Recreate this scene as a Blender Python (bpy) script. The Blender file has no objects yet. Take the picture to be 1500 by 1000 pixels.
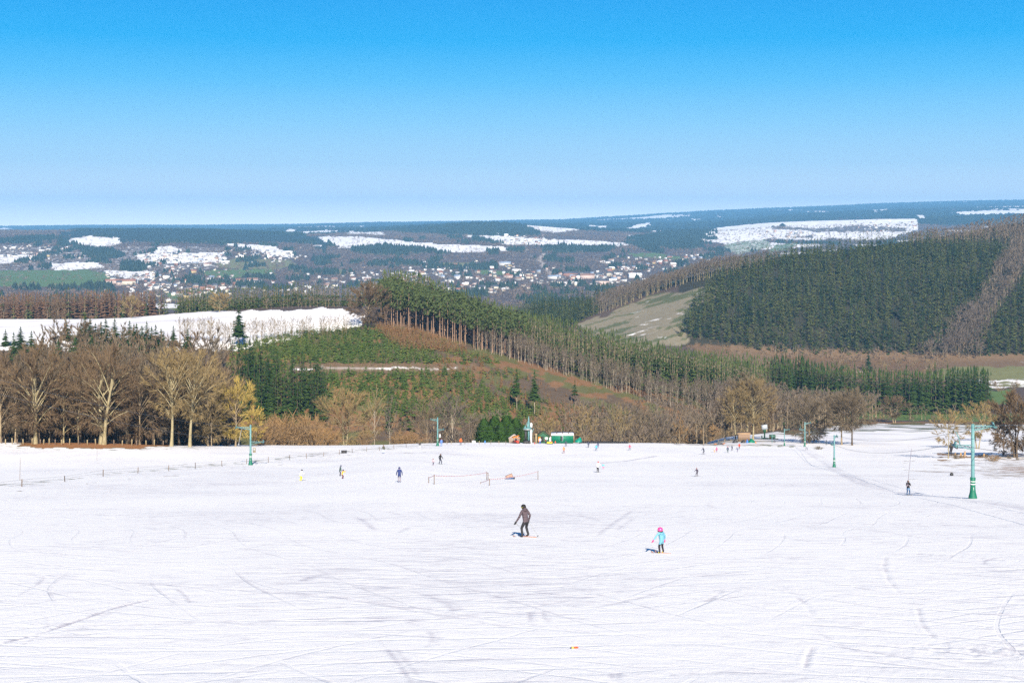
import bpy, bmesh, math, random
import numpy as np
from mathutils import Vector, Matrix

random.seed(7)
rng = np.random.default_rng(7)
C = bpy.context.scene.collection
scene = bpy.context.scene

# ------------------------------------------------------------------ camera
cd = bpy.data.cameras.new("camera")
cam = bpy.data.objects.new("camera", cd)
C.objects.link(cam)
cd.lens = 50.0
cd.sensor_width = 36.0
cd.shift_y = -170.0 / 1500.0
cd.clip_start = 0.5
cd.clip_end = 40000.0
cam.location = (0, 0, 0)
cam.rotation_euler = (math.radians(90), 0, 0)
scene.camera = cam
F = 1500.0 * 50.0 / 36.0          # focal length in photo pixels
HY = 330.0                        # eye level in photo rows

# ------------------------------------------------------------------ sky and sun
SUN_EL = math.radians(29.0)
SUN_AZ = (0.12, -1.0)             # horizontal direction towards the sun
n = math.hypot(*SUN_AZ)
sx, sy = SUN_AZ[0] / n, SUN_AZ[1] / n
to_sun = Vector((sx * math.cos(SUN_EL), sy * math.cos(SUN_EL), math.sin(SUN_EL)))
world = bpy.data.worlds.new("World")
scene.world = world
world.use_nodes = True
nt = world.node_tree
nt.nodes.clear()
out = nt.nodes.new("ShaderNodeOutputWorld")
bg = nt.nodes.new("ShaderNodeBackground")
sky = nt.nodes.new("ShaderNodeTexSky")
sky.sky_type = 'NISHITA'
sky.sun_disc = False
sky.sun_elevation = SUN_EL
sky.sun_rotation = math.atan2(sx, sy)
sky.altitude = 400
sky.air_density = 1.0
sky.dust_density = 0.25
sky.ozone_density = 2.0
# a very clear, deep blue winter sky that pales only in the last few degrees above the horizon
tc = nt.nodes.new("ShaderNodeTexCoord")
nrm = nt.nodes.new("ShaderNodeVectorMath"); nrm.operation = 'NORMALIZE'
sep = nt.nodes.new("ShaderNodeSeparateXYZ")
ramp = nt.nodes.new("ShaderNodeValToRGB")
L = nt.links.new
L(tc.outputs['Generated'], nrm.inputs[0]); L(nrm.outputs[0], sep.inputs[0]); L(sep.outputs[2], ramp.inputs[0])
SKY = [(0.0, (1.55, 1.50, 1.35)), (0.0185, (0.80, 0.88, 0.96)), (0.043, (0.45, 0.70, 0.92)), (0.072, (0.25, 0.62, 0.95)),
       (0.100, (0.09, 0.52, 0.94)), (0.128, (0.0, 0.42, 0.90)), (0.157, (0.0, 0.36, 0.86)), (0.28, (0.0, 0.17, 0.50)), (0.6, (0.0, 0.075, 0.28)), (1.0, (0.0, 0.05, 0.21))]
for k, (p, c) in enumerate(SKY):
    el = ramp.color_ramp.elements[k] if k < 2 else ramp.color_ramp.elements.new(p)
    el.position = p
for el, (p, c) in zip(ramp.color_ramp.elements, SKY):
    el.position = p; el.color = (*[v * 5.5 for v in c], 1)
mixs = nt.nodes.new("ShaderNodeMix"); mixs.data_type = 'RGBA'; mixs.inputs[0].default_value = 0.01
L(ramp.outputs[0], mixs.inputs[6]); L(sky.outputs[0], mixs.inputs[7])
L(mixs.outputs[2], bg.inputs[0])
bg.inputs[1].default_value = 0.10
L(bg.outputs[0], out.inputs[0])

sd = bpy.data.lights.new("sun", 'SUN')
sd.energy = 5.0
sd.angle = math.radians(0.5)
sd.color = (1.0, 0.91, 0.78)
sun = bpy.data.objects.new("sun", sd)
C.objects.link(sun)
sun.rotation_euler = to_sun.to_track_quat('Z', 'Y').to_euler()
sun.location = (0, -40, 60)

vs = scene.view_settings
vs.view_transform = 'Standard'
vs.look = 'None'
vs.exposure = 0.92
vs.gamma = 1.0
vs.use_curve_mapping = False
scene.cycles.use_denoising = False
scene.cycles.max_bounces = 6
scene.cycles.diffuse_bounces = 2
scene.cycles.volume_bounces = 0
scene.cycles.transparent_max_bounces = 8

# ------------------------------------------------------------------ helpers
def link(o, parent=None):
    C.objects.link(o)
    if parent is not None:
        o.parent = parent
    return o

def mesh_np(name, verts, tris, mats, mi=None, smooth=False, attrs=None):
    """one mesh from numpy arrays of vertices and triangles (or quads)"""
    verts = np.asarray(verts, np.float32)
    tris = np.asarray(tris, np.int32)
    k = tris.shape[1]
    me = bpy.data.meshes.new(name)
    me.vertices.add(len(verts))
    me.vertices.foreach_set("co", verts.ravel())
    me.loops.add(tris.size)
    me.loops.foreach_set("vertex_index", tris.ravel())
    me.polygons.add(len(tris))
    me.polygons.foreach_set("loop_start", np.arange(0, tris.size, k, dtype=np.int32))
    me.polygons.foreach_set("loop_total", np.full(len(tris), k, np.int32))
    for m in mats:
        me.materials.append(m)
    if mi is not None:
        me.polygons.foreach_set("material_index", np.asarray(mi, np.int32))
    if smooth:
        me.polygons.foreach_set("use_smooth", np.ones(len(tris), bool))
    for an, (kind, data) in (attrs or {}).items():
        a = me.attributes.new(an, kind, 'POINT')
        a.data.foreach_set("value" if kind == 'FLOAT' else "color", np.asarray(data, np.float32).ravel())
    me.update()
    me.validate()
    return me

def tag(o, label=None, cat=None, group=None, kind=None):
    if label: o["label"] = label
    if cat: o["category"] = cat
    if group: o["group"] = group
    if kind: o["kind"] = kind
    return o

def thing(name, label, cat, loc=(0, 0, 0), rz=0.0, group=None):
    o = bpy.data.objects.new(name, None)
    o.empty_display_size = 0.3
    o.location = loc
    o.rotation_euler = (0, 0, rz)
    link(o)
    return tag(o, label, cat, group)

def px_of(x, y): return 750.0 + F * x / y
def x_of(px, y): return (px - 750.0) / F * y

# ---- numpy value noise
def _hash(ix, iy, s):
    v = np.sin(ix * 127.1 + iy * 311.7 + s * 74.7) * 43758.5453
    return v - np.floor(v)
def vnoise(x, y, s=0.0):
    ix, iy = np.floor(x), np.floor(y)
    fx, fy = x - ix, y - iy
    fx = fx * fx * (3 - 2 * fx); fy = fy * fy * (3 - 2 * fy)
    a, b = _hash(ix, iy, s), _hash(ix + 1, iy, s)
    c, d = _hash(ix, iy + 1, s), _hash(ix + 1, iy + 1, s)
    return (a * (1 - fx) + b * fx) * (1 - fy) + (c * (1 - fx) + d * fx) * fy
def fbm(x, y, s=0.0, o=4):
    t, a, tot = 0.0, 0.5, 0.0
    for k in range(o):
        t = t + a * vnoise(x * 2 ** k, y * 2 ** k, s + k * 3.1)
        tot += a; a *= 0.5
    return t / tot
def inpoly(px, py, poly):
    r = np.zeros(px.shape, bool)
    m = len(poly)
    for i in range(m):
        x1, y1 = poly[i]; x2, y2 = poly[(i + 1) % m]
        if y1 == y2: continue
        c = ((y1 > py) != (y2 > py)) & (px < (x2 - x1) * (py - y1) / (y2 - y1) + x1)
        r ^= c
    return r

# ------------------------------------------------------------------ the lie of the land
S_ = [(-400, 56.0), (-60, 4.2), (0, -5.1), (30, -9.66), (76, -16.7), (165, -30.7), (302, -51.5), (372, -61.8)]
def P(y, py): return (y, (HY - py) * y / F)
def rows(near, mid, far):
    return near + mid + [P(*a) for a in far]
SL = S_[:-2] + [(302, -51.5), (340, -56.0)]
SM = S_[:-3] + [(165, -29.9), (243, -41.1), (295, -48.6), (372, -59.6)]
COLS = {
    0: rows(SL, [P(385, 655), P(402, 647.5), (420, -64.3), (500, -80), (600, -84), (700, -75), (800, -64), (1100, -73), (1250, -82), (1500, -118), (2000, -150)],
            [(2700, 450), (3300, 430), (4000, 412), (4800, 396), (5600, 375), (6400, 352), (7200, 342), (7600, 338.5), (9000, 342), (14000, 339), (20000, 333.5), (21500, 333.5)]),
    150: rows(SL, [P(385, 655), P(402, 647.5), (420, -64.3), (500, -80), (600, -84), (700, -75), (800, -64), (1100, -72.5), (1250, -82), (1500, -118), (2000, -150)],
            [(2700, 450), (3300, 432), (4000, 413), (4800, 396), (5600, 375), (6400, 352), (7000, 342), (7500, 338), (9000, 343), (14000, 338), (20000, 331), (21500, 331)]),
    300: rows(SL, [P(380, 660), P(430, 652.6), P(520, 651), (600, -95), (680, -92), (720, -80), (800, -66), (850, -64), (1150, -70), (1300, -76), (1600, -120), (2000, -152)],
            [(2700, 452), (3300, 440), (4000, 415), (4800, 395), (5600, 374), (6200, 358), (7000, 336.5), (7300, 336.5), (9000, 345), (14000, 340), (19000, 331), (21500, 331.5)]),
    450: rows(S_[:-1], [(372, -60.8), (435, -68), P(500, 652.3), (530, -84), (590, -98), (650, -95), (690, -90), (740, -78), (760, -75.5), (850, -67), (900, -62), (1000, -60), (1200, -66), (1350, -78), (1600, -125), (2000, -155)],
            [(2700, 452), (3300, 440), (4000, 420), (4800, 400), (5600, 378), (6200, 364), (7000, 350), (8200, 344), (9300, 346), (11500, 333), (12500, 336), (20000, 328.5), (21500, 328.5)]),
    600: rows(SM, [(435, -67.6), P(500, 651), P(525, 649), (570, -98), (620, -96), (650, -93), (700, -85), (755, -76), (820, -70), (880, -66), (940, -60), (1050, -58), (1250, -75), (1500, -120), (2000, -155)],
            [(2700, 455), (3300, 437), (4000, 418), (4800, 396), (5400, 374), (6000, 363), (6600, 352), (7600, 343.5), (9000, 334), (9900, 331), (12000, 336), (20000, 326.5), (21500, 327)]),
    700: rows(S_[:-1], [(372, -60.5), (435, -68), P(500, 650), P(525, 647.5), (560, -96), (620, -104), (680, -97), (760, -87), (830, -79), (880, -76.5), (940, -76), (1050, -78), (1250, -95), (1500, -128), (2000, -155)],
            [(2700, 452), (3300, 436), (4000, 416), (4800, 394), (5400, 375), (6000, 362), (6600, 350), (7600, 338), (8600, 325.5), (9000, 326), (11000, 334), (20000, 326), (21500, 326)]),
    760: rows(S_, [(435, -69), P(500, 650), P(525, 647.5), (560, -97), (620, -106), (700, -101), (780, -94), (850, -86), (900, -85), (960, -84), (1050, -88), (1250, -105), (1450, -135), (1700, -125), (1850, -114), (2000, -122), (2300, -158)],
            [(2700, 457), (3300, 437), (4000, 416), (4800, 393), (5400, 374), (6000, 362), (6600, 351), (7600, 340), (8800, 328), (10500, 334), (14000, 329), (21000, 324), (21500, 324)]),
    850: rows(S_, [(435, -69.2), P(500, 650.3), P(525, 648), (560, -97), (620, -108), (720, -106), (800, -99), (870, -94), (950, -95), (1050, -100), (1250, -122), (1400, -138), (1520, -122), (1650, -109), (1800, -103), (1900, -99), (2050, -107), (2400, -152)],
            [(2700, 457), (3300, 438), (4000, 415), (4800, 392), (5500, 373), (6300, 361), (7200, 347), (8600, 336), (9800, 338), (12500, 328), (14000, 330), (21000, 320.5), (21500, 321)]),
    950: rows(S_, [(435, -69.2), P(500, 651), P(525, 648), (560, -97), (640, -112), (760, -110), (830, -102), (900, -101), (1000, -106), (1150, -122), (1300, -132), (1400, -117), (1450, -113), (1650, -100), (1800, -89), (1950, -90), (2150, -107), (2500, -152)],
            [(2700, 457), (3300, 440), (4000, 412), (4800, 390), (5600, 373), (6600, 360), (7600, 348), (9000, 337), (10000, 339), (12500, 326), (14000, 328), (20000, 314.5), (21500, 315)]),
    1050: rows(S_, [(435, -69.5), P(510, 652.5), P(560, 646), P(640, 638), (700, -106), (800, -116), (900, -112), (1000, -118), (1150, -128), (1300, -131), (1420, -123), (1600, -100), (1900, -72), (2050, -62), (2200, -68), (2500, -115)],
            [(2700, 452), (3300, 440), (4000, 402), (5000, 379), (6000, 366), (7000, 352), (8000, 339), (9200, 340), (11500, 325), (12800, 327), (17000, 314), (18000, 314.5), (21500, 308.5)]),
    1150: rows(S_, [(435, -69.8), P(510, 654), P(600, 641), P(700, 629.5), P(750, 625), (820, -117), (900, -123), (1000, -127), (1150, -134), (1300, -136), (1420, -132), (1600, -108), (1900, -76), (2100, -51), (2250, -46), (2450, -62)],
            [(2700, 420), (3300, 440), (4200, 402), (5000, 384), (6000, 368), (7000, 352), (8000, 335), (9000, 325), (10000, 327), (13000, 314), (14500, 315), (20000, 304), (21500, 304)]),
    1300: rows(S_, [(435, -70), P(510, 655), P(620, 639), P(740, 628.5), P(860, 621), (940, -128), (1040, -135), (1150, -139), (1300, -138), (1400, -134), (1700, -96), (2000, -60), (2300, -31), (2450, -32)],
            [(2700, 385), (3300, 420), (4500, 395), (6000, 366), (7000, 351), (8000, 333), (9200, 320), (10300, 322), (13500, 308), (15000, 309), (20500, 298.5), (21500, 299)]),
    1500: rows(S_, [(430, -69), P(520, 651), P(620, 640.5), P(740, 631), P(860, 624), (960, -129), (1100, -136), (1200, -136), (1300, -133), (1390, -132), (1700, -92), (2000, -56), (2300, -25), (2500, 6), (2600, 8)],
            [(2700, 350), (3300, 400), (4500, 390), (6000, 365), (8000, 335), (10000, 315), (11000, 316.5), (15000, 302), (16500, 303), (21000, 293), (21500, 293)]),
}
def hill_warp(px, y):
    """the big hill's depth, drawn in towards its foot"""
    if y <= 1400: return y
    f = 1.0 - 0.36 * min(1.0, max(0.0, (px - 950) / 100.0))
    return 1400 + (y - 1400) * f
for _k in COLS:
    if _k >= 1050:
        COLS[_k] = sorted([(a, z) if a <= 1400 or a > 2600 else (hill_warp(_k, a), z * hill_warp(_k, a) / a) for a, z in COLS[_k]])
COLS[-500] = COLS[0]
COLS[2000] = COLS[1500]
_cp = np.array(sorted(COLS))
_ly = np.concatenate([np.arange(-400, 20, 10.0), np.arange(20, 1500, 4.0), np.arange(1500, 3000, 12.0), np.arange(3000, 9000, 40.0), np.arange(9000, 22001, 100.0)])
_tab = np.zeros((len(_cp), len(_ly)))
for _i, _k in enumerate(_cp):
    pts = COLS[int(_k)]
    ys = np.array([p[0] for p in pts], float); zs = np.array([p[1] for p in pts], float)
    _tab[_i] = np.interp(_ly, ys, zs)
# soften the kinks a little along each column
_ker = np.array([1, 4, 6, 4, 1], float); _ker /= _ker.sum()
for _r in range(3):
    _pad = np.pad(_tab, ((0, 0), (2, 2)), mode='edge')
    _sm = sum(_ker[k] * _pad[:, k:k + _tab.shape[1]] for k in range(5))
    _edge = (_ly > 470) & (_ly < 545)
    _tab = np.where(_edge[None, :] | (_ly < 0)[None, :], _tab, _sm)
# dense lattice in px, cosine-smoothed
_gp = np.arange(-500, 2001, 10.0)
_grid = np.zeros((len(_gp), len(_ly)))
for _j in range(len(_ly)):
    _grid[:, _j] = np.interp(_gp, _cp, _tab[:, _j])
for _r in range(6):
    _pad = np.pad(_grid, ((2, 2), (0, 0)), mode='edge')
    _grid = sum(_ker[k] * _pad[k:k + _grid.shape[0], :] for k in range(5))

def terrain(x, y, rough=True):
    """ground height for arrays of world x, y"""
    x = np.asarray(x, float); y = np.asarray(y, float)
    yy = np.maximum(y, 120.0)
    px = 750.0 + F * x / yy
    fi = np.clip((px + 500) / 10.0, 0, len(_gp) - 1.001)
    i0 = fi.astype(int); fx = fi - i0
    yc = np.clip(y, _ly[0], _ly[-1])
    j0 = np.clip(np.searchsorted(_ly, yc, side='right') - 1, 0, len(_ly) - 2)
    fy = (yc - _ly[j0]) / (_ly[j0 + 1] - _ly[j0])
    z = ((_grid[i0, j0] * (1 - fx) + _grid[i0 + 1, j0] * fx) * (1 - fy)
         + (_grid[i0, j0 + 1] * (1 - fx) + _grid[i0 + 1, j0 + 1] * fx) * fy)
    if rough:
        a = np.clip((y - 560) / 300, 0, 1)
        z = z + a * (fbm(x / 60, y / 60, 5) - 0.5) * np.where((y > 760) & (y < 1220), 1.0, 2.5)
        b = np.clip((y - 2500) / 1500, 0, 1)
        z = z + b * (fbm(x / 500, y / 500, 9) - 0.5) * 16 * np.clip((7000 - y) / 2500, 0.25, 1)
        z = z + np.clip((y - 9000) / 6000, 0, 1) * (fbm(x / 1500, y / 4000, 15, 3) - 0.5) * 34
        s = np.clip((y - 20) / 60, 0.3, 1) * np.clip((560 - y) / 60, 0, 1)
        z = z + s * (fbm(x / 22, y / 30, 2, 3) - 0.5) * 0.30
    return z
def gz(x, y): return float(terrain(np.array([x]), np.array([y]))[0])
_march = np.arange(26.0, 900.0, 0.5)
def on_slope(px, py):
    """first ground point seen at a photo position on the near slope"""
    xs = x_of(px, _march)
    zz = terrain(xs, _march)
    pp = HY - F * zz / _march
    k = np.argmax(pp <= py)
    if pp[k] > py: k = int(np.argmin(pp[:1000]))
    return float(xs[k]), float(_march[k]), float(zz[k])

# ------------------------------------------------------------------ materials
def nodes(m):
    m.use_nodes = True
    t = m.node_tree
    return t, t.nodes["Principled BSDF"]
MATS = {}
def plain(name, col, rough=0.6, metal=0.0, vary=0.0, spec=0.5, scale=4.0):
    if name in MATS: return MATS[name]
    m = bpy.data.materials.new(name)
    t, b = nodes(m)
    b.inputs['Base Color'].default_value = (*col, 1)
    b.inputs['Roughness'].default_value = rough
    b.inputs['Metallic'].default_value = metal
    b.inputs['Specular IOR Level'].default_value = spec
    if vary:
        nz = t.nodes.new("ShaderNodeTexNoise"); nz.inputs['Scale'].default_value = scale; nz.inputs['Detail'].default_value = 4
        co = t.nodes.new("ShaderNodeTexCoord")
        mr = t.nodes.new("ShaderNodeMapRange")
        mr.inputs['To Min'].default_value = 1 - vary; mr.inputs['To Max'].default_value = 1 + vary
        vm = t.nodes.new("ShaderNodeVectorMath"); vm.operation = 'SCALE'
        vm.inputs[0].default_value = col
        t.links.new(co.outputs['Object'], nz.inputs['Vector'])
        t.links.new(nz.outputs['Fac'], mr.inputs['Value'])
        t.links.new(mr.outputs[0], vm.inputs['Scale'])
        t.links.new(vm.outputs[0], b.inputs['Base Color'])
    MATS[name] = m
    return m

def leafy(name, c1, c2, c3=None, rough=0.8, spec=0.15, nscale=0.0):
    """plant colour: mixes between the colours by a per-plant tint (vertex attribute) and the object's own random value"""
    m = bpy.data.materials.new(name)
    t, b = nodes(m)
    at = t.nodes.new("ShaderNodeAttribute"); at.attribute_name = "tint"
    oi = t.nodes.new("ShaderNodeObjectInfo")
    ad = t.nodes.new("ShaderNodeMath"); ad.operation = 'MULTIPLY_ADD'
    t.links.new(oi.outputs['Random'], ad.inputs[0]); ad.inputs[1].default_value = 0.6
    t.links.new(at.outputs['Fac'], ad.inputs[2])
    fr = t.nodes.new("ShaderNodeMath"); fr.operation = 'FRACT'
    t.links.new(ad.outputs[0], fr.inputs[0])
    r = t.nodes.new("ShaderNodeValToRGB")
    r.color_ramp.elements[0].color = (*c1, 1); r.color_ramp.elements[0].position = 0.0
    r.color_ramp.elements[1].color = (*(c3 or c1), 1); r.color_ramp.elements[1].position = 1.0
    e = r.color_ramp.elements.new(0.5); e.color = (*c2, 1)
    t.links.new(fr.outputs[0], r.inputs[0])
    t.links.new(r.outputs[0], b.inputs['Base Color'])
    b.inputs['Roughness'].default_value = rough
    b.inputs['Specular IOR Level'].default_value = spec
    return m

M_SPRUCE = leafy("spruce_needles", (0.020, 0.042, 0.009), (0.034, 0.062, 0.013), (0.060, 0.085, 0.018))
M_SPRUCE_FAR = leafy("dark_spruce_needles", (0.016, 0.033, 0.011), (0.042, 0.064, 0.018), (0.092, 0.098, 0.028))
M_PINE = leafy("pine_needles", (0.050, 0.070, 0.022), (0.064, 0.086, 0.028), (0.080, 0.095, 0.034))
M_YOUNG = leafy("young_conifer_needles", (0.055, 0.095, 0.018), (0.085, 0.125, 0.026), (0.14, 0.15, 0.036))
M_LARCH = leafy("bare_larch_twigs", (0.14, 0.085, 0.055), (0.17, 0.098, 0.058), (0.19, 0.105, 0.055))
M_RUST = leafy("rusty_larch_twigs", (0.20, 0.115, 0.050), (0.24, 0.13, 0.055), (0.26, 0.155, 0.07))
M_TWIG = leafy("bare_twigs", (0.110, 0.088, 0.060), (0.142, 0.110, 0.072), (0.165, 0.122, 0.078))
M_TWIG_PURPLE = leafy("purplish_twigs", (0.110, 0.088, 0.074), (0.138, 0.110, 0.086), (0.155, 0.122, 0.09))
M_TWIG_SHADED = leafy("shaded_brown_twigs", (0.105, 0.078, 0.048), (0.130, 0.095, 0.056), (0.155, 0.108, 0.060))  # brown twigs darkened: the deep wood's shade is put into their colour
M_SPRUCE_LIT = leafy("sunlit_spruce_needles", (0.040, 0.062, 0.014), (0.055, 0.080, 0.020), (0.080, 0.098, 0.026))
M_TWIG_RED = leafy("reddish_beech_twigs", (0.118, 0.082, 0.050), (0.140, 0.096, 0.056), (0.118, 0.090, 0.056))
M_TWIG_OCHRE = leafy("ochre_twigs", (0.20, 0.148, 0.074), (0.23, 0.168, 0.076), (0.185, 0.14, 0.076))
M_TWIG_YELLOW = leafy("yellow_willow_twigs", (0.34, 0.25, 0.07), (0.37, 0.27, 0.07), (0.32, 0.24, 0.08))
M_TWIG_ORANGE = leafy("orange_shrub_twigs", (0.19, 0.125, 0.065), (0.25, 0.15, 0.062), (0.17, 0.12, 0.07))
M_HEDGE = leafy("evergreen_leaves", (0.036, 0.080, 0.014), (0.052, 0.105, 0.018), (0.090, 0.145, 0.022))

def bark(name, c1, c2, scale=3.0):
    m = bpy.data.materials.new(name)
    t, b = nodes(m)
    co = t.nodes.new("ShaderNodeTexCoord")
    mp = t.nodes.new("ShaderNodeMapping"); mp.inputs['Scale'].default_value = (1, 1, 0.3)
    nz = t.nodes.new("ShaderNodeTexNoise"); nz.inputs['Scale'].default_value = scale; nz.inputs['Detail'].default_value = 6
    r = t.nodes.new("ShaderNodeValToRGB")
    r.color_ramp.elements[0].position = 0.35; r.color_ramp.elements[0].color = (*c1, 1)
    r.color_ramp.elements[1].position = 0.65; r.color_ramp.elements[1].color = (*c2, 1)
    bp = t.nodes.new("ShaderNodeBump"); bp.inputs['Strength'].default_value = 0.5; bp.inputs['Distance'].default_value = 0.1
    t.links.new(co.outputs['Object'], mp.inputs[0]); t.links.new(mp.outputs[0], nz.inputs['Vector'])
    t.links.new(nz.outputs['Fac'], r.inputs[0]); t.links.new(r.outputs[0], b.inputs['Base Color'])
    t.links.new(nz.outputs['Fac'], bp.inputs['Height']); t.links.new(bp.outputs[0], b.inputs['Normal'])
    b.inputs['Roughness'].default_value = 0.9
    b.inputs['Specular IOR Level'].default_value = 0.15
    return m
M_BARK = bark("grey_brown_bark", (0.20, 0.155, 0.10), (0.32, 0.25, 0.16))
M_BARK_PALE = bark("pale_mossy_bark", (0.22, 0.185, 0.10), (0.34, 0.29, 0.18))
M_BARK_DARK = bark("dark_bark", (0.07, 0.055, 0.04), (0.12, 0.09, 0.065))
M_BARK_PINE = bark("pine_bark", (0.24, 0.15, 0.10), (0.34, 0.23, 0.16))
M_BARK_BIRCH = bark("birch_bark", (0.20, 0.165, 0.12), (0.42, 0.36, 0.28), 1.2)

# snow (with thin places where the ground shows)
def ground_mat(name, near=False):
    m = bpy.data.materials.new(name)
    t, b = nodes(m)
    N = t.nodes.new; Lk = t.links.new
    at = N("ShaderNodeAttribute"); at.attribute_name = "land"
    geo = N("ShaderNodeNewGeometry")
    # break-up noise between snow and what lies under it
    def noise(scale, detail, vec=None, rough=0.55):
        k = N("ShaderNodeTexNoise"); k.inputs['Scale'].default_value = scale; k.inputs['Detail'].default_value = detail
        k.inputs['Roughness'].default_value = rough
        Lk(vec or geo.outputs['Position'], k.inputs['Vector'])
        return k
    def math_(op, a, bb=None, c=None):
        k = N("ShaderNodeMath"); k.operation = op
        for i, v in enumerate((a, bb, c)):
            if v is None: continue
            if isinstance(v, (int, float)): k.inputs[i].default_value = v
            else: Lk(v, k.inputs[i])
        return k.outputs[0]
    n1 = noise(0.35 if near else 0.06, 8)
    # snow where noise < coverage
    sub = math_('SUBTRACT', at.outputs['Alpha'], n1.outputs['Fac'])
    mr = N("ShaderNodeMapRange"); mr.inputs['From Min'].default_value = -0.06; mr.inputs['From Max'].default_value = 0.06
    Lk(sub, mr.inputs['Value'])
    # colour of the ground under the snow
    n2 = noise(0.9 if near else 0.25, 6)
    vr = N("ShaderNodeMapRange"); vr.inputs['To Min'].default_value = 0.55; vr.inputs['To Max'].default_value = 1.45
    Lk(n2.outputs['Fac'], vr.inputs['Value'])
    sc = N("ShaderNodeVectorMath"); sc.operation = 'SCALE'
    Lk(at.outputs['Color'], sc.inputs[0]); Lk(vr.outputs[0], sc.inputs['Scale'])
    # snow colour
    snow = N("ShaderNodeMix"); snow.data_type = 'RGBA'
    snow.inputs[6].default_value = (0.96, 0.935, 0.905, 1)
    snow.inputs[7].default_value = (0.60, 0.575, 0.61, 1)
    if near:
        pk = N("ShaderNodeAttribute"); pk.attribute_name = "packed"
        tot = None
        hts = None
        for (ang, sx_, sy_, seed, w) in ((5, 0.45, 2.4, 0, 1.0), (-16, 0.75, 3.6, 31, 0.8), (27, 0.9, 4.4, 67, 0.7), (-40, 1.5, 5.0, 91, 0.4)):
            mp = N("ShaderNodeMapping")
            mp.inputs['Rotation'].default_value = (0, 0, math.radians(ang))
            mp.inputs['Location'].default_value = (seed, seed * 0.7, 0)
            mp.inputs['Scale'].default_value = (sx_, sy_ * 0.42, 0.1)
            Lk(geo.outputs['Position'], mp.inputs[0])
            k = noise(1.0, 10, mp.outputs[0], 0.74)
            k.inputs['Distortion'].default_value = 0.6
            v = math_('MULTIPLY', k.outputs['Fac'], w / 2.9)
            tot = v if tot is None else math_('ADD', tot, v)
        big = noise(0.035, 3)
        s1 = math_('MULTIPLY_ADD', big.outputs['Fac'], 0.26, tot)
        s2 = math_('ADD', s1, pk.outputs['Fac'])
        mr2 = N("ShaderNodeMapRange"); mr2.inputs['From Min'].default_value = 0.642; mr2.inputs['From Max'].default_value = 0.785
        Lk(s2, mr2.inputs['Value'])
        Lk(mr2.outputs[0], snow.inputs[0])
        # crisp, long criss-crossing edges left by skis and boards
        lines = None
        for (ang, sp, dist, thr, seed) in ((82, 2.1, 9, .965, 3), (66, 2.6, 12, .980, 23), (48, 2.3, 14, .988, 43), (118, 2.8, 12, .980, 63), (140, 2.2, 14, .988, 83), (20, 3.1, 10, .994, 103), (160, 3.4, 10, .994, 123), (99, 1.7, 8, .960, 143)):
            mp = N("ShaderNodeMapping")
            mp.inputs['Rotation'].default_value = (0, 0, math.radians(ang)); mp.inputs['Location'].default_value = (seed, seed * .37, 0)
            Lk(geo.outputs['Position'], mp.inputs[0])
            wv = N("ShaderNodeTexWave"); wv.wave_type = 'BANDS'; wv.bands_direction = 'X'; wv.wave_profile = 'SIN'
            wv.inputs['Scale'].default_value = math.pi / 10 / sp; wv.inputs['Distortion'].default_value = dist
            wv.inputs['Detail'].default_value = 1.0; wv.inputs['Detail Scale'].default_value = 0.35; wv.inputs['Detail Roughness'].default_value = 0.3
            Lk(mp.outputs[0], wv.inputs['Vector'])
            ln = N("ShaderNodeMapRange"); ln.inputs['From Min'].default_value = thr; ln.inputs['From Max'].default_value = 1 - (1 - thr) * .4
            Lk(wv.outputs['Fac'], ln.inputs['Value'])
            # only where that run of tracks has not been skied out again
            mk = noise(0.10, 4)
            mp2 = N("ShaderNodeMapping"); mp2.inputs['Location'].default_value = (seed * 3.1, seed, 0); mp2.inputs['Rotation'].default_value = (0, 0, math.radians(ang)); mp2.inputs['Scale'].default_value = (1.0, .5, .1)
            Lk(geo.outputs['Position'], mp2.inputs[0]); Lk(mp2.outputs[0], mk.inputs['Vector'])
            on = N("ShaderNodeMapRange"); on.inputs['From Min'].default_value = .47; on.inputs['From Max'].default_value = .60; Lk(mk.outputs['Fac'], on.inputs['Value'])
            v = math_('MULTIPLY', ln.outputs[0], on.outputs[0])
            lines = v if lines is None else math_('MAXIMUM', lines, v)
        s3 = math_('MULTIPLY_ADD', lines, 0.055, s2)
        Lk(s3, mr2.inputs['Value'])
        crumb = noise(7.0, 4)
        h0 = math_('MULTIPLY_ADD', crumb.outputs['Fac'], 0.20, tot)
        h = math_('MULTIPLY_ADD', lines, -0.25, h0)
        bp = N("ShaderNodeBump"); bp.inputs['Strength'].default_value = 0.7; bp.inputs['Distance'].default_value = 0.10
        Lk(h, bp.inputs['Height'])
        Lk(bp.outputs[0], b.inputs['Normal'])
    else:
        n3 = noise(0.02, 5)
        mr2 = N("ShaderNodeMapRange"); mr2.inputs['From Min'].default_value = 0.45; mr2.inputs['From Max'].default_value = 0.75
        Lk(n3.outputs['Fac'], mr2.inputs['Value'])
        Lk(mr2.outputs[0], snow.inputs[0])
    mix = N("ShaderNodeMix"); mix.data_type = 'RGBA'
    Lk(mr.outputs[0], mix.inputs[0]); Lk(sc.outputs[0], mix.inputs[6]); Lk(snow.outputs[2], mix.inputs[7])
    Lk(mix.outputs[2], b.inputs['Base Color'])
    b.inputs['Roughness'].default_value = 0.75
    b.inputs['Specular IOR Level'].default_value = 0.2
    return m
M_SLOPE = ground_mat("ski_slope_snow", True)
M_LAND = ground_mat("valley_ground")

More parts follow.
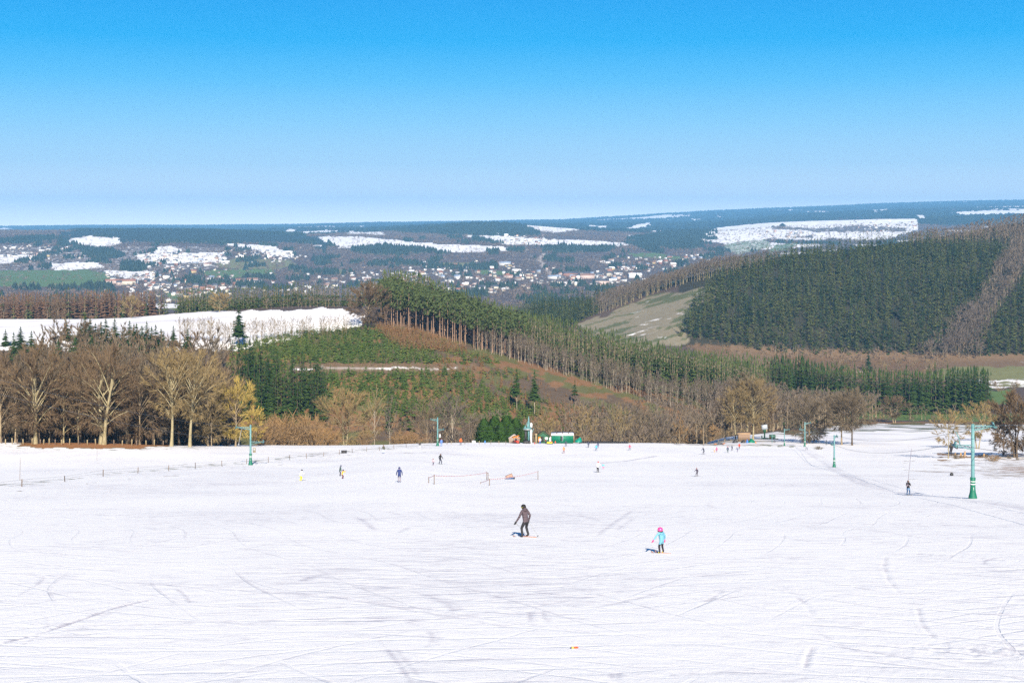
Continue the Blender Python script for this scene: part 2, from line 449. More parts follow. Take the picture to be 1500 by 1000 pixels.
# ------------------------------------------------------------------ what covers the ground
GRASS = (0.115, 0.175, 0.045); OLIVE = (0.20, 0.20, 0.08); BROWN = (0.19, 0.125, 0.070)
FLOOR = (0.105, 0.075, 0.055); NEEDLE = (0.045, 0.042, 0.024); CUT = (0.25, 0.215, 0.14); ROAD = (0.42, 0.36, 0.31); RUST = (0.17, 0.105, 0.055)
def rect(a, b, c, d): return [(a, b), (c, b), (c, d), (a, d)]
# (colour, snow cover, polygon in photo pixels, nearest y, farthest y)
LAND = [
    # far country
    (FLOOR, 0.30, rect(-600, 355, 460, 445), 2600, 6900),
    (FLOOR, 0.33, rect(460, 366, 1100, 450), 2600, 6500),
    (FLOOR, 0.41, [(-400, 357), (180, 360), (330, 362), (335, 392), (230, 398), (-400, 398)], 2600, 6900),
    (GRASS, 0.10, [(-400, 398), (130, 395), (168, 402), (165, 413), (100, 420), (-400, 419)], 2600, 7000),
    (OLIVE, 0.12, [(318, 384), (345, 379), (425, 381), (432, 387), (410, 394), (320, 393)], 2600, 7000),
    (GRASS, 0.12, [(300, 396), (400, 394), (405, 404), (330, 408), (300, 404)], 2600, 7000),
    (OLIVE, 0.10, [(440, 394), (505, 395), (500, 402), (440, 400)], 2600, 7000),
    (GRASS, 0.10, [(243, 429), (264, 430), (256, 441), (244, 440)], 2600, 7000),
    (GRASS, 0.15, [(918, 371), (960, 371), (1008, 377), (990, 381), (930, 377)], 2600, 7000),
    (OLIVE, 0.20, [(640, 385), (690, 385), (690, 391), (640, 391)], 2600, 7000),
    (GRASS, 0.25, [(700, 395), (760, 398), (755, 404), (705, 402)], 2600, 7000),
    (FLOOR, 1.0, [(-400, 372), (45, 374), (60, 379), (10, 386), (-400, 388)], 2600, 7500),
    (FLOOR, 1.0, [(74, 387), (140, 384), (152, 392), (80, 396)], 2600, 7500),
    (FLOOR, 1.0, [(150, 396), (232, 398), (226, 411), (190, 408), (160, 403)], 2600, 7500),
    (FLOOR, 1.0, [(98, 352), (112, 348), (140, 345), (176, 348), (176, 357), (150, 361), (108, 357)], 2600, 8500),
    (FLOOR, 1.0, [(222, 372), (232, 362), (252, 360), (264, 366), (258, 372)], 2600, 7500),
    (FLOOR, 0.75, [(200, 372), (330, 370), (330, 384), (205, 386)], 2600, 7500),
    (FLOOR, 1.0, [(325, 357), (352, 357), (400, 361), (426, 371), (424, 377), (395, 374), (375, 366), (345, 361)], 2600, 7500),
    (FLOOR, 1.2, [(466, 347), (520, 346), (580, 352), (640, 357), (730, 361), (765, 366), (700, 369), (640, 369), (600, 363), (545, 361), (510, 364), (474, 353)], 2600, 8500),
    (FLOOR, 1.2, [(680, 345), (735, 345), (790, 350), (850, 352), (922, 357), (916, 361), (800, 359), (745, 358), (722, 353)], 2600, 8500),
    (FLOOR, 1.2, [(768, 329), (830, 331), (848, 337), (812, 341), (786, 338)], 2600, 9800),
    (FLOOR, 1.2, [(503, 339), (560, 340), (566, 344), (512, 343)], 2600, 9800),
    (FLOOR, 1.2, [(1023, 346), (1050, 334), (1120, 326), (1180, 319), (1262, 316), (1345, 321), (1345, 336), (1300, 350), (1262, 353), (1190, 345), (1130, 349), (1060, 357), (1030, 353)], 2600, 10500),
    (FLOOR, 0.40, [(1130, 331), (1200, 334), (1260, 330), (1330, 334), (1330, 339), (1200, 340), (1130, 336)], 2600, 10500),
    (GRASS, 0.45, [(1060, 357), (1122, 350), (1132, 362), (1080, 373), (1062, 366)], 2600, 9000),
    (GRASS, 0.40, [(1135, 358), (1172, 356), (1152, 367), (1128, 369)], 2600, 9000),
    (FLOOR, 1.2, [(918, 334), (936, 328), (957, 326), (952, 331), (930, 336)], 2600, 22000),
    (FLOOR, 1.2, rect(862, 330, 874, 333), 2600, 22000), (FLOOR, 1.2, rect(876, 331, 890, 334), 2600, 22000),
    (FLOOR, 1.2, [(-300, 335), (18, 334), (26, 337), (-300, 338)], 2600, 22000),
    (FLOOR, 1.2, [(1265, 309), (1300, 306), (1312, 308), (1285, 310)], 2600, 22000),
    (FLOOR, 1.2, [(1340, 316), (1352, 314), (1358, 320), (1344, 321)], 2600, 22000),
    (FLOOR, 0.8, [(1395, 311), (1440, 308), (1600, 307), (1600, 312), (1410, 315)], 2600, 22000),
    (FLOOR, 1.2, rect(510, 331, 536, 333), 9000, 22000), (FLOOR, 1.2, rect(1010, 321, 1026, 323), 2600, 22000),
    (FLOOR, 1.2, rect(1048, 317, 1058, 319), 2600, 22000),
    (ROAD, 0.0, [(795, 371), (800, 371), (792, 381), (800, 390), (812, 405), (806, 406), (795, 392), (787, 381)], 2600, 7000),
    # the valley and the two hills
    (FLOOR, 1.2, [(-400, 470), (120, 463), (330, 455), (505, 452), (532, 466), (530, 476), (420, 497), (300, 512), (100, 520), (-400, 540)], 770, 1180),
    (FLOOR, 1.2, [(300, 486), (535, 462), (530, 478), (430, 495), (340, 514), (300, 512)], 740, 1000),
    (CUT, 0.10, [(846, 474), (960, 434), (1043, 419), (1050, 428), (1003, 466), (1012, 502), (950, 512), (870, 496)], 1380, 1960),
    (CUT, 0.22, [(930, 450), (1030, 420), (1046, 424), (1010, 436), (930, 462)], 1400, 1960),
    (CUT, 0.22, [(890, 484), (980, 458), (1010, 452), (1000, 470), (990, 500), (940, 500)], 1400, 1960),
    (RUST, 0.02, [(1005, 503), (1120, 512), (1200, 528), (1130, 540), (1040, 528)], 1150, 1480),
    (BROWN, 0.28, [(1070, 505), (1390, 518), (1800, 518), (1800, 540), (1420, 541), (1370, 585), (1060, 565)], 1040, 1440),
    (RUST, 0.05, [(1130, 520), (1360, 528), (1360, 545), (1150, 538)], 1150, 1440),
    (OLIVE, 0.12, [(1366, 548), (1400, 537), (1800, 538), (1800, 560), (1480, 566), (1380, 558)], 1050, 1400),
    (GRASS, 0.10, [(1440, 572), (1480, 570), (1480, 592), (1445, 590)], 1000, 1300),
    (OLIVE, 0.52, [(1395, 555), (1800, 556), (1800, 570), (1440, 568)], 1050, 1300),
    (GRASS, 0.0, [(1140, 622), (1260, 614), (1460, 618), (1800, 622), (1800, 612), (1140, 600)], 700, 1010),
    ((0.11, 0.12, 0.06), 0.53, [(1120, 640), (1250, 621), (1460, 622), (1800, 624), (1800, 640), (1120, 646)], 560, 905),
    ((0.19, 0.16, 0.08), 0.56, [(940, 655), (985, 638), (1075, 632), (1150, 632), (1150, 655)], 500, 700),
    (FLOOR, 1.1, [(1135, 650), (1145, 640), (1250, 633), (1800, 634), (1800, 660), (990, 660)], 500, 770),
    (ROAD, 0.35, [(425, 538), (560, 538.4), (672, 538), (672, 541), (425, 541.4)], 690, 860),
    (BROWN, 0.20, [(440, 530), (700, 532), (700, 546), (440, 546)], 690, 860),
    (ROAD, 0.55, [(425, 538), (560, 538.4), (672, 538), (672, 541), (425, 541.4)], 690, 860),
]
def cover(x, y, z):
    px = 750 + F * x / y; py = HY - F * z / y
    col = np.empty(x.shape + (4,))
    col[...] = (*FLOOR, 0.05)
    k = np.clip(y / 3000, 0.2, 1.0)
    wob = np.where(y > 2600, 1.0, 1.6)
    wobx = np.where(y > 2600, 1.0, np.where(y < 1200, 1.2, 4.0)); woby = np.where((y > 980) & (y < 2600), 2.4, wob)
    qx = px + (fbm(x / 25 / k, y / 90 / k, 21, 3) - 0.5) * 10 * wobx
    qy = py + (fbm(x / 25 / k, y / 90 / k, 43, 3) - 0.5) * 3.2 * woby
    # needle floor where the hill is planted
    col[(qx > 1000) & (y > 1400) & (y < 2500)] = (*NEEDLE, 0.05)
    col[(y > 8300)] = (0.035, 0.05, 0.03, 0.0)
    vf = fbm(x / 700, y / 1500, 25, 3)
    col[(y > 8300) & (vf > 0.58)] = (*FLOOR, 0.1)
    col[(y > 8300) & (vf > 0.70) & (px > 420)] = (*FLOOR, 0.9)
    hill = (y > 6050) & (y < 7600) & (px > 90) & (px < 480)
    col[hill] = (0.035, 0.05, 0.03, 0.0)
    slope = (y > 600) & (y < 900) & (px > 330)
    v1 = fbm(x[slope] / 14, y[slope] / 20, 55, 3); v2 = fbm(x[slope] / 30, y[slope] / 40, 57, 3)
    c_ = np.where((v1 > .55)[:, None], np.array([0.13, 0.125, 0.045]), np.where((v2 > .52)[:, None], np.array([0.23, 0.125, 0.058]), np.array([0.125, 0.088, 0.055])))
    col[slope] = np.concatenate([c_, np.full((len(c_), 1), 0.08)], 1)
    # a patchwork of small fields, hedged woods and gardens in the inhabited country
    far = (y > 2600) & (y < 8200)
    if far.any():
        fx_, fy_ = x[far] / 130.0, y[far] / 210.0
        ix, iy = np.floor(fx_), np.floor(fy_)
        bd = np.full(fx_.shape, 9.0); bv = np.zeros(fx_.shape)
        for dx in (-1, 0, 1):
            for dy in (-1, 0, 1):
                cx, cy = ix + dx, iy + dy
                d_ = (cx + _hash(cx, cy, 1.7) - fx_) ** 2 + (cy + _hash(cx, cy, 5.3) - fy_) ** 2
                v_ = _hash(cx, cy, 8.9)
                bv = np.where(d_ < bd, v_, bv); bd = np.minimum(bd, d_)
        pxx, pyy = px[far], py[far]
        rich = np.where(pxx < 470, np.where(pyy > 357, 1.0, 0.0), np.where(pxx < 1060, np.where(pyy > 372, .55, .2), np.where(pyy > 330, .8, .1)))
        cf = col[far]
        snow_ = bv < 0.27 * rich * np.clip((405 - pyy) / 25, 0.12, 1)
        cf[snow_] = (*FLOOR, 0.95)
        gr = (bv > 0.60) & (bv < 0.60 + 0.22 * rich) & (pyy > 372)
        cf[gr] = (*GRASS, 0.15)
        ol = (bv > 0.84) & (bv < 0.84 + 0.12 * rich) & (pyy > 370)
        cf[ol] = (*OLIVE, 0.2)
        col[far] = cf
    for c, a, poly, y0, y1 in LAND:
        xs = [p[0] for p in poly]; ys = [p[1] for p in poly]
        m = (y >= y0) & (y <= y1) & (qx > min(xs)) & (qx < max(xs)) & (qy > min(ys)) & (qy < max(ys))
        if not m.any(): continue
        idx = np.nonzero(m)
        ok = inpoly(qx[idx], qy[idx], poly)
        sel = tuple(i[ok] for i in idx)
        col[sel] = (*c, a)
        if c is CUT:      # rows of brushwood with snow between them
            st = (py[sel] + 0.26 * (px[sel] - 860))
            col[sel + (3,)] = a + 0.75 * (fbm(st / 1.6, px[sel] / 45, 33, 2) - 0.5)
            gq = fbm(st / 4, px[sel] / 60, 39, 2)
            cc = col[sel]; cc[gq > .55, :3] = (0.12, 0.13, 0.055); col[sel] = cc
    return col

def grid_mesh(us, ys, fn_cov, mat, name, extra=None):
    U, Y = np.meshgrid(us, ys)
    X = U * Y
    Z = terrain(X, Y)
    cov = fn_cov(X, Y, Z)
    attrs = {"land": ('FLOAT_COLOR', cov.reshape(-1, 4))}
    if extra:
        dz, ad = extra(X, Y)
        Z = Z + dz
        attrs.update(ad)
    nr, nc = U.shape
    V = np.stack([X, Y, Z], -1).reshape(-1, 3)
    i = np.arange(nr * nc).reshape(nr, nc)
    q = np.stack([i[:-1, :-1], i[:-1, 1:], i[1:, 1:], i[1:, :-1]], -1).reshape(-1, 4)
    return mesh_np(name, V, q, [mat], smooth=True, attrs=attrs)

def us_for(step):
    inner = np.arange(-0.385, 0.3851, step / F)
    side = np.linspace(0.02, 0.6, 40)
    return np.concatenate([inner[0] - side[::-1], inner, inner[-1] + side])

# valley and far hills
ys_valley = np.concatenate([np.arange(526, 1400, 5.0), np.arange(1400, 2650, 9.0), [2650.0]])
ys_far = [2650.0]
while ys_far[-1] < 21500: ys_far.append(ys_far[-1] * 1.0085)
ys_far = np.array(ys_far)
o = link(bpy.data.objects.new("valley_ground", grid_mesh(us_for(4.0), ys_valley, cover, M_LAND, "valley_ground"))); tag(o, kind="structure")
o = link(bpy.data.objects.new("far_hills", grid_mesh(us_for(2.9), ys_far, cover, M_LAND, "far_hills"))); tag(o, kind="structure")

# ski slope: tracks are pressed into the mesh
def slope_cover(x, y, z):
    yy = np.maximum(y, 20)
    px = 750 + F * x / yy; py = HY - F * z / yy
    col = np.empty(x.shape + (4,))
    col[...] = (0.16, 0.13, 0.07, 1.3)
    def band(m, c, a): col[m] = (*c, a)
    px = px + (fbm(x / 2.5, y / 8, 17, 3) - 0.5) * 26
    py = py + (fbm(x / 2.2, y / 7, 19, 3) - 0.5) * 3.4
    # trodden thin snow along the fence on the left
    fx = [-400, 32, 95, 151, 202, 247, 286, 325, 361, 393, 424, 474, 516, 556, 600, 660, 720]
    fy = [740, 713, 706, 699, 694, 691, 687, 684, 681, 678, 674, 668, 665, 661, 657.5, 653, 650]
    fl = np.interp(px, fx, fy)
    d = py - fl
    nz = fbm(x / 6, y / 9, 3)
    band((px < 640) & (d > -8) & (d < 2) & (y > 120), (0.15, 0.13, 0.07), 0.66)
    band((px < 640) & (np.abs(d + 4 + 4 * (nz - .5)) < 1.3) & (y > 120), (0.12, 0.12, 0.05), 0.57)
    band((px < 700) & (np.abs(d - 6 + 3 * (nz - .5)) < 0.8) & (y > 120) & (nz > 0.45), (0.2, 0.15, 0.09), 0.57)
    # leaf litter and grass under the trees on the left
    e = np.interp(px, [-400, 0, 100, 200, 300], [653, 653, 654, 654.5, 652.5])
    band((px < 300) & (py < e + 5) & (y > 350), (0.10, 0.13, 0.05), 0.60)
    band((px > 30) & (px < 250) & (py < e) & (y > 370), (0.30, 0.15, 0.06), 0.22)
    band((px > 50) & (px < 215) & (py < e + 2) & (y > 370), (0.36, 0.17, 0.07), 0.1)
    # round the huts and the wood shed
    band((px > 985) & (px < 1130) & (py < 652.2 + 0.012 * (px - 985)) & (py > 647) & (y > 430), (0.24, 0.17, 0.08), 0.52)
    band((px > 1090) & (px < 1170) & (np.abs(py - (650 + (px - 1090) * 0.05)) < 1.4) & (y > 430), (0.13, 0.14, 0.05), 0.46)
    band((px > 1000) & (px < 1080) & (py < 650) & (y > 500), (0.2, 0.17, 0.08), 0.55)
    band((px > 1190) & (px < 1207) & (np.abs(py - 656) < 2) & (y > 400), (0.2, 0.17, 0.08), 0.5)
    # brown grass by the trees on the right
    n2 = fbm(x / 5, y / 14, 13)
    band((px > 1370) & (py > 663) & (py < 674) & (n2 > 0.42) & (y > 250), (0.30, 0.17, 0.07), 0.42)
    band((px > 1440) & (py > 668) & (py < 700) & (y > 200), (0.24, 0.16, 0.08), 0.55)
    band((px > 1320) & (py > 674) & (py < 702) & (n2 > 0.54) & (y > 200), (0.26, 0.18, 0.1), 0.56)
    band((px > 1465) & (py > 683) & (py < 692) & (y > 200), (0.30, 0.16, 0.07), 0.50)
    band((px > 740) & (px < 850) & (py < 650.2) & (y > 470), (0.2, 0.17, 0.12), 0.62)
    return col

TRK = []
def add_track(pts, w, depth, pk): TRK.append((np.array(pts, float), w, depth, pk))
for k in range(110):                       # loose skid arcs
    y0 = 29 + 95 * random.random() ** 1.3
    x0 = random.uniform(-0.40, 0.40) * y0
    a = random.choice((0, math.pi)) + random.gauss(0, 0.35)
    if random.random() < 0.30: a = math.pi / 2 + random.gauss(0, 0.5)
    cv = random.gauss(0, 0.10)
    ln = random.uniform(1.5, 8) * (0.6 + y0 / 70)
    pts = []
    x, y = x0, y0
    m = 14
    for i in range(m):
        pts.append((x, y))
        x += math.cos(a) * ln / m; y += math.sin(a) * ln / m
        a += cv * ln / m * 0.6
    w = random.uniform(0.05, 0.16) * (1 + y0 / 120); dd = random.uniform(0.012, 0.03)
    add_track(pts, w, dd, random.uniform(0.04, 0.13))
    if random.random() < 0.5:
        q = random.uniform(0.25, 0.6)
        add_track([(p[0] + q * 0.5, p[1] + q) for p in pts], w, dd, 0.07)
def pix_track(pts, w, depth, pk):
    q = [on_slope(*p)[:2] for p in pts]
    s = []
    for (a, b), (c, d) in zip(q[:-1], q[1:]):
        for t in np.linspace(0, 1, 12): s.append((a + (c - a) * t, b + (d - b) * t))
    add_track(s, w, depth, pk)
pix_track([(-60, 962), (0, 945), (60, 927), (120, 908), (170, 891), (215, 879)], 0.10, 0.12, 0.30)
pix_track([(40, 845), (150, 851), (300, 862), (480, 872), (600, 893), (760, 921)], 0.14, 0.05, 0.12)
pix_track([(250, 858), (420, 870), (580, 884), (700, 906), (900, 930)], 0.12, 0.04, 0.10)
pix_track([(0, 880), (30, 870), (55, 856), (65, 846)], 0.12, 0.06, 0.12)
pix_track([(1020, 865), (1200, 872), (1350, 886), (1500, 908)], 0.14, 0.04, 0.10)
pix_track([(1070, 938), (1200, 948), (1350, 962), (1500, 978)], 0.12, 0.04, 0.10)
pix_track([(1298, 815), (1296, 830), (1302, 850), (1316, 866)], 0.10, 0.05, 0.12)
pix_track([(1345, 892), (1350, 912), (1360, 926), (1368, 936)], 0.08, 0.05, 0.14)
pix_track([(776, 895), (777, 910)], 0.12, 0.06, 0.14); pix_track([(795, 895), (797, 905), (803, 912)], 0.12, 0.06, 0.14)
pix_track([(1030, 884), (1060, 866), (1080, 863)], 0.12, 0.05, 0.12)
pix_track([(1165, 875), (1180, 885), (1190, 900)], 0.10, 0.05, 0.12)
pix_track([(1189, 951), (1183, 965), (1180, 980)], 0.08, 0.06, 0.14)
pix_track([(896, 988), (898, 1002)], 0.10, 0.05, 0.14); pix_track([(906, 988), (908, 1002)], 0.10, 0.05, 0.14)
pix_track([(260, 863), (272, 872), (278, 882)], 0.08, 0.06, 0.14)
pix_track([(875, 784), (895, 768), (925, 748)], 0.2, 0.05, 0.10); pix_track([(905, 775), (925, 760)], 0.2, 0.05, 0.10)
pix_track([(525, 758), (540, 768), (548, 776)], 0.25, 0.06, 0.12); pix_track([(585, 780), (600, 772), (625, 770)], 0.25, 0.06, 0.12)
pix_track([(880, 678), (905, 676), (935, 672), (960, 668)], 0.9, 0.15, 0.30)
pix_track([(820, 752), (860, 757), (890, 766)], 0.3, 0.06, 0.08)
LIFT = [(1168, 656), (1185, 664), (1205, 676), (1228, 692), (1262, 709), (1300, 718), (1345, 725), (1430, 733), (1560, 756)]
pix_track(LIFT, 1.1, 0.15, 0.09); pix_track([(p[0] + 8, p[1] - 1) for p in LIFT], 0.5, 0.10, 0.07)

def slope_extra(X, Y):
    dz = np.zeros(X.shape); pk = np.zeros(X.shape)
    ys = Y[:, 0]
    for pts, w, depth, p in TRK:
        y0, y1 = pts[:, 1].min() - 3 * w, pts[:, 1].max() + 3 * w
        r0, r1 = np.searchsorted(ys, [y0, y1])
        if r1 <= r0: continue
        xx, yy = X[r0:r1], Y[r0:r1]
        xm0, xm1 = pts[:, 0].min() - 3 * w, pts[:, 0].max() + 3 * w
        sel = (xx > xm0) & (xx < xm1)
        if not sel.any(): continue
        qx, qy = xx[sel], yy[sel]
        best = np.full(qx.shape, 1e9)
        for (ax, ay), (bx, by) in zip(pts[:-1], pts[1:]):
            dx, dy = bx - ax, by - ay
            l2 = dx * dx + dy * dy + 1e-9
            t = np.clip(((qx - ax) * dx + (qy - ay) * dy) / l2, 0, 1)
            best = np.minimum(best, (qx - ax - t * dx) ** 2 + (qy - ay - t * dy) ** 2)
        d = np.sqrt(best) / w
        g = np.exp(-d * d * 1.5)
        rim = np.exp(-(d - 1.8) ** 2 * 2.5) * 0.35
        brk = np.clip(fbm(qx * 1.3, qy * 1.3, 77, 2) * 2.2 - 0.5, 0, 1)
        v = dz[r0:r1]; v[sel] -= 0.33 * depth * (g - rim) * (0.4 + 0.6 * brk)
        v = pk[r0:r1]; v[sel] = np.maximum(v[sel], p * g * (0.3 + 0.7 * brk))
    near = Y < 130
    ch = np.zeros(X.shape)
    ch[near] = (fbm(X[near] * 1.1, Y[near] * 2.0, 51, 4) - 0.5)
    dz += ch * 0.03
    # churned patch on the right
    cx, cy, _ = on_slope(1465, 955)
    r = ((X - cx) / 3.2) ** 2 + ((Y - cy) / 1.3) ** 2
    m = r < 2.5
    t = np.exp(-r[m] * 1.2)
    dz[m] += (fbm(X[m] * 5, Y[m] * 5, 61, 3) - 0.5) * 0.08 * t
    pk[m] += 0.10 * t * (fbm(X[m] * 4, Y[m] * 4, 63, 2) > 0.5)
    return dz, {"packed": ('FLOAT', pk.ravel())}
ys_slope = [22.0]
while ys_slope[-1] < 526:
    y = ys_slope[-1]
    ys_slope.append(y + (0.25 if y < 60 else 0.48 if y < 130 else 2.0 if y < 330 else 3.0))
ys_slope[-1] = 526.0
ys_slope = np.array(ys_slope)
o = link(bpy.data.objects.new("ski_slope", grid_mesh(us_for(3.3), ys_slope, slope_cover, M_SLOPE, "ski_slope", slope_extra))); tag(o, kind="structure")
# the slope goes on behind and beside the camera
gx = np.arange(-160, 161, 4.0); gy = np.arange(-160, 25, 4.0); gy[-1] = 22.0
X, Y = np.meshgrid(gx, gy)
Z = terrain(X, Y)
i = np.arange(X.size).reshape(X.shape)
q = np.stack([i[:-1, :-1], i[:-1, 1:], i[1:, 1:], i[1:, :-1]], -1).reshape(-1, 4)
cov = np.zeros(X.shape + (4,)); cov[...] = (0.16, 0.13, 0.07, 1.3)
o = link(bpy.data.objects.new("upper_slope", mesh_np("upper_slope", np.stack([X, Y, Z], -1).reshape(-1, 3), q, [M_SLOPE], smooth=True,
    attrs={"land": ('FLOAT_COLOR', cov.reshape(-1, 4)), "packed": ('FLOAT', np.zeros(X.size))})))
tag(o, kind="structure")

# the blue air between here and the far hills
hz = bpy.data.materials.new("haze")
hz.use_nodes = True
ht = hz.node_tree; ht.nodes.clear()
ho = ht.nodes.new("ShaderNodeOutputMaterial"); pv = ht.nodes.new("ShaderNodeVolumePrincipled")
pv.inputs['Color'].default_value = (0.22, 0.56, 1.0, 1)
pv.inputs['Density'].default_value = 5.4e-5
pv.inputs['Anisotropy'].default_value = -0.12
ht.links.new(pv.outputs[0], ho.inputs['Volume'])
def box_mesh(name, a, b, mat):
    me = bpy.data.meshes.new(name); bm = bmesh.new()
    bmesh.ops.create_cube(bm, size=1.0, matrix=Matrix.Translation([(p + q) / 2 for p, q in zip(a, b)]) @ Matrix.Diagonal([q - p for p, q in zip(a, b)] + [1]))
    bm.to_mesh(me); bm.free(); me.materials.append(mat); return me
o = link(bpy.data.objects.new("haze", box_mesh("haze", (-15000, -200, -420), (15000, 22400, 430), hz))); tag(o, kind="stuff")

# ================================================================== plants
class MB:
    """gathers triangles; two material slots"""
    def __init__(s): s.v = []; s.t = []; s.m = []
    def tri(s, a, b, c, m=0):
        k = len(s.v); s.v += [a, b, c]; s.t.append((k, k + 1, k + 2)); s.m.append(m)
    def tube(s, pts, rad, sides=5, m=0, cap=False):
        pts = [Vector(p) for p in pts]
        k0 = len(s.v)
        for i, p in enumerate(pts):
            d = (pts[min(i + 1, len(pts) - 1)] - pts[max(i - 1, 0)]).normalized()
            a = d.orthogonal().normalized() if abs(d.z) < 0.99 else Vector((1, 0, 0))
            b = d.cross(a)
            for q in range(sides):
                an = 2 * math.pi * q / sides
                s.v.append(tuple(p + (a * math.cos(an) + b * math.sin(an)) * rad[i]))
        for i in range(len(pts) - 1):
            for q in range(sides):
                a0 = k0 + i * sides + q; a1 = k0 + i * sides + (q + 1) % sides
                s.t += [(a0, a1, a1 + sides), (a0, a1 + sides, a0 + sides)]; s.m += [m, m]
        if cap:
            for base, rev in ((k0, True), (k0 + (len(pts) - 1) * sides, False)):
                for q in range(1, sides - 1):
                    t = (base, base + q, base + q + 1)
                    s.t.append(t[::-1] if rev else t); s.m.append(m)
    def arrays(s): return np.array(s.v, np.float32).reshape(-1, 3), np.array(s.t, np.int32).reshape(-1, 3), np.array(s.m, np.int32)
    def part(s, m):
        """the triangles of one material as their own arrays"""
        v, t, mm = s.arrays(); t = t[mm == m]
        u, inv = np.unique(t, return_inverse=True)
        return v[u], inv.reshape(-1, 3).astype(np.int32)

def R(a, b): return random.uniform(a, b)

def conifer(h, r, tiers, per, base=0.06, droop=0.30, trunk_r=None, fine=1, ragged=0.25, power=0.85, bare=0.0, lean_build=False):
    """m=0 trunk, m=1 needles: whorls of drooping boughs, each a folded kite"""
    b = MB()
    tr = trunk_r or h * 0.012
    if not lean_build: b.tube([(0, 0, -0.6), (0, 0, h * 0.5), (0, 0, h * 0.97)], [tr, tr * 0.6, tr * 0.08], 5 if fine > 1 else 3, 0)
    for k in range(tiers):
        t = (k + R(-0.3, 0.3)) / tiers
        t = max(0.0, min(0.97, t))
        z = h * (base + (1 - base) * t)
        rr = r * (1 - t) ** power
        if bare and t < 0.25: rr *= 0.5 + 2 * t
        a0 = R(0, 6.28)
        n = max(3, int(round(per * (0.55 + 0.45 * (1 - t)))))
        for q in range(n):
            a = a0 + 6.283 * q / n + R(-0.3, 0.3)
            ln = rr * R(1 - ragged, 1 + ragged) + h * 0.012
            dr = droop * R(0.6, 1.4)
            zz = z + R(-0.4, 0.4) * h / tiers
            subs = [(0.0, 1.0)] if fine == 1 else [(0.0, 1.0), (0.42, 0.72), (-0.42, 0.72)]
            for da, fl in subs:
                d = (math.cos(a + da), math.sin(a + da))
                l = ln * fl
                w = l * (0.42 if fine == 1 else 0.26)
                P0 = (0, 0, zz + 0.12 * l)
                tip = (d[0] * l, d[1] * l, zz - dr * l)
                mx, my, mz = d[0] * l * 0.5, d[1] * l * 0.5, zz - dr * l * 0.25
                Lf = (mx - d[1] * w, my + d[0] * w, mz - 0.20 * l)
                Rt = (mx + d[1] * w, my - d[0] * w, mz - 0.20 * l)
                k0 = len(b.v)
                b.v += [P0, Lf, tip, Rt]
                b.t += [(k0, k0 + 1, k0 + 2), (k0, k0 + 2, k0 + 3)]; b.m += [1, 1]
    if lean_build: b.tri((h * .02, 0, h * .88), (-h * .02, h * .01, h * .88), (0, 0, h * 1.02), 1)
    else: b.tube([(0, 0, h * 0.9), (0, 0, h * 1.02)], [h * 0.02, 0.01], 3, 1)
    return b

def pine(h, r, crown=0.42, clumps=9, leaves=14):
    b = MB()
    tr = h * 0.011
    lean = (R(-.02, .02) * h, R(-.02, .02) * h)
    top = (lean[0], lean[1], h * 0.93)
    b.tube([(0, 0, -0.6), (lean[0] * .4, lean[1] * .4, h * 0.5), top], [tr * 1.2, tr * 0.85, tr * 0.3], 4, 0)
    for k in range(clumps):
        t = (k + 0.5) / clumps
        z = h * (1 - crown * (1 - t) - 0.02)
        rr = r * (0.55 + 0.6 * math.sin(math.pi * min(1, 0.25 + 0.75 * t))) * (1 - 0.55 * t)
        a = k * 2.4 + R(-.4, .4)
        c = Vector((lean[0] * .8 + math.cos(a) * rr * 0.6, lean[1] * .8 + math.sin(a) * rr * 0.6, z))
        b.tube([(lean[0] * .8, lean[1] * .8, z - rr * 0.25), tuple(c)], [tr * .35, tr * .1], 3, 0)
        s = r * R(0.36, 0.52)
        for j in range(leaves):
            d = Vector((random.gauss(0, 1), random.gauss(0, 1), random.gauss(0, 0.7))).normalized()
            p = c + Vector((d.x * s, d.y * s, d.z * s * 0.62))
            u = d.orthogonal().normalized() * s * R(.3, .5); v = d.cross(u).normalized() * s * R(.3, .5)
            an = R(0, 6.28); u2 = u * math.cos(an) + v * math.sin(an); v2 = -u * math.sin(an) + v * math.cos(an)
            b.tri(tuple(p + u2), tuple(p + v2 - u2 * .5), tuple(p - v2 - u2 * .5 + d * s * .3), 1)
    return b

def bezier(a, c, e, n):
    return [a * (1 - t) ** 2 + c * 2 * t * (1 - t) + e * t * t for t in (i / n for i in range(n + 1))]

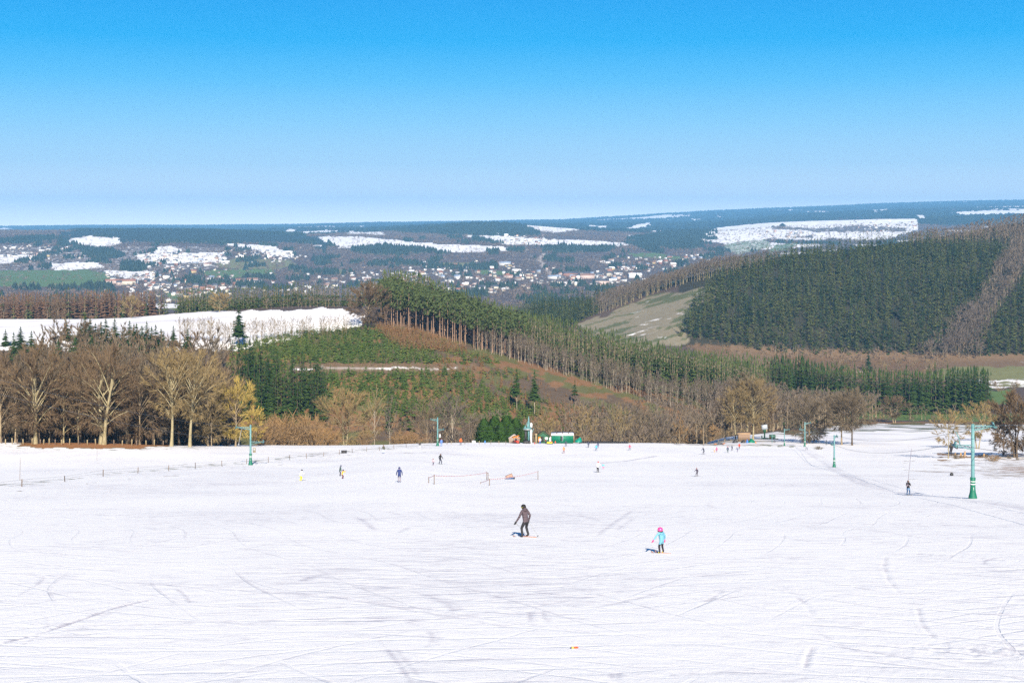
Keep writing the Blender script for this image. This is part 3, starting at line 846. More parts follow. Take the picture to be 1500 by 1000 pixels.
def bare_tree(h, r, n1=14, n2=8, n3=12, crown_base=0.22, tw=0.09, sides=5, up=0.35, trunk_r=None, trunks=1, lean=0.0, twl=0.2, flat=0.0, twig_up=0.25, low=0.0):
    """m=0 trunk and limbs, m=1 boughs and twigs. The limbs grow from the trunk to points spread over the crown's outline"""
    b = MB()
    tr = trunk_r or h * 0.02
    cz = h * (crown_base + (1 - crown_base) * 0.5); rz = h * (1 - crown_base) * 0.5
    def twig(p, d, ln, w):
        d = d.normalized()
        s = d.cross(Vector((R(-1, 1), R(-1, 1), R(-1, 1)))).normalized() * w * 0.5
        b.tri(tuple(p - s), tuple(p + s), tuple(p + d * ln), 1)
    for T in range(trunks):
        a = 6.283 * T / max(trunks, 1) + R(0, 1)
        off = Vector((math.cos(a), math.sin(a), 0)) * (0.0 if trunks == 1 else tr * 1.2)
        ln_ = lean if trunks == 1 else R(0.06, 0.2)
        top = off + Vector((math.cos(a) * ln_ * h, math.sin(a) * ln_ * h, h * R(0.60, 0.72)))
        mid = off + Vector((R(-.02, .02) * h + math.cos(a) * ln_ * h * .35, R(-.02, .02) * h, h * 0.3))
        tp = bezier(off + Vector((0, 0, -0.5)), mid, top, 6 if sides > 3 else 3)
        nn = len(tp) - 1
        b.tube([tuple(p) for p in tp], [tr * (1.35 if i == 0 else 1) * (1 - 0.75 * i / nn) for i in range(nn + 1)], max(sides, 3) + (1 if sides > 3 else 0), 0)
        def trunk_at(z):
            for p, q in zip(tp[:-1], tp[1:]):
                if q.z >= z: return p.lerp(q, (z - p.z) / max(q.z - p.z, 1e-4))
            return tp[-1]
        m1 = max(3, n1 // trunks)
        for i in range(m1):
            zz = -1 + 2 * (i + 0.5) / m1
            zz = max(-0.85, min(0.98, zz + up * (1 - abs(zz)) + R(-.1, .1)))
            az = i * 2.39996 + R(-.35, .35)
            hr = math.sqrt(max(0.02, 1 - zz * zz))
            if flat: hr = hr ** (1 - flat)
            k = R(0.80, 1.0)
            tgt = Vector((math.cos(az) * hr * r * k + top.x * .3, math.sin(az) * hr * r * k + top.y * .3, cz + rz * zz * k))
            za = crown_base * h * 0.75 + (0.62 * h - crown_base * h * 0.75) * max(0, (zz + 1) / 2) ** 1.2 * R(0.75, 1.05)
            if tgt.z < za: za = max(h * 0.08, min(za, tgt.z + 0.12 * h))
            at = trunk_at(za)
            ctl = at.lerp(tgt, 0.45) + Vector((0, 0, (0.10 + low) * h * R(.5, 1.4))) + Vector((R(-.05, .05), R(-.05, .05), 0)) * h
            path = bezier(at, ctl, tgt, 4 if sides > 3 else 2)
            r1 = tr * R(0.22, 0.36)
            np_ = len(path) - 1
            b.tube([tuple(p) for p in path], [r1 * (1 - 0.82 * q / np_) for q in range(np_ + 1)], 4 if sides > 3 else 3, 0)
            for j in range(n2):
                t = 0.25 + 0.75 * (j + R(0, 1)) / n2
                f = t * np_; q = min(int(f), np_ - 1)
                p = path[q].lerp(path[q + 1], f - q)
                outd = Vector((p.x - top.x * .3, p.y - top.y * .3, (p.z - cz) * (r / rz) + 0.25 * r))
                outd = outd.normalized() if outd.length > 0.01 else Vector((0, 0, 1))
                rd = Vector((random.gauss(0, 1), random.gauss(0, 1), random.gauss(0, .8))).normalized()
                d = (outd * 0.8 + rd * 0.75 + Vector((0, 0, twig_up))).normalized()
                L2 = r * R(0.22, 0.42)
                e = p + d * L2
                # keep inside the crown outline
                q2 = Vector((e.x / r, e.y / r, (e.z - cz) / rz))
                if q2.length > 1.05: e = p.lerp(e, 0.55)
                c2 = p.lerp(e, 0.5) + Vector((R(-.1, .1), R(-.1, .1), R(0, .15))) * L2
                sp = bezier(p, c2, e, 2)
                if sides > 3:
                    b.tube([tuple(x) for x in sp], [r1 * .28, r1 * .18, r1 * .06], 3, 1)
                else:
                    s = d.cross(Vector((R(-1, 1), R(-1, 1), R(-1, 1)))).normalized() * max(r1 * .25, tw * .5)
                    b.tri(tuple(p - s), tuple(p + s), tuple(e), 1)
                for w in range(n3):
                    u = R(0.15, 1.0)
                    pp = sp[0].lerp(sp[1], u * 2) if u < .5 else sp[1].lerp(sp[2], u * 2 - 1)
                    rd = Vector((random.gauss(0, 1), random.gauss(0, 1), random.gauss(0, .8))).normalized()
                    dd = d * 0.8 + outd * 0.5 + rd * 0.75 + Vector((0, 0, twig_up))
                    twig(pp, dd, r * twl * R(.5, 1.2), tw * R(.6, 1.3))
    return b

def shrub(h, r, stems=26, twigs=14, tw=0.07):
    b = MB()
    for i in range(stems):
        a = R(0, 6.283); k = math.sqrt(R(0, 1))
        bx, by = math.cos(a) * r * k * 0.45, math.sin(a) * r * k * 0.45
        tx, ty = math.cos(a) * r * k, math.sin(a) * r * k
        hh = h * math.sqrt(max(0.08, 1 - 0.8 * k * k)) * R(0.75, 1.05)
        p = bezier(Vector((bx, by, -0.3)), Vector((bx * 1.2, by * 1.2, hh * 0.6)), Vector((tx, ty, hh)), 3)
        b.tube([tuple(q) for q in p], [0.06, 0.045, 0.03, 0.01], 3, 0)
        for w in range(twigs):
            u = R(0.12, 1.0) * 3; q = min(int(u), 2)
            pp = p[q].lerp(p[q + 1], u - q)
            d = (p[q + 1] - p[q]).normalized() * 0.7 + Vector((random.gauss(0, .6), random.gauss(0, .6), random.gauss(0.2, .5)))
            d.normalize()
            s = d.cross(Vector((R(-1, 1), R(-1, 1), R(-1, 1)))).normalized() * tw * R(.6, 1.2)
            b.tri(tuple(pp - s), tuple(pp + s), tuple(pp + d * h * R(.14, .3)), 1)
    return b

def leafy_mass(h, r, n, size, lobes):
    """dense evergreen: many small leaf sprays over a few columns that stand together"""
    b = MB()
    for (lx, ly, lh, lr) in lobes:
        b.tube([(lx, ly, -0.5), (lx, ly, lh * 0.8)], [0.18, 0.04], 5, 0)
        for i in range(n):
            t = R(0, 1) ** 0.8
            z = lh * (0.02 + 0.98 * t)
            rr = lr * (math.sin(math.pi * min(1, 0.22 + 0.78 * t)) ** 0.6) * R(0.55, 1.05)
            a = R(0, 6.283)
            d = Vector((math.cos(a), math.sin(a), 0.35)).normalized()
            p = Vector((lx + math.cos(a) * rr, ly + math.sin(a) * rr, z))
            u = Vector((-d.y, d.x, 0)).normalized() * size * R(.4, .9)
            v = (d * 0.55 + Vector((R(-.3, .3), R(-.3, .3), 0.8))).normalized() * size * R(.7, 1.5)
            b.tri(tuple(p - u), tuple(p + u), tuple(p + v), 1)
    return b

# ---------------------------------------------------------------- where plants may stand
def scatter(poly, s, jit=0.45, keep=1.0):
    """jittered grid of points inside a polygon given in (photo column, distance)"""
    ys = [p[1] for p in poly]; xs = [x_of(p[0], p[1]) for p in poly]
    gx, gy = np.meshgrid(np.arange(min(xs), max(xs) + s, s), np.arange(min(ys), max(ys) + s, s))
    gx = gx + rng.uniform(-jit, jit, gx.shape) * s; gy = gy + rng.uniform(-jit, jit, gy.shape) * s
    gx[::2] += s * 0.5
    gx, gy = gx.ravel(), gy.ravel()
    ok = inpoly(px_of(gx, gy), gy, poly) & (rng.random(gx.shape) < keep)
    gx, gy = gx[ok], gy[ok]
    return gx, gy, terrain(gx, gy)
# the ground's own skyline, to leave out plants that stand wholly behind it
_hy = np.concatenate([np.arange(26, 3000, 12.0), np.arange(3000, 21400, 80.0)])
_hp = np.arange(-300, 1801, 15.0)
_HX, _HY = np.meshgrid(_hp, _hy)
_hz = terrain((_HX - 750) / F * _HY, _HY)
_hor = np.maximum.accumulate(_hz / _HY, axis=0)
def shows(x, y, z, h):
    px = px_of(x, y)
    j = np.clip(np.searchsorted(_hy, y * 0.985) - 1, 0, len(_hy) - 1)
    i = np.clip(((px + 300) / 15).round().astype(int), 0, len(_hp) - 1)
    return ((z + h) / y > _hor[j, i]) & (px > -220) & (px < 1720)

class Kind:
    """variants of one plant, and the places where it stands"""
    def __init__(s, name, cat, limit=290, mass=None):
        s.name, s.cat, s.limit, s.mass = name, cat, limit, mass
        s.rows = []      # x, y, z, scale, rot, tint, variant, stand
        s.stands = []
    def stand(s, pts, variants, heights, label, group, visible_only=True, width=(0.85, 1.15)):
        """variants: list of (MB, nominal height, trunk material, crown material, low MB)"""
        x, y, z = pts
        h = rng.uniform(heights[0], heights[1], x.shape)
        if visible_only:
            ok = shows(x, y, z, h)
            x, y, z, h = x[ok], y[ok], z[ok], h[ok]
        h = h * (0.82 + 0.36 * fbm(x / 30, y / 45, 111, 2))
        pat = fbm(x / 45, y / 80, 113, 3)
        k = len(s.stands)
        s.stands.append((variants, label, group))
        v = rng.integers(0, len(variants), x.shape)
        for i in range(len(x)):
            s.rows.append((x[i], y[i], z[i], h[i], rng.uniform(0, 6.283), float(np.clip(0.6 * rng.random() + 0.9 * (pat[i] - 0.5) + 0.2, 0, .99)), int(v[i]), k, rng.uniform(*width)))
MESH_CACHE = {}
def parts_of(key, b, m0, m1, nm0, nm1):
    if key not in MESH_CACHE:
        res = []
        for m, mat, nm in ((0, m0, nm0), (1, m1, nm1)):
            v, t = b.part(m)
            res.append(mesh_np(nm, v, t, [mat], smooth=(m == 0), attrs={"tint": ('FLOAT', np.zeros(len(v)))}))
        MESH_CACHE[key] = res
    return MESH_CACHE[key]
def place_plant(name, cat, label, group, b, mats, loc, scale, rot, width=1.0, crown_name="crown"):
    root = thing(name, label, cat, loc, rot, group)
    root.scale = (scale * width, scale * width, scale)
    tm, cm = parts_of(id(b), b, mats[0], mats[1], "trunk", crown_name)
    link(bpy.data.objects.new("trunk", tm), root)
    link(bpy.data.objects.new(crown_name, cm), root)
    return root
KEEP = []   # keeps the builders alive so that their ids stay unique
def joined(name, rows, get):
    """all the plants of a mass as one mesh"""
    groups = {}
    for r in rows: groups.setdefault((r[7], r[6]), []).append(r)
    VV, TT, MM, TI = [], [], [], []; mats = []; off = 0
    for (k, vi), rs in groups.items():
        b, nominal, m0, m1 = get(k, vi)
        v, t, m = b.arrays()
        for mm in (m0, m1):
            if mm not in mats: mats.append(mm)
        mi = np.where(m == 0, mats.index(m0), mats.index(m1))
        A = np.array([(r[0], r[1], r[2], r[3] / nominal, r[4], r[5], r[8]) for r in rs])
        c, s_ = np.cos(A[:, 4])[:, None], np.sin(A[:, 4])[:, None]
        w = (A[:, 3] * A[:, 6])[:, None]
        X = (v[None, :, 0] * c - v[None, :, 1] * s_) * w + A[:, 0:1]
        Y = (v[None, :, 0] * s_ + v[None, :, 1] * c) * w + A[:, 1:2]
        Z = v[None, :, 2] * A[:, 3:4] + A[:, 2:3]
        VV.append(np.stack([X, Y, Z], -1).reshape(-1, 3))
        nv = len(v)
        TT.append((t[None] + (np.arange(len(rs)) * nv)[:, None, None] + off).reshape(-1, 3))
        MM.append(np.tile(mi, len(rs))); TI.append(np.repeat(A[:, 5], nv))
        off += nv * len(rs)
    if not VV: return None
    me = mesh_np(name, np.concatenate(VV), np.concatenate(TT), mats, np.concatenate(MM), attrs={"tint": ('FLOAT', np.concatenate(TI))})
    o = link(bpy.data.objects.new(name, me)); tag(o, kind="stuff")
    return o
def build_kind(K):
    px = lambda r: px_of(r[0], r[1])
    cand = [r for r in K.rows if -10 < px(r) < 1510]
    cand.sort(key=lambda r: -r[3] / r[1])
    pick = cand[:K.limit]; ids = set(id(r) for r in pick)
    for r in pick:
        variants, label, group = K.stands[r[7]]
        b, nominal, m0, m1 = variants[r[6]][:4]
        place_plant(K.name, K.cat, label, group, b, (m0, m1), (r[0], r[1], r[2]), r[3] / nominal, r[4], r[8])
    rest = [r for r in K.rows if id(r) not in ids]
    def get(k, vi):
        v = K.stands[k][0][vi]
        return (v[4] if len(v) > 4 else v[0]), v[1], v[2], v[3]
    if rest: joined(K.mass or K.name.replace("_tree", "") + "_woods", rest, get)
    print(K.name, len(K.rows), "rest", len(rest))

def variants(make, nominal, m0, m1s, n, low=None):
    """n different builds, each with one of the crown colours and, for the mass, a cheaper build"""
    res = []
    for i in range(n):
        b = make(); KEEP.append(b)
        lo = low() if low else b
        KEEP.append(lo)
        res.append((b, nominal, m0, m1s[i % len(m1s)], lo))
    return res

# ---------------------------------------------------------------- conifers
V_SPRUCE = variants(lambda: conifer(24, R(3.2, 4.0), 15, 8, fine=2, trunk_r=0.25), 24, M_BARK_DARK, [M_SPRUCE], 4, lambda: conifer(24, R(3.2, 3.9), 6, 6))
V_SPRUCE_MID = variants(lambda: conifer(24, R(2.9, 3.7), 12, 7, ragged=.25, power=.95), 24, M_BARK_DARK, [M_SPRUCE_FAR], 4, lambda: conifer(24, R(2.9, 3.7), 6, 6, ragged=.28, power=.95, lean_build=True))
V_SPRUCE_LIT = variants(lambda: conifer(22, R(3.0, 3.8), 10, 7, ragged=.3), 22, M_BARK, [M_SPRUCE_LIT, M_PINE, M_SPRUCE_LIT], 6, lambda: conifer(22, R(3.0, 3.7), 6, 5, ragged=.3))
V_LARCH = variants(lambda: conifer(22, R(2.8, 3.5), 13, 7, ragged=.4, droop=.15), 22, M_BARK, [M_LARCH], 3, lambda: conifer(22, R(2.8, 3.4), 7, 5, ragged=.4, droop=.15))
V_PINE = variants(lambda: pine(24, R(3.4, 4.4)), 24, M_BARK_PINE, [M_PINE], 5, lambda: pine(24, R(3.2, 4.2), clumps=7, leaves=9))
V_YOUNG = variants(lambda: conifer(4, R(1.0, 1.4), 7, 6, base=0.02, ragged=.3), 4, M_BARK_DARK, [M_YOUNG], 4, lambda: conifer(4, R(1.0, 1.4), 4, 5, base=0.02, ragged=.35, lean_build=True))
V_RUST = variants(lambda: conifer(5, R(1.0, 1.4), 8, 6, base=0.04, ragged=.4, droop=.1), 5, M_BARK, [M_RUST], 3, lambda: conifer(5, R(1.0, 1.4), 5, 5, base=.04, ragged=.4, droop=.1))

def hw(poly): return [(a, hill_warp(a, c)) for a, c in poly]
spruce = Kind("spruce_tree", "tree", 290, "spruce_woods")
spruce.stand(scatter([(340, 672), (482, 668), (478, 715), (340, 735)], 4.6), V_SPRUCE, (19, 23), "dark green spruce in the dense stand behind the orange shrubs on the left", "spruces in the dense stand below the plantation")
spruce.stand(scatter([(1128, 985), (1290, 985), (1446, 988), (1456, 1060), (1300, 1075), (1128, 1070)], 5.0), V_SPRUCE, (25, 31), "dark spruce in the belt beyond the snowy meadow", "spruces in the dark belt beyond the meadow")
spruce.stand(scatter([(562, 640), (612, 640), (612, 668), (562, 668)], 6.5), V_SPRUCE, (14, 19), "green spruce behind the bare trees right of the white birch", "spruces behind the white birch")
spruce.stand(scatter([(-60, 1140), (190, 1130), (270, 1150), (270, 1230), (-60, 1180)], 13, keep=.8), V_SPRUCE_LIT, (17, 24), "green spruce among brown larches behind the snowy field", "spruces among the larches behind the snowy field")
spruce.stand(scatter([(262, 1175), (535, 1125), (560, 1010), (620, 985), (620, 1130), (262, 1250)], 5.0), V_SPRUCE_LIT, (16, 20), "green spruce in the wood behind the snowy field", "spruces in the wood behind the snowy field")
spruce.stand(scatter([(560, 985), (740, 985), (770, 925), (850, 904), (950, 866), (1050, 896), (1130, 944), (1130, 1100), (1050, 1120), (950, 1060), (850, 1100), (760, 1120), (560, 1110)], 5.0), V_SPRUCE_LIT, (19, 28), "sunlit green spruce on the crest of the wooded spur", "spruces along the crest of the spur")
spruce.stand(scatter([(1030, 1090), (1228, 1125), (1218, 1190), (1030, 1150)], 5.5), V_SPRUCE_MID, (17, 21), "dark spruce at the foot of the wooded spur", "spruces at the foot of the spur")
spruce.stand(scatter([(740, 1480), (800, 1480), (856, 1655), (876, 1690), (882, 1790), (800, 1880), (750, 1870)], 5.6), V_SPRUCE_MID, (17, 21), "spruce on the low end of the big wooded hill", "spruces on the low end of the big hill")
spruce.stand(scatter(hw([(870, 1890), (1040, 1985), (1040, 2030), (870, 1930)]), 6), V_SPRUCE_MID, (15, 18), "spruce on the ridge behind the beech row", "spruces behind the beech row")
HILL = [(a, hill_warp(a, c)) for a, c in [(992, 1450), (1120, 1432), (1385, 1432), (1400, 1560), (1428, 1700), (1450, 1850), (1472, 2050), (1482, 2180), (1470, 2230), (1360, 2290), (1230, 2300), (1120, 2120), (1062, 1990), (1042, 1880), (1012, 1640)]]
def gaps(pts, lim=.27):
    x, y, z = pts; ok = fbm(x / 17, y / 26, 117, 2) > lim
    return x[ok], y[ok], z[ok]
spruce.stand(gaps(scatter(HILL, 7.3)), V_SPRUCE_MID, (13, 26), "dark spruce at the foot of the plantation on the big hill", "spruces covering the big hill")
spruce.stand(scatter(hw([(1425, 1410), (1720, 1410), (1720, 2300), (1545, 2250), (1520, 2050), (1496, 1850), (1466, 1650)]), 7.6), V_SPRUCE_MID, (13, 26), "dark spruce right of the strip of bare trees on the big hill", "spruces right of the bare strip on the big hill")

pines = Kind("pine_tree", "tree", 290, "pine_woods")
pines.stand(scatter([(556, 890), (620, 882), (700, 876), (770, 905), (770, 985), (700, 975), (620, 975), (556, 965)], 5.4), V_PINE, (21, 25), "tall pine with a bare reddish trunk at the top of the plantation", "pines with bare trunks above the plantation")
larch = Kind("larch_tree", "tree", 290, "larch_woods")
larch.stand(scatter([(-60, 1150), (190, 1145), (240, 1180), (200, 1240), (-60, 1250)], 5.5), V_LARCH, (18, 23), "leafless brown larch behind the snowy field", "larches behind the snowy field")
larch.stand(scatter([(1110, 1080), (1150, 1090), (1330, 1105), (1330, 1140), (1110, 1110)], 7), V_LARCH, (14, 18), "pinkish leafless larch behind the dark spruce belt", "larches behind the spruce belt")

young = Kind("young_conifer", "tree", 290, "young_conifer_plantation")
PLANT = [(335, 790), (430, 868), (520, 885), (560, 876), (640, 866), (745, 850), (800, 800), (810, 765), (760, 705), (640, 672), (530, 672), (485, 690), (335, 745)]
def not_on_path(pts, extra=None):
    x, y, z = pts
    px, py = px_of(x, y), HY - F * z / y
    ok = ~((py > 533) & (py < 546) & (px > 420))
    # bare brown patches
    ok &= fbm(x / 16, y / 16, 71, 2) > np.interp(px, [340, 540, 680, 800], [0.15, 0.28, 0.38, 0.44])
    if extra is not None: ok &= extra(px, y)
    return x[ok], y[ok], z[ok]
rusty = [(545, 890), (580, 890), (680, 868), (690, 850), (625, 820), (590, 815), (572, 835)]
young.stand(not_on_path(scatter(PLANT, 2.5), lambda px, y: ~inpoly(px, y, rusty)), V_YOUNG, (1.8, 6.4), "young green conifer in the hillside plantation", "young conifers in the plantation", width=(.9, 1.3))
young.stand(not_on_path(scatter(rusty, 2.9, keep=.35)), V_YOUNG, (3, 5), "young green conifer among rusty larches", "young conifers among the rusty larches")
young.stand(scatter([(800, 780), (900, 800), (960, 790), (960, 750), (850, 715), (760, 705), (760, 760)], 3.0, keep=.7), V_YOUNG, (1.5, 3.6), "low young conifer on the clearing below the birch row", "young conifers on the clearing below the birch row", width=(1.0, 1.4))
rust = Kind("young_larch", "tree", 290, "young_larch_plantation")
rust.stand(scatter(rusty, 2.7), V_RUST, (4, 6.5), "rusty orange young larch in the plantation", "rusty young larches in the plantation")
rust.stand(scatter([(640, 866), (780, 830), (860, 800), (900, 790), (880, 740), (740, 690), (640, 680)], 5.5, keep=.7), V_RUST, (3, 5.5), "rusty orange young larch scattered over the brown hillside", "rusty young larches over the hillside")
for K in (spruce, pines, larch, young, rust): build_kind(K)

# single conifers that stand out
W_F = [conifer(17, R(3.4, 4.4), 15, 9, fine=2, ragged=.35) for _ in range(3)]
KEEP += W_F
def loose(pxs, y, py_top, b, nominal, mats, name, cat, label, group=None, width=1.0, hh=None, dz=0.0):
    x = x_of(pxs, y); z = gz(x, y) - 0.1 + dz
    h = hh or ((HY - py_top) * y / F - z)
    return place_plant(name, cat, label, group, b, mats, (x, y, z), h / nominal, R(0, 6.28), width)
EDGE = [(8, 482, 780), (30, 478, 770), (46, 484, 765), (97, 468, 800), (125, 461, 790), (140, 473, 780), (155, 466, 785), (168, 466, 790), (190, 469, 785), (200, 473, 775), (215, 470, 780), (228, 475, 770), (236, 480, 770), (254, 476, 790), (275, 481, 785), (110, 492, 690), (135, 490, 690), (85, 497, 680), (132, 466, 775), (148, 470, 770), (196, 474, 770), (208, 476, 770), (222, 478, 765), (240, 484, 765), (62, 492, 720), (20, 486, 740), (180, 478, 760), (118, 472, 770)]
for k, (a, t, y) in enumerate(EDGE):
    loose(a, y, t, W_F[k % 3], 17, (M_BARK_DARK, M_SPRUCE), "spruce_tree", "tree", "dark spruce standing clear against the snowy field on the left", "spruces at the near edge of the snowy field", width=R(1.2, 1.9))
b = conifer(18, 3.2, 16, 8, base=.28, fine=2, ragged=.45, trunk_r=.28); KEEP.append(b)
loose(350, 800, 444, b, 18, (M_BARK_PINE, M_SPRUCE), "spruce_tree", "tree", "tall ragged conifer with bare lower trunk beside the row of thin trees on the snow", width=1.1)
for a, y, t, lb in ((757, 742, 538, "left of two tall spruces with bare pale trunks above the huts"), (783, 738, 541, "right of two tall spruces with bare pale trunks above the huts")):
    b = conifer(22, 3.2, 15, 8, base=.40, fine=2, ragged=.4, trunk_r=.24); KEEP.append(b)
    loose(a, y, t, b, 22, (M_BARK_BIRCH, M_SPRUCE), "spruce_tree", "tree", lb, width=1.0)
b = conifer(7, 1.1, 10, 7, base=.4, fine=2); KEEP.append(b)
loose(842, 790, 556, b, 7, (M_BARK_DARK, M_SPRUCE), "spruce_tree", "tree", "small lone spruce on the brown slope below the bare tree row", width=1.2)
b = conifer(12, 2.8, 14, 8, base=.02, fine=2); KEEP.append(b)
loose(1272, 1330, 510, b, 12, (M_BARK_DARK, M_SPRUCE_FAR), "spruce_tree", "tree", "lone dark spruce in front of the big wooded hill", width=1.0)
b = leafy_mass(13, 4, 1500, 0.6, [(-6.2, 0, 11.8, 3.6), (-2.4, 1.0, 12.3, 3.8), (1.6, 0, 12.6, 3.8), (5.0, .6, 11.6, 3.6), (7.6, -1, 9.5, 2.8), (-4.3, -2, 9.6, 3.4), (3, -2.2, 10.0, 3.4), (-.6, -2.4, 10.6, 3.2)]); KEEP.append(b)
loose(735, 540, 597, b, 12.6, (M_BARK_DARK, M_HEDGE), "evergreen_tree", "tree", "dense bright green evergreen clump left of the huts", hh=14.5, width=0.95).rotation_euler = (0, 0, 0.15)

# ---------------------------------------------------------------- bare trees
def bt_mid(): return bare_tree(16, R(4.6, 6.0), 11, 7, 13, crown_base=R(.12, .28), tw=.17, sides=3, twl=.27)
def bt_low(): return bare_tree(16, R(4.4, 5.8), 5, 4, 6, crown_base=R(.15, .3), tw=.34, sides=3, twl=.36)
V_BARE = variants(bt_mid, 16, M_BARK, [M_TWIG, M_TWIG_PURPLE], 4, bt_low)
V_BARE_MIX = variants(bt_mid, 16, M_BARK_DARK, [M_TWIG_SHADED, M_TWIG_SHADED, M_TWIG_RED, M_TWIG_SHADED], 4, bt_low)
V_BARE_FINE = variants(lambda: bare_tree(16, R(5, 6.2), 12, 8, 18, crown_base=.12, tw=.12, sides=3, twl=.22), 16, M_BARK, [M_TWIG, M_TWIG_RED], 3, bt_low)
V_BARE_DARK = variants(bt_mid, 16, M_BARK_DARK, [M_TWIG_SHADED], 4, bt_low)
V_BARE_PURPLE = variants(bt_mid, 16, M_BARK, [M_TWIG_PURPLE], 3, bt_low)
V_THIN = variants(lambda: bare_tree(18, R(2.0, 2.8), 10, 6, 10, crown_base=R(.28, .42), tw=.15, sides=3, twl=.34, up=.2, twig_up=.6, trunk_r=.19, lean=R(-.06, .06)), 18, M_BARK_BIRCH, [M_TWIG, M_TWIG_PURPLE, M_TWIG], 5,
                  lambda: bare_tree(18, R(2.0, 2.8), 6, 3, 6, crown_base=R(.28, .42), tw=.2, sides=3, twl=.4, up=.2, twig_up=.6, trunk_r=.19, lean=R(-.06, .06)))
V_ROW = variants(lambda: bare_tree(13, R(2.4, 3.2), 8, 5, 7, crown_base=.3, tw=.10, sides=3, twl=.3, trunk_r=.14), 13, M_BARK, [M_TWIG_OCHRE, M_TWIG], 3)
V_FAR = variants(lambda: bare_tree(15, R(5.5, 7), 8, 5, 9, crown_base=.15, tw=.3, sides=3, twl=.34), 15, M_BARK, [M_TWIG_PURPLE], 3,
                 lambda: bare_tree(15, R(4.5, 5.6), 4, 3, 6, crown_base=.15, tw=.6, sides=3, twl=.4))
V_SHRUB_MID = variants(lambda: shrub(5, R(2.6, 3.6), 16, 9, .12), 5, M_BARK, [M_TWIG_OCHRE, M_TWIG, M_TWIG_RED], 3, lambda: shrub(5, R(2.6, 3.6), 9, 7, .2))

bare = Kind("bare_tree", "tree", 270, "bare_woods")
bare.stand(scatter([(-120, 412), (240, 426), (335, 450), (340, 640), (-120, 640)], 7.2, keep=.95), V_BARE_MIX, (16, 27), "leafless tree inside the brown wood on the left", "bare trees inside the brown wood on the left")
bare.stand(scatter([(60, 680), (330, 670), (330, 730), (60, 735)], 8.0), V_BARE_FINE, (18, 25), "leafless greyish tree between the left wood and the snowy field", "bare trees below the snowy field")
bare.stand(scatter([(625, 560), (880, 545), (1040, 580), (1040, 690), (860, 700), (625, 650)], 8, keep=.8), V_BARE, (11, 17), "leafless tree in the thicket below the slope's edge", "bare trees in the thicket behind the huts")
bare.stand(scatter([(820, 690), (1040, 690), (1060, 780), (960, 790), (830, 750)], 6.5), V_BARE, (11, 16), "leafless tree at the foot of the spur", "bare trees at the foot of the spur")
bare.stand(scatter([(1040, 690), (1180, 720), (1260, 900), (1130, 960), (1050, 880)], 7), V_BARE, (14, 21), "leafless tree behind the wood shed on the right", "bare trees behind the wood shed")
bare.stand(scatter([(1180, 900), (1270, 900), (1290, 955), (1180, 975)], 7.5), V_BARE, (12, 19), "leafless tree between the lift pylons and the dark spruce belt", "bare trees before the dark spruce belt")
bare.stand(scatter([(1290, 930), (1470, 925), (1600, 930), (1600, 970), (1290, 965)], 9, keep=.8), V_BARE, (5, 11), "low leafless tree at the far edge of the snowy meadow", "low bare trees at the far edge of the meadow")
bare.stand(scatter([(-80, 1120), (200, 1112), (200, 1135), (-80, 1140)], 14, keep=.8), V_BARE, (7, 12), "rounded leafless tree on the far edge of the snowy field", "rounded bare trees on the far edge of the field")
bare.stand(scatter([(390, 1110), (530, 1080), (530, 1105), (390, 1135)], 9), V_BARE, (6, 10), "low brown tree before the spruce wood behind the snowy field", "low bare trees before the spruce wood")
thin = Kind("birch_tree", "tree", 290, "birch_woods")
thin.stand(scatter([(690, 872), (760, 884), (850, 862), (950, 826), (1060, 850), (1140, 905), (1140, 940), (1050, 892), (950, 862), (850, 900), (760, 918)], 4.4, keep=.9), V_THIN, (11, 19), "slim leafless birch in the row along the spur", "slim bare birches along the spur")
rowt = Kind("sapling", "tree", 60)
rowt.stand(scatter([(262, 800), (330, 800), (420, 835), (515, 850), (515, 862), (410, 850), (330, 822), (262, 822)], 4.2), V_ROW, (10, 14), "thin leafless tree in the row along the snowy field", "thin trees along the snowy field")
far_bare = Kind("beech_tree", "tree", 280, "beech_woods")
far_bare.stand(scatter(hw([(866, 1670), (960, 1815), (1040, 1925), (1085, 1960), (1085, 2010), (1030, 1985), (960, 1925), (880, 1760)]), 6.5), variants(lambda: bare_tree(18, R(3.4, 4.4), 7, 5, 8, crown_base=.38, tw=.28, sides=3, twl=.36, trunk_r=.3, up=.3), 18, M_BARK_PALE, [M_TWIG_PURPLE], 3), (17, 21), "leafless beech in the row above the clearing", "beeches above the clearing")
far_bare.stand(scatter(hw([(1055, 2000), (1100, 2010), (1150, 2120), (1120, 2150), (1060, 2080)]), 8), V_FAR, (12, 16), "leafless beech on the ridge left of the hilltop", "beeches on the ridge")
far_bare.stand(scatter(hw([(1385, 1440), (1420, 1430), (1466, 1650), (1496, 1850), (1518, 2050), (1540, 2250), (1485, 2250), (1472, 2050), (1450, 1850), (1428, 1700), (1402, 1560)]), 9, keep=.85), V_FAR, (12, 18), "leafless tree in the pale strip across the big hill", "bare trees in the strip across the big hill")
far_bare.stand(scatter(hw([(1330, 2330), (1470, 2260), (1720, 2250), (1720, 2520), (1500, 2530), (1330, 2440)]), 9), V_FAR, (12, 17), "leafless tree on top of the big hill", "bare trees on top of the big hill")
far_bare.stand(scatter([(1110, 1400), (1390, 1385), (1390, 1425), (1110, 1425)], 10, keep=.8), V_FAR, (7, 13), "leafless tree at the foot of the big hill", "bare trees at the foot of the big hill")
far_bare.stand(scatter([(1350, 1400), (1440, 1395), (1450, 1500), (1420, 1560), (1360, 1440)], 10, keep=.9), V_FAR, (12, 18), "rounded leafless tree at the foot of the pale strip", "rounded bare trees at the foot of the pale strip")
shrubs = Kind("shrub", "shrub", 290, "shrub_thicket")
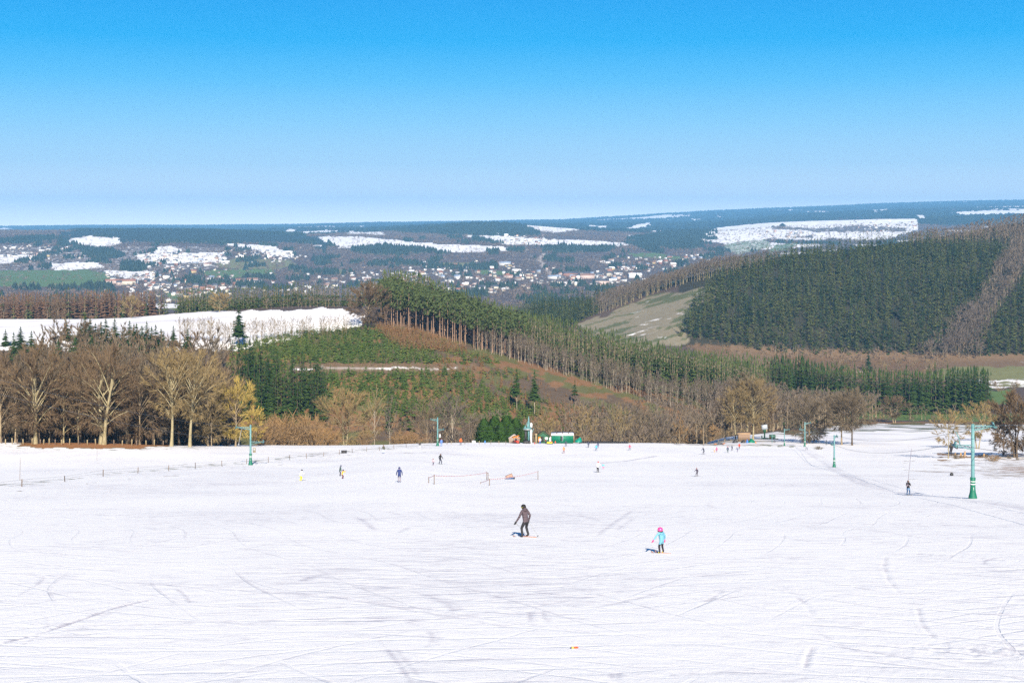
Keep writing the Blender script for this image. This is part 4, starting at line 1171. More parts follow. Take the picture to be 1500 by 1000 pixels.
shrubs.stand(scatter([(1120, 1290), (1395, 1250), (1395, 1400), (1120, 1400)], 9, keep=.7), V_SHRUB_MID, (3, 6), "brown leafless shrub on the scrubland before the big hill", "shrubs on the scrubland before the big hill")
shrubs.stand(scatter([(1005, 1330), (1125, 1290), (1125, 1430), (1005, 1440)], 7.5, keep=.7), V_SHRUB_MID, (1.5, 4), "rusty shrub on the brown grass below the clearing", "shrubs on the brown grass below the clearing")
shrubs.stand(scatter([(1390, 1180), (1560, 1150), (1560, 1215), (1400, 1220)], 9, keep=.6), V_SHRUB_MID, (3, 6), "leafless shrub between the two green fields on the right", "shrubs between the green fields")
shrubs.stand(scatter([(480, 640), (800, 640), (960, 700), (960, 735), (760, 690), (480, 665)], 4.5, keep=.8), V_SHRUB_MID, (2, 4.5), "brown leafless shrub at the bottom of the hillside", "shrubs at the bottom of the hillside")
shrubs.stand(scatter([(420, 730), (700, 730), (700, 775), (420, 775)], 4.5, keep=.6), V_SHRUB_MID, (1.2, 2.6), "low brown shrub beside the snowy path on the hillside", "low shrubs beside the hillside path")
shrubs.stand(scatter([(700, 660), (1040, 640), (1130, 700), (1130, 780), (900, 760), (700, 690)], 6, keep=.7), V_SHRUB_MID, (3, 6), "brown shrub in the thicket behind the huts", "shrubs in the thicket behind the huts")
shrubs.stand(scatter([(1120, 900), (1500, 900), (1500, 940), (1120, 940)], 10, keep=.5), V_SHRUB_MID, (2.5, 5), "reddish shrub along the far edge of the snowy meadow", "shrubs along the edge of the meadow")
for K in (bare, thin, rowt, far_bare, shrubs): build_kind(K)

# the large single trees
def big(pxs, y, py_top, half_px, twigs, barkm, label, n=(16, 9, 13), name="bare_tree", cb=.22, tw=.085, trunk=None, trunks=1, up=.3, flat=.0, lean=0.0, twl=.2, twig_up=.25, rot=None, low=0.0, group=None):
    x = x_of(pxs, y); z = gz(x, y) - 0.1
    h = (HY - py_top) * y / F - z
    r = half_px * y / F
    b = bare_tree(h, r, int(n[0] * 1.25), n[1] + 1, int(n[2] * 1.7), crown_base=cb, tw=tw * 1.45, up=up, trunk_r=trunk, trunks=trunks, flat=flat, lean=lean, twl=twl, twig_up=twig_up, low=low)
    KEEP.append(b)
    return place_plant(name, "tree", label, group, b, (barkm, twigs), (x, y, z), 1.0, R(0, 6.28) if rot is None else rot)
big(52, 398, 500, 52, M_TWIG_RED, M_BARK_PALE, "broad reddish beech with a pale fluted trunk near the photo's left edge", (22, 11, 14), "beech_tree", cb=.12, trunk=.62, up=.15, twig_up=.35)
big(150, 398, 503, 56, M_TWIG_RED, M_BARK_PALE, "huge beech with a twin pale trunk above the orange leaf litter", (26, 11, 14), "beech_tree", cb=.14, trunk=.68, trunks=2, up=.2)
big(251, 404, 506, 40, M_TWIG_OCHRE, M_BARK_PALE, "tall oak with a straight yellowish trunk, left of a pair", (18, 9, 12), cb=.32, trunk=.50)
big(278, 408, 508, 46, M_TWIG_OCHRE, M_BARK_PALE, "tall oak with a mossy forked trunk, right of a pair", (18, 9, 12), cb=.30, trunk=.50, lean=.06)
big(345, 440, 555, 38, M_TWIG_YELLOW, M_BARK, "rounded yellowish tree behind the left turquoise pylon", (18, 9, 14), cb=.12, trunk=.3)
big(74, 420, 512, 34, M_TWIG, M_BARK, "olive brown tree behind the two broad beeches", (18, 10, 12), cb=.1, trunk=.3)
big(118, 424, 508, 36, M_TWIG_RED, M_BARK, "reddish tree between and behind the two broad beeches", (18, 10, 12), "beech_tree", cb=.1, trunk=.3)
big(185, 420, 510, 38, M_TWIG, M_BARK, "brown tree filling the gap right of the twin beech", (18, 10, 12), cb=.1, trunk=.3)
big(225, 426, 512, 34, M_TWIG, M_BARK_DARK, "brown tree behind the left one of the tall oaks", (18, 10, 12), cb=.08, trunk=.3)
big(305, 432, 525, 34, M_TWIG_OCHRE, M_BARK, "ochre tree behind the right one of the tall oaks", (18, 10, 12), cb=.08, trunk=.3)
big(22, 416, 512, 34, M_TWIG, M_BARK, "olive brown tree left of the broad reddish beech", (18, 10, 12), cb=.1, trunk=.3)
big(0, 410, 520, 42, M_TWIG_RED, M_BARK, "reddish beech cut off by the photo's left edge", (16, 9, 12), "beech_tree", cb=.1, trunk=.4)
big(93, 404, 545, 36, M_TWIG_RED, M_BARK_PALE, "smaller beech with a slim ochre trunk between two broad beeches", (14, 8, 12), "beech_tree", cb=.12, trunk=.28)
big(205, 408, 540, 42, M_TWIG_RED, M_BARK, "drooping reddish tree between the twin beech and the tall oaks", (16, 9, 12), "beech_tree", cb=.05, trunk=.3, twig_up=0)
big(115, 400, 575, 22, M_TWIG_RED, M_BARK_PALE, "thin tree in front of the wood left of the twin beech", (10, 7, 10), cb=.2, trunk=.18)
big(310, 430, 590, 30, M_TWIG_OCHRE, M_BARK, "low spreading tree between the tall oaks and the rounded yellowish tree", (14, 8, 12), cb=.08, trunk=.2)
big(375, 470, 590, 16, M_TWIG_YELLOW, M_BARK, "bright yellow willow right behind the left turquoise pylon", (12, 8, 14), "willow_tree", cb=.02, trunk=.18)
big(505, 545, 569, 46, M_TWIG_OCHRE, M_BARK_PALE, "wide yellowish tree left of the white birch", (22, 10, 13), cb=.12, trunk=.35, trunks=2)
big(548, 548, 564, 22, M_TWIG_OCHRE, M_BARK_BIRCH, "white trunked birch at the edge of the snow", (12, 8, 10), "birch_tree", cb=.25, trunk=.26, twig_up=.6)
big(571, 556, 580, 16, M_TWIG_PURPLE, M_BARK_BIRCH, "slender birch just right of the white trunked birch", (10, 7, 9), "birch_tree", cb=.3, trunk=.2, twig_up=.6)
big(625, 556, 578, 30, M_TWIG, M_BARK, "brown leafless tree left of the centre pylon", (16, 9, 11), cb=.15, trunk=.25)
big(662, 552, 574, 34, M_TWIG_PURPLE, M_BARK_BIRCH, "leafless tree with a pale trunk right of the centre pylon", (16, 9, 11), cb=.22, trunk=.28)
big(693, 556, 606, 20, M_TWIG, M_BARK, "small leafless tree left of the green evergreen clump", (12, 8, 10), cb=.1, trunk=.2)
big(765, 560, 612, 12, M_TWIG_ORANGE, M_BARK, "small orange tree between the evergreen clump and the lift station", (10, 8, 12), cb=.05, trunk=.12)
big(908, 560, 585, 22, M_TWIG_OCHRE, M_BARK_PALE, "forked ochre tree right of the green tarpaulin", (14, 8, 11), cb=.15, trunk=.28)
big(938, 566, 588, 24, M_TWIG, M_BARK, "upright brown tree in the middle of the thicket", (14, 8, 11), cb=.15, trunk=.25)
big(965, 572, 598, 24, M_TWIG_PURPLE, M_BARK, "rounded purplish tree in the thicket", (14, 8, 11), cb=.1, trunk=.22)
big(995, 590, 612, 14, M_TWIG_ORANGE, M_BARK, "rounded orange tree at the right end of the thicket", (12, 8, 14), cb=.02, trunk=.15)
big(855, 558, 590, 24, M_TWIG_OCHRE, M_BARK, "grey brown tree behind the right end of the green container", (14, 8, 11), cb=.1, trunk=.22)
big(800, 560, 600, 22, M_TWIG_OCHRE, M_BARK, "ochre tree behind the green kiosk", (14, 8, 11), cb=.1, trunk=.22)
G = "leafless trees grouped round the wood shed"
big(1078, 566, 566, 26, M_TWIG_OCHRE, M_BARK_PALE, "leaning pale tree at the left of the wood shed", (14, 9, 11), cb=.35, trunk=.26, lean=.05)
big(1094, 574, 545, 36, M_TWIG, M_BARK_PALE, "tall broad tree behind the wood shed, its crown the highest there", (22, 10, 12), cb=.3, trunk=.42)
big(1103, 568, 556, 34, M_TWIG_OCHRE, M_BARK_PALE, "tall tree with dark trunk at the right end of the wood shed", (20, 10, 12), cb=.32, trunk=.42, lean=.04)
big(1120, 590, 563, 26, M_TWIG_RED, M_BARK, "reddish leafless tree right of the wood shed", (16, 9, 11), cb=.2, trunk=.28)
big(1062, 590, 578, 20, M_TWIG_RED, M_BARK, "thin reddish tree left of the wood shed group", (14, 8, 11), cb=.25, trunk=.2)
big(1186, 545, 582, 40, M_TWIG, M_BARK, "broad low branched tree behind the pylon with a curved arm", (22, 10, 12), cb=.08, trunk=.32, trunks=2, up=.1)
big(1233, 530, 578, 36, M_TWIG, M_BARK, "leafless tree with a forked trunk, left of two side by side on the snow", (18, 10, 11), cb=.3, trunk=.34)
big(1248, 526, 572, 40, M_TWIG, M_BARK_DARK, "leafless tree with a straight dark trunk, right of two side by side on the snow", (18, 10, 11), cb=.3, trunk=.36)
big(1310, 880, 580, 21, M_TWIG_RED, M_BARK, "rounded tree on twin trunks standing alone at the far meadow edge", (16, 9, 10), cb=.25, trunk=.35, trunks=2, tw=.12)
big(1389, 395, 600, 28, M_TWIG_OCHRE, M_BARK_PALE, "slender ochre tree left of the big right pylon", (13, 7, 9), cb=.3, trunk=.16)
big(1432, 480, 588, 26, M_TWIG_OCHRE, M_BARK_PALE, "pale twin stemmed tree behind the big right pylon's arm", (16, 9, 11), cb=.25, trunk=.24, trunks=2)
big(1458, 560, 592, 22, M_TWIG_RED, M_BARK, "reddish tree behind the far end of the right pylon's arm", (14, 8, 11), cb=.2, trunk=.2)
big(1488, 402, 573, 40, M_TWIG_RED, M_BARK_DARK, "big dark leafless tree at the photo's right edge", (24, 11, 13), cb=.08, trunk=.32, trunks=3)
big(1470, 420, 612, 22, M_TWIG_PURPLE, M_BARK_DARK, "low dark tree left of the big tree at the right edge", (14, 8, 11), cb=.05, trunk=.18)
big(1530, 400, 575, 45, M_TWIG, M_BARK_DARK, "dark leafless tree mostly outside the photo's right edge", (18, 9, 11), cb=.08, trunk=.32)
big(540, 888, 415, 34, M_TWIG_RED, M_BARK, "big round reddish beech at the right end of the snowy field", (22, 10, 13), "beech_tree", cb=.12, trunk=.5, tw=.16)
big(322, 1130, 429, 18, M_TWIG_OCHRE, M_BARK_PALE, "round topped tree on the far side of the snowy field, right of two", (14, 8, 10), cb=.2, trunk=.35, tw=.2, flat=.2)
big(192, 1100, 434, 17, M_TWIG_OCHRE, M_BARK, "round topped tree on the far side of the snowy field, left of two", (14, 8, 10), cb=.15, trunk=.3, tw=.2)
big(85, 1105, 442, 16, M_TWIG_RED, M_BARK, "rounded reddish bushy tree before the larches", (14, 8, 10), cb=.05, trunk=.25, tw=.2)

V_SHRUB_HI = {"orange": [shrub(6, 4.2, 46, 20, .075) for _ in range(3)], "low": [shrub(3, 2.6, 30, 14, .06) for _ in range(2)]}
KEEP += V_SHRUB_HI["orange"] + V_SHRUB_HI["low"]
for k, (a, y, t, mt, lb) in enumerate([
        (392, 505, 618, M_TWIG_ORANGE, "orange brown shrub in the row along the left snow edge"), (412, 512, 612, M_TWIG_ORANGE, "orange brown shrub in the row along the left snow edge"),
        (432, 510, 618, M_TWIG_ORANGE, "orange brown shrub in the row along the left snow edge"), (452, 512, 616, M_TWIG_ORANGE, "orange brown shrub in the row along the left snow edge"),
        (468, 506, 626, M_TWIG_ORANGE, "orange brown shrub in the row along the left snow edge"), (380, 490, 626, M_TWIG_ORANGE, "orange brown shrub in the row along the left snow edge"),
        (485, 520, 628, M_TWIG_OCHRE, "ochre shrub below the wide yellowish tree"), (535, 524, 630, M_TWIG_YELLOW, "yellow shrub beside the white birch"),
        (585, 530, 630, M_TWIG_ORANGE, "brown shrub between the birches and the centre pylon"), (602, 532, 632, M_TWIG_ORANGE, "brown shrub between the birches and the centre pylon"),
        (425, 540, 606, M_TWIG_RED, "tall reddish shrub behind the orange row"), (450, 545, 606, M_TWIG_RED, "tall reddish shrub behind the orange row"), (400, 540, 606, M_TWIG_RED, "tall reddish shrub behind the orange row"),
        (1015, 640, 622, M_TWIG_ORANGE, "orange brown shrub left of the wood shed trees"), (1040, 660, 618, M_TWIG_RED, "reddish shrub left of the wood shed trees")]):
    loose(a, y, t, V_SHRUB_HI["orange"][k % 3], 6, (M_BARK, mt), "shrub", "shrub", lb, "shrubs along the snow edge", width=R(.9, 1.2))
loose(1199, 480, 651, V_SHRUB_HI["low"][0], 3, (M_BARK, M_TWIG), "shrub", "shrub", "tiny tuft of dry shrub on the snow right of the lift track", hh=1.2, width=1.6)
for k, (a, y) in enumerate([(1400, 392), (1410, 396), (1445, 400), (1462, 395), (1478, 392), (1455, 380), (1490, 385)]):
    loose(a, y, 0, V_SHRUB_HI["low"][k % 2], 3, (M_BARK, M_TWIG_ORANGE), "shrub", "shrub", "low brown shrub on the strip of dry grass near the right pylon", "low shrubs near the right pylon", hh=R(.8, 1.8), width=R(1, 1.6))

# ---------------------------------------------------------------- the far country's trees
def far_con(h=20, r=4.7, n=5):
    b = MB(); a0 = R(0, 6)
    for k, (z0, z1, f) in enumerate(((0.05, .72, 1.0), (.40, 1.0, .62))):
        for q in range(n):
            a, c = a0 + 6.283 * q / n + k, a0 + 6.283 * (q + .9) / n + k
            rr = r * f * R(.8, 1.2)
            b.tri((math.cos(a) * rr, math.sin(a) * rr, h * z0 + R(-.05, .05) * h), (math.cos(c) * rr, math.sin(c) * rr, h * z0 + R(-.05, .05) * h), (R(-.3, .3), R(-.3, .3), h * z1), 1)
    return b
def far_tuft():
    b = MB()
    for i in range(13):
        d = Vector((random.gauss(0, 1), random.gauss(0, 1), random.gauss(0, .8))).normalized()
        c = Vector((d.x * 4.5, d.y * 4.5, 7 + d.z * 5)) * R(.6, 1.05)
        u = Vector((random.gauss(0, 1), random.gauss(0, 1), random.gauss(0, 1))).normalized() * R(2, 3.4)
        v = u.cross(Vector((R(-1, 1), R(-1, 1), R(-1, 1)))).normalized() * R(.9, 1.5)
        b.tri(tuple(c - u), tuple(c + u), tuple(c + v), 1)
    return b
M_FARCON = leafy("far_conifer_needles", (0.018, 0.032, 0.024), (0.024, 0.040, 0.027), (0.034, 0.050, 0.028))
M_FARBARE = leafy("far_bare_twigs", (0.13, 0.098, 0.075), (0.155, 0.118, 0.088), (0.18, 0.13, 0.09))
FC = [far_con() for _ in range(4)]; FT = [far_tuft() for _ in range(5)]; FF = [far_con(22, R(9, 12), 5) for _ in range(3)]
KEEP += FC + FT + FF
CON = [
    [(90, 343), (120, 336), (300, 333.5), (330, 331), (400, 334), (440, 343), (480, 355), (492, 362), (470, 360), (400, 353), (340, 357), (220, 355), (150, 347), (100, 345)],
    [(113, 364), (165, 366), (182, 374), (176, 379), (128, 377)], [(177, 386), (206, 386), (206, 398), (177, 398)],
    [(513, 365), (560, 360), (632, 365), (640, 370), (560, 374), (518, 371)],
    [(560, 338), (600, 329), (720, 323), (772, 325), (768, 331), (790, 342), (790, 346), (700, 345), (610, 342)],
    [(800, 362), (890, 363), (895, 368), (810, 371)], [(690, 348), (722, 354), (720, 357), (690, 352)],
    [(918, 358), (935, 355), (978, 370), (960, 372)], [(918, 350), (1000, 338), (1045, 334), (1052, 343), (1024, 351), (1032, 362), (1000, 367), (945, 358)],
    [(740, 362), (770, 365), (765, 370), (742, 368)], [(1040, 349), (1050, 349), (1050, 352), (1030, 352)], [(85, 352), (100, 352), (100, 362), (82, 360)],
    [(0, 352), (30, 350), (80, 347), (85, 352), (40, 357), (0, 357)],
]
def far_points(y0, y1, s):
    xs, ysl = [], []
    for y in np.arange(y0, y1, s):
        w = 0.40 * y
        x = np.arange(-w, w, s)
        xs.append(x + rng.uniform(-.5, .5, x.shape) * s); ysl.append(np.full(x.shape, y) + rng.uniform(-.5, .5, x.shape) * s)
    x, y = np.concatenate(xs), np.concatenate(ysl)
    z = terrain(x, y)
    return x, y, z
conrows, barerows = [], []
x, y, z = far_points(2680, 8400, 14.5)
cv = cover(x, y, z); px = px_of(x, y); py = HY - F * z / y
isc = np.zeros(x.shape, bool)
qx = px + (fbm(x / 90, y / 200, 81, 2) - .5) * 8; qy = py + (fbm(x / 90, y / 200, 83, 2) - .5) * 2.5
for p in CON: isc |= inpoly(qx, qy, p)
small = fbm(x / 70, y / 140, 93, 3)
isc |= (small > 0.69) & (cv[:, 3] < 0.5) & (y < 6800)
openf = (cv[:, 3] > 0.7) | (cv[:, 1] > cv[:, 0])
townlike = (py > 372) & (px < 1060)
dens = np.where(openf, np.where(px > 1000, 0.10, 0.05), np.where(townlike, 0.36, 0.60))
dens = dens * np.where(openf, 1, np.clip((fbm(x / 110, y / 220, 97, 3) - 0.28) * 3.0, 0.15, 1.2))
vis = shows(x, y, z, 16.0)
r_ = rng.random(x.shape)
pc = vis & isc & ~((cv[:, 3] > .9) & (small < .6)) & ~(cv[:, 1] > cv[:, 0]); pb = vis & ~isc & (r_ < dens)
for i in np.nonzero(pc)[0]: conrows.append((x[i], y[i], z[i] - 1, rng.uniform(14, 23), rng.uniform(0, 6.28), rng.random(), int(rng.integers(0, 4)), 0, rng.uniform(1.3, 1.9)))
for i in np.nonzero(pb)[0]: barerows.append((x[i], y[i], z[i] - 1, rng.uniform(7, 14), rng.uniform(0, 6.28), rng.random(), int(rng.integers(0, 5)), 0, rng.uniform(1.0, 1.5)))
x, y, z = far_points(8400, 21300, 72)
cv = cover(x, y, z); vis = shows(x, y, z, 14.0) & (cv[:, 3] < .5)
for i in np.nonzero(vis)[0]: conrows.append((x[i], y[i], z[i] - 3, rng.uniform(12, 22), rng.uniform(0, 6.28), rng.random(), int(rng.integers(0, 3)), 1, rng.uniform(2.0, 3.4)))
print("far conifers", len(conrows), "far bare", len(barerows))
joined("far_conifer_woods", conrows, lambda k, v: ((FC if k == 0 else FF)[v], 20 if k == 0 else 22, M_BARK_DARK, M_FARCON))
joined("far_bare_woods", barerows, lambda k, v: (FT[v], 12, M_BARK, M_FARBARE))

# ================================================================== buildings, lift, people and small things
def mobj(name, mb, mats, parent=None, smooth=False, loc=None, rz=0.0):
    v, t, m = mb.arrays()
    me = mesh_np(name, v, t, mats if isinstance(mats, (list, tuple)) else [mats], m, smooth=smooth)
    o = link(bpy.data.objects.new(name, me), parent)
    if loc is not None: o.location = loc
    o.rotation_euler = (0, 0, rz)
    return o
def box(b, c, s, m=0, rz=0.0, tilt=None, taper=1.0):
    k = len(b.v)
    M = Matrix.Rotation(rz, 3, 'Z')
    if tilt is not None: M = M @ Matrix.Rotation(tilt[1], 3, tilt[0])
    for z in (-.5, .5):
        f = taper if z > 0 else 1.0
        for x, y in ((-.5, -.5), (.5, -.5), (.5, .5), (-.5, .5)):
            p = M @ Vector((x * s[0] * f, y * s[1] * f, z * s[2])) + Vector(c)
            b.v.append(tuple(p))
    for q in ((0, 3, 2, 1), (4, 5, 6, 7), (0, 1, 5, 4), (1, 2, 6, 5), (2, 3, 7, 6), (3, 0, 4, 7)):
        a, bb, cc, d = (k + i for i in q)
        b.t += [(a, bb, cc), (a, cc, d)]; b.m += [m, m]
def lathe(b, prof, sides=12, m=0, c=(0, 0, 0)):
    k = len(b.v)
    for r, z in prof:
        for q in range(sides):
            a = 2 * math.pi * q / sides
            b.v.append((c[0] + r * math.cos(a), c[1] + r * math.sin(a), c[2] + z))
    for i in range(len(prof) - 1):
        for q in range(sides):
            a0 = k + i * sides + q; a1 = k + i * sides + (q + 1) % sides
            b.t += [(a0, a1, a1 + sides), (a0, a1 + sides, a0 + sides)]; b.m += [m, m]
    for base, rev in ((k, True), (k + (len(prof) - 1) * sides, False)):
        for q in range(1, sides - 1):
            t = (base, base + q, base + q + 1)
            b.t.append(t[::-1] if rev else t); b.m.append(m)
def ball(b, c, r, m=0, n=8, sq=(1, 1, 1)):
    prof = [(max(1e-3, r * math.cos(a)), r * math.sin(a)) for a in [(-.5 + i / 6) * math.pi for i in range(7)]]
    k = len(b.v)
    lathe(b, prof, n, m)
    for i in range(k, len(b.v)):
        x, y, z = b.v[i]; b.v[i] = (c[0] + x * sq[0], c[1] + y * sq[1], c[2] + z * sq[2])
def wheel(b, c, r, w, axis='X', m=0, sides=12):
    k = len(b.v)
    lathe(b, [(r * .55, -w / 2), (r, -w / 2 * .8), (r, w / 2 * .8), (r * .55, w / 2)], sides, m)
    R_ = Matrix.Rotation(math.pi / 2, 3, 'Y' if axis == 'X' else 'X')
    for i in range(k, len(b.v)): b.v[i] = tuple(R_ @ Vector(b.v[i]) + Vector(c))

M_TURQ = plain("turquoise_painted_steel", (0.10, 0.235, 0.245), 0.5, 0.0, 0.18)
M_PAD = plain("green_foam_padding", (0.0, 0.115, 0.07), 0.6, 0, 0.12)
M_WHITE = plain("white_paint", (0.75, 0.75, 0.74), 0.5, 0, 0.05)
M_BLACK = plain("black_rubber", (0.02, 0.02, 0.022), 0.6)
M_GREY = plain("grey_steel", (0.35, 0.36, 0.37), 0.4, 0.3, 0.1)
M_CABLE = plain("steel_cable", (0.12, 0.12, 0.12), 0.5, 0.5)
M_POST = plain("weathered_post_wood", (0.17, 0.12, 0.085), 0.85, 0, 0.25)
M_POSTDARK = plain("dark_post_wood", (0.09, 0.065, 0.05), 0.85, 0, 0.25)
M_POSTPALE = plain("pale_post_wood", (0.30, 0.235, 0.13), 0.85, 0, 0.2)
M_GREEN = plain("green_painted_metal", (0.0, 0.135, 0.075), 0.5, 0, 0.12)
M_DKGREEN = plain("green_painted_boards", (0.015, 0.09, 0.045), 0.7, 0, 0.2)
M_ROOFGREEN = plain("mossy_green_roof", (0.06, 0.095, 0.04), 0.85, 0, 0.2)
M_ORANGE = plain("orange_paint", (0.55, 0.17, 0.015), 0.5, 0, 0.1)
M_RED = plain("red_paint", (0.62, 0.06, 0.03), 0.45, 0, 0.1)
M_YELLOW = plain("yellow_paint", (0.80, 0.55, 0.03), 0.45, 0, 0.08)
M_BLUE = plain("blue_plastic", (0.03, 0.15, 0.55), 0.45)
M_TARP = plain("green_tarpaulin", (0.0, 0.20, 0.14), 0.55, 0, 0.15)
M_PLANK = plain("orange_plank_wood", (0.25, 0.17, 0.115), 0.8, 0, 0.2)
M_SHED = plain("pinkish_grey_boards", (0.27, 0.205, 0.165), 0.8, 0, 0.15)
M_DARK = plain("opening_shade", (0.02, 0.018, 0.016), 0.8)
M_GLASS = plain("window_glass", (0.10, 0.12, 0.14), 0.08, 0, 0, 0.8)
M_SNOWCAP = plain("roof_snow", (0.88, 0.88, 0.90), 0.8, 0, 0.05)

# ---- houses of the valley
FARY = np.arange(2700.0, 11000.0, 10.0)
def on_far(px, py):
    x = x_of(px, FARY); z = terrain(x, FARY)
    pp = HY - F * z / FARY
    k = int(np.argmax(pp <= py))
    if pp[k] > py: return None
    return float(x[k]), float(FARY[k]), float(z[k])
WALLS = {"white": plain("white_render", (0.54, 0.53, 0.52), 0.8, 0, .05), "cream": plain("cream_render", (0.52, 0.47, 0.38), 0.8, 0, .05),
         "pink": plain("pale_pink_render", (0.46, 0.36, 0.32), 0.8, 0, .05), "brick": plain("red_brick", (0.24, 0.125, 0.095), 0.85, 0, .15), "yellow": plain("yellow_render", (0.48, 0.37, 0.17), 0.8, 0, .05),
         "grey": plain("grey_stone", (0.26, 0.25, 0.24), 0.85, 0, .1)}
ROOFS = {"dark slate": plain("dark_slate", (0.06, 0.065, 0.08), 0.6, 0, .2), "orange tiled": plain("orange_tiles", (0.25, 0.115, 0.075), 0.8, 0, .15),
         "snowy": M_SNOWCAP, "brown": plain("brown_tiles", (0.20, 0.12, 0.09), 0.8, 0, .15), "blue grey": plain("blue_grey_sheet", (0.22, 0.28, 0.38), 0.5, 0, .1)}
HOUSE_MESH = {}
def house_meshes(wc, rc, shape):
    key = (wc, rc, shape)
    if key in HOUSE_MESH: return HOUSE_MESH[key]
    w, d, h, rh = {0: (11, 8.5, 5.2, 3.6), 1: (17, 9, 6, 3.4), 2: (26, 11, 6.5, 2.6), 3: (12, 10, 8.5, 3.6)}[shape]
    b = MB(); box(b, (0, 0, h / 2 - 1), (w, d, h + 2))
    k = len(b.v)
    b.v += [(-w / 2, -d / 2, h), (-w / 2, d / 2, h), (-w / 2, 0, h + rh * .93), (w / 2, -d / 2, h), (w / 2, d / 2, h), (w / 2, 0, h + rh * .93)]
    b.t += [(k, k + 2, k + 1), (k + 3, k + 4, k + 5)]; b.m += [0, 0]
    r = MB(); o = 0.6
    for s in (-1, 1):
        k = len(r.v)
        e = rh * o * 2 / d
        for zz in (0, .25):
            r.v += [(-w / 2 - o, s * (d / 2 + o), h - e + zz), (w / 2 + o, s * (d / 2 + o), h - e + zz), (w / 2 + o, 0, h + rh + zz), (-w / 2 - o, 0, h + rh + zz)]
        r.t += [(k + 4, k + 5, k + 6), (k + 4, k + 6, k + 7), (k, k + 1, k + 5), (k, k + 5, k + 4), (k, k + 4, k + 7), (k, k + 7, k + 3), (k + 1, k + 2, k + 6), (k + 1, k + 6, k + 5)]; r.m += [0] * 8
    wn = MB()
    for s in (-1, 1):
        nwin = max(2, int(w / 3))
        for st in range(2 if h > 5 else 1):
            for i in range(nwin):
                box(wn, (-w / 2 + (i + .5) * w / nwin, s * (d / 2 + 0.02), 1.5 + st * 2.8), (1.2, 0.1, 1.5))
    ch = MB(); box(ch, (w * .28, d * .12, h + rh * .8), (.9, .9, 2.4))
    out_ = []
    for mb, mat, nm in ((b, WALLS[wc], "wall"), (r, ROOFS[rc], "roof"), (wn, M_GLASS, "windows"), (ch, WALLS["brick"], "chimney")):
        v, t, m = mb.arrays(); out_.append(mesh_np(nm, v, t, [mat]))
    HOUSE_MESH[key] = out_
    return out_
def house(px, py, wc, rc, shape, place, rz=None, scale=1.0):
    g = on_far(px, py)
    if g is None: return
    wd = {0: "small", 1: "wide", 2: "long", 3: "tall"}[shape]
    root = thing("house", f"{wd} {wc} house with a {rc} roof {place}", "house", g, R(-.7, .7) if rz is None else rz, f"houses {place}")
    root.scale = (scale,) * 3
    wl, rf, wn, ch = house_meshes(wc, rc, shape)
    link(bpy.data.objects.new("wall", wl), root)
    ro = link(bpy.data.objects.new("roof", rf), root)
    link(bpy.data.objects.new("chimney", ch), ro)
TOWNS = [  # outline in the photo, how many, where
    ([(200, 400), (300, 402), (345, 418), (335, 440), (262, 438), (210, 420)], 46, "in the village below the left snow fields"),
    ([(150, 412), (200, 405), (262, 432), (240, 430), (180, 420)], 9, "beside the hedges on the valley's left side"),
    ([(210, 372), (330, 372), (335, 392), (215, 398)], 34, "on the hillside among the snowy gardens"),
    ([(0, 358), (95, 360), (130, 384), (0, 378)], 18, "in the snowy hamlet at the far left"),
    ([(335, 367), (440, 372), (440, 382), (345, 380)], 14, "at the foot of the dark spruce hill"),
    ([(335, 405), (500, 408), (560, 420), (420, 428), (345, 425)], 16, "behind the spruce wood of the snowy field"),
    ([(510, 395), (620, 398), (640, 418), (560, 420), (510, 410)], 22, "in the gardens left of the town"),
    ([(610, 392), (745, 385), (770, 400), (765, 418), (690, 422), (620, 408)], 52, "in the town left of the straight road"),
    ([(770, 395), (860, 402), (900, 396), (940, 402), (905, 416), (840, 422), (775, 412)], 50, "right of the straight road"),
    ([(880, 384), (965, 376), (1035, 374), (1045, 384), (965, 398), (890, 398)], 40, "in the quarter that climbs towards the right"),
    ([(650, 420), (740, 422), (735, 430), (660, 428)], 5, "alone in the brown valley woods"),
    ([(1110, 340), (1170, 338), (1190, 352), (1130, 352)], 12, "in the hamlet on the far snow fields"),
    ([(1250, 328), (1335, 322), (1340, 334), (1270, 342)], 14, "beside the ridge on the far snow fields"),
    ([(740, 345), (800, 349), (800, 356), (740, 354)], 8, "on the long snowy plateau"),
]
for poly, cnt, place in TOWNS:
    xs = [p[0] for p in poly]; ys = [p[1] for p in poly]
    k = 0; tries = 0
    while k < cnt and tries < 2000:
        tries += 1
        a, c = R(min(xs), max(xs)), R(min(ys), max(ys))
        if not inpoly(np.array([a]), np.array([c]), poly)[0]: continue
        wc = random.choices(["white", "cream", "pink", "brick", "grey", "yellow"], [9, 4, 2.5, 1.5, 4, .5])[0]
        rc = random.choices(["dark slate", "orange tiled", "snowy", "brown", "blue grey"], [8, 3, 4 if c < 400 else 1.5, 2, 1])[0]
        sh = random.choices([0, 1, 2, 3], [6, 4, 1.5, 2])[0]
        house(a, c, wc, rc, sh, place, scale=R(.75, 1.2))
        k += 1
for a, c, wc, rc, sh, sc in ((188, 417, "cream", "orange tiled", 2, 1.6), (165, 416, "pink", "orange tiled", 2, 1.4), (370, 413, "pink", "brown", 2, 1.3), (283, 400, "yellow", "orange tiled", 1, 1.2),
                             (740, 389, "white", "blue grey", 2, 1.5), (860, 408, "pink", "brown", 2, 1.6), (835, 405, "brick", "dark slate", 2, 1.7), (880, 417, "pink", "dark slate", 2, 1.7), (930, 407, "white", "snowy", 2, 1.5)):
    house(a, c, wc, rc, sh, "standing out among its neighbours", rz=R(-.25, .25), scale=sc)

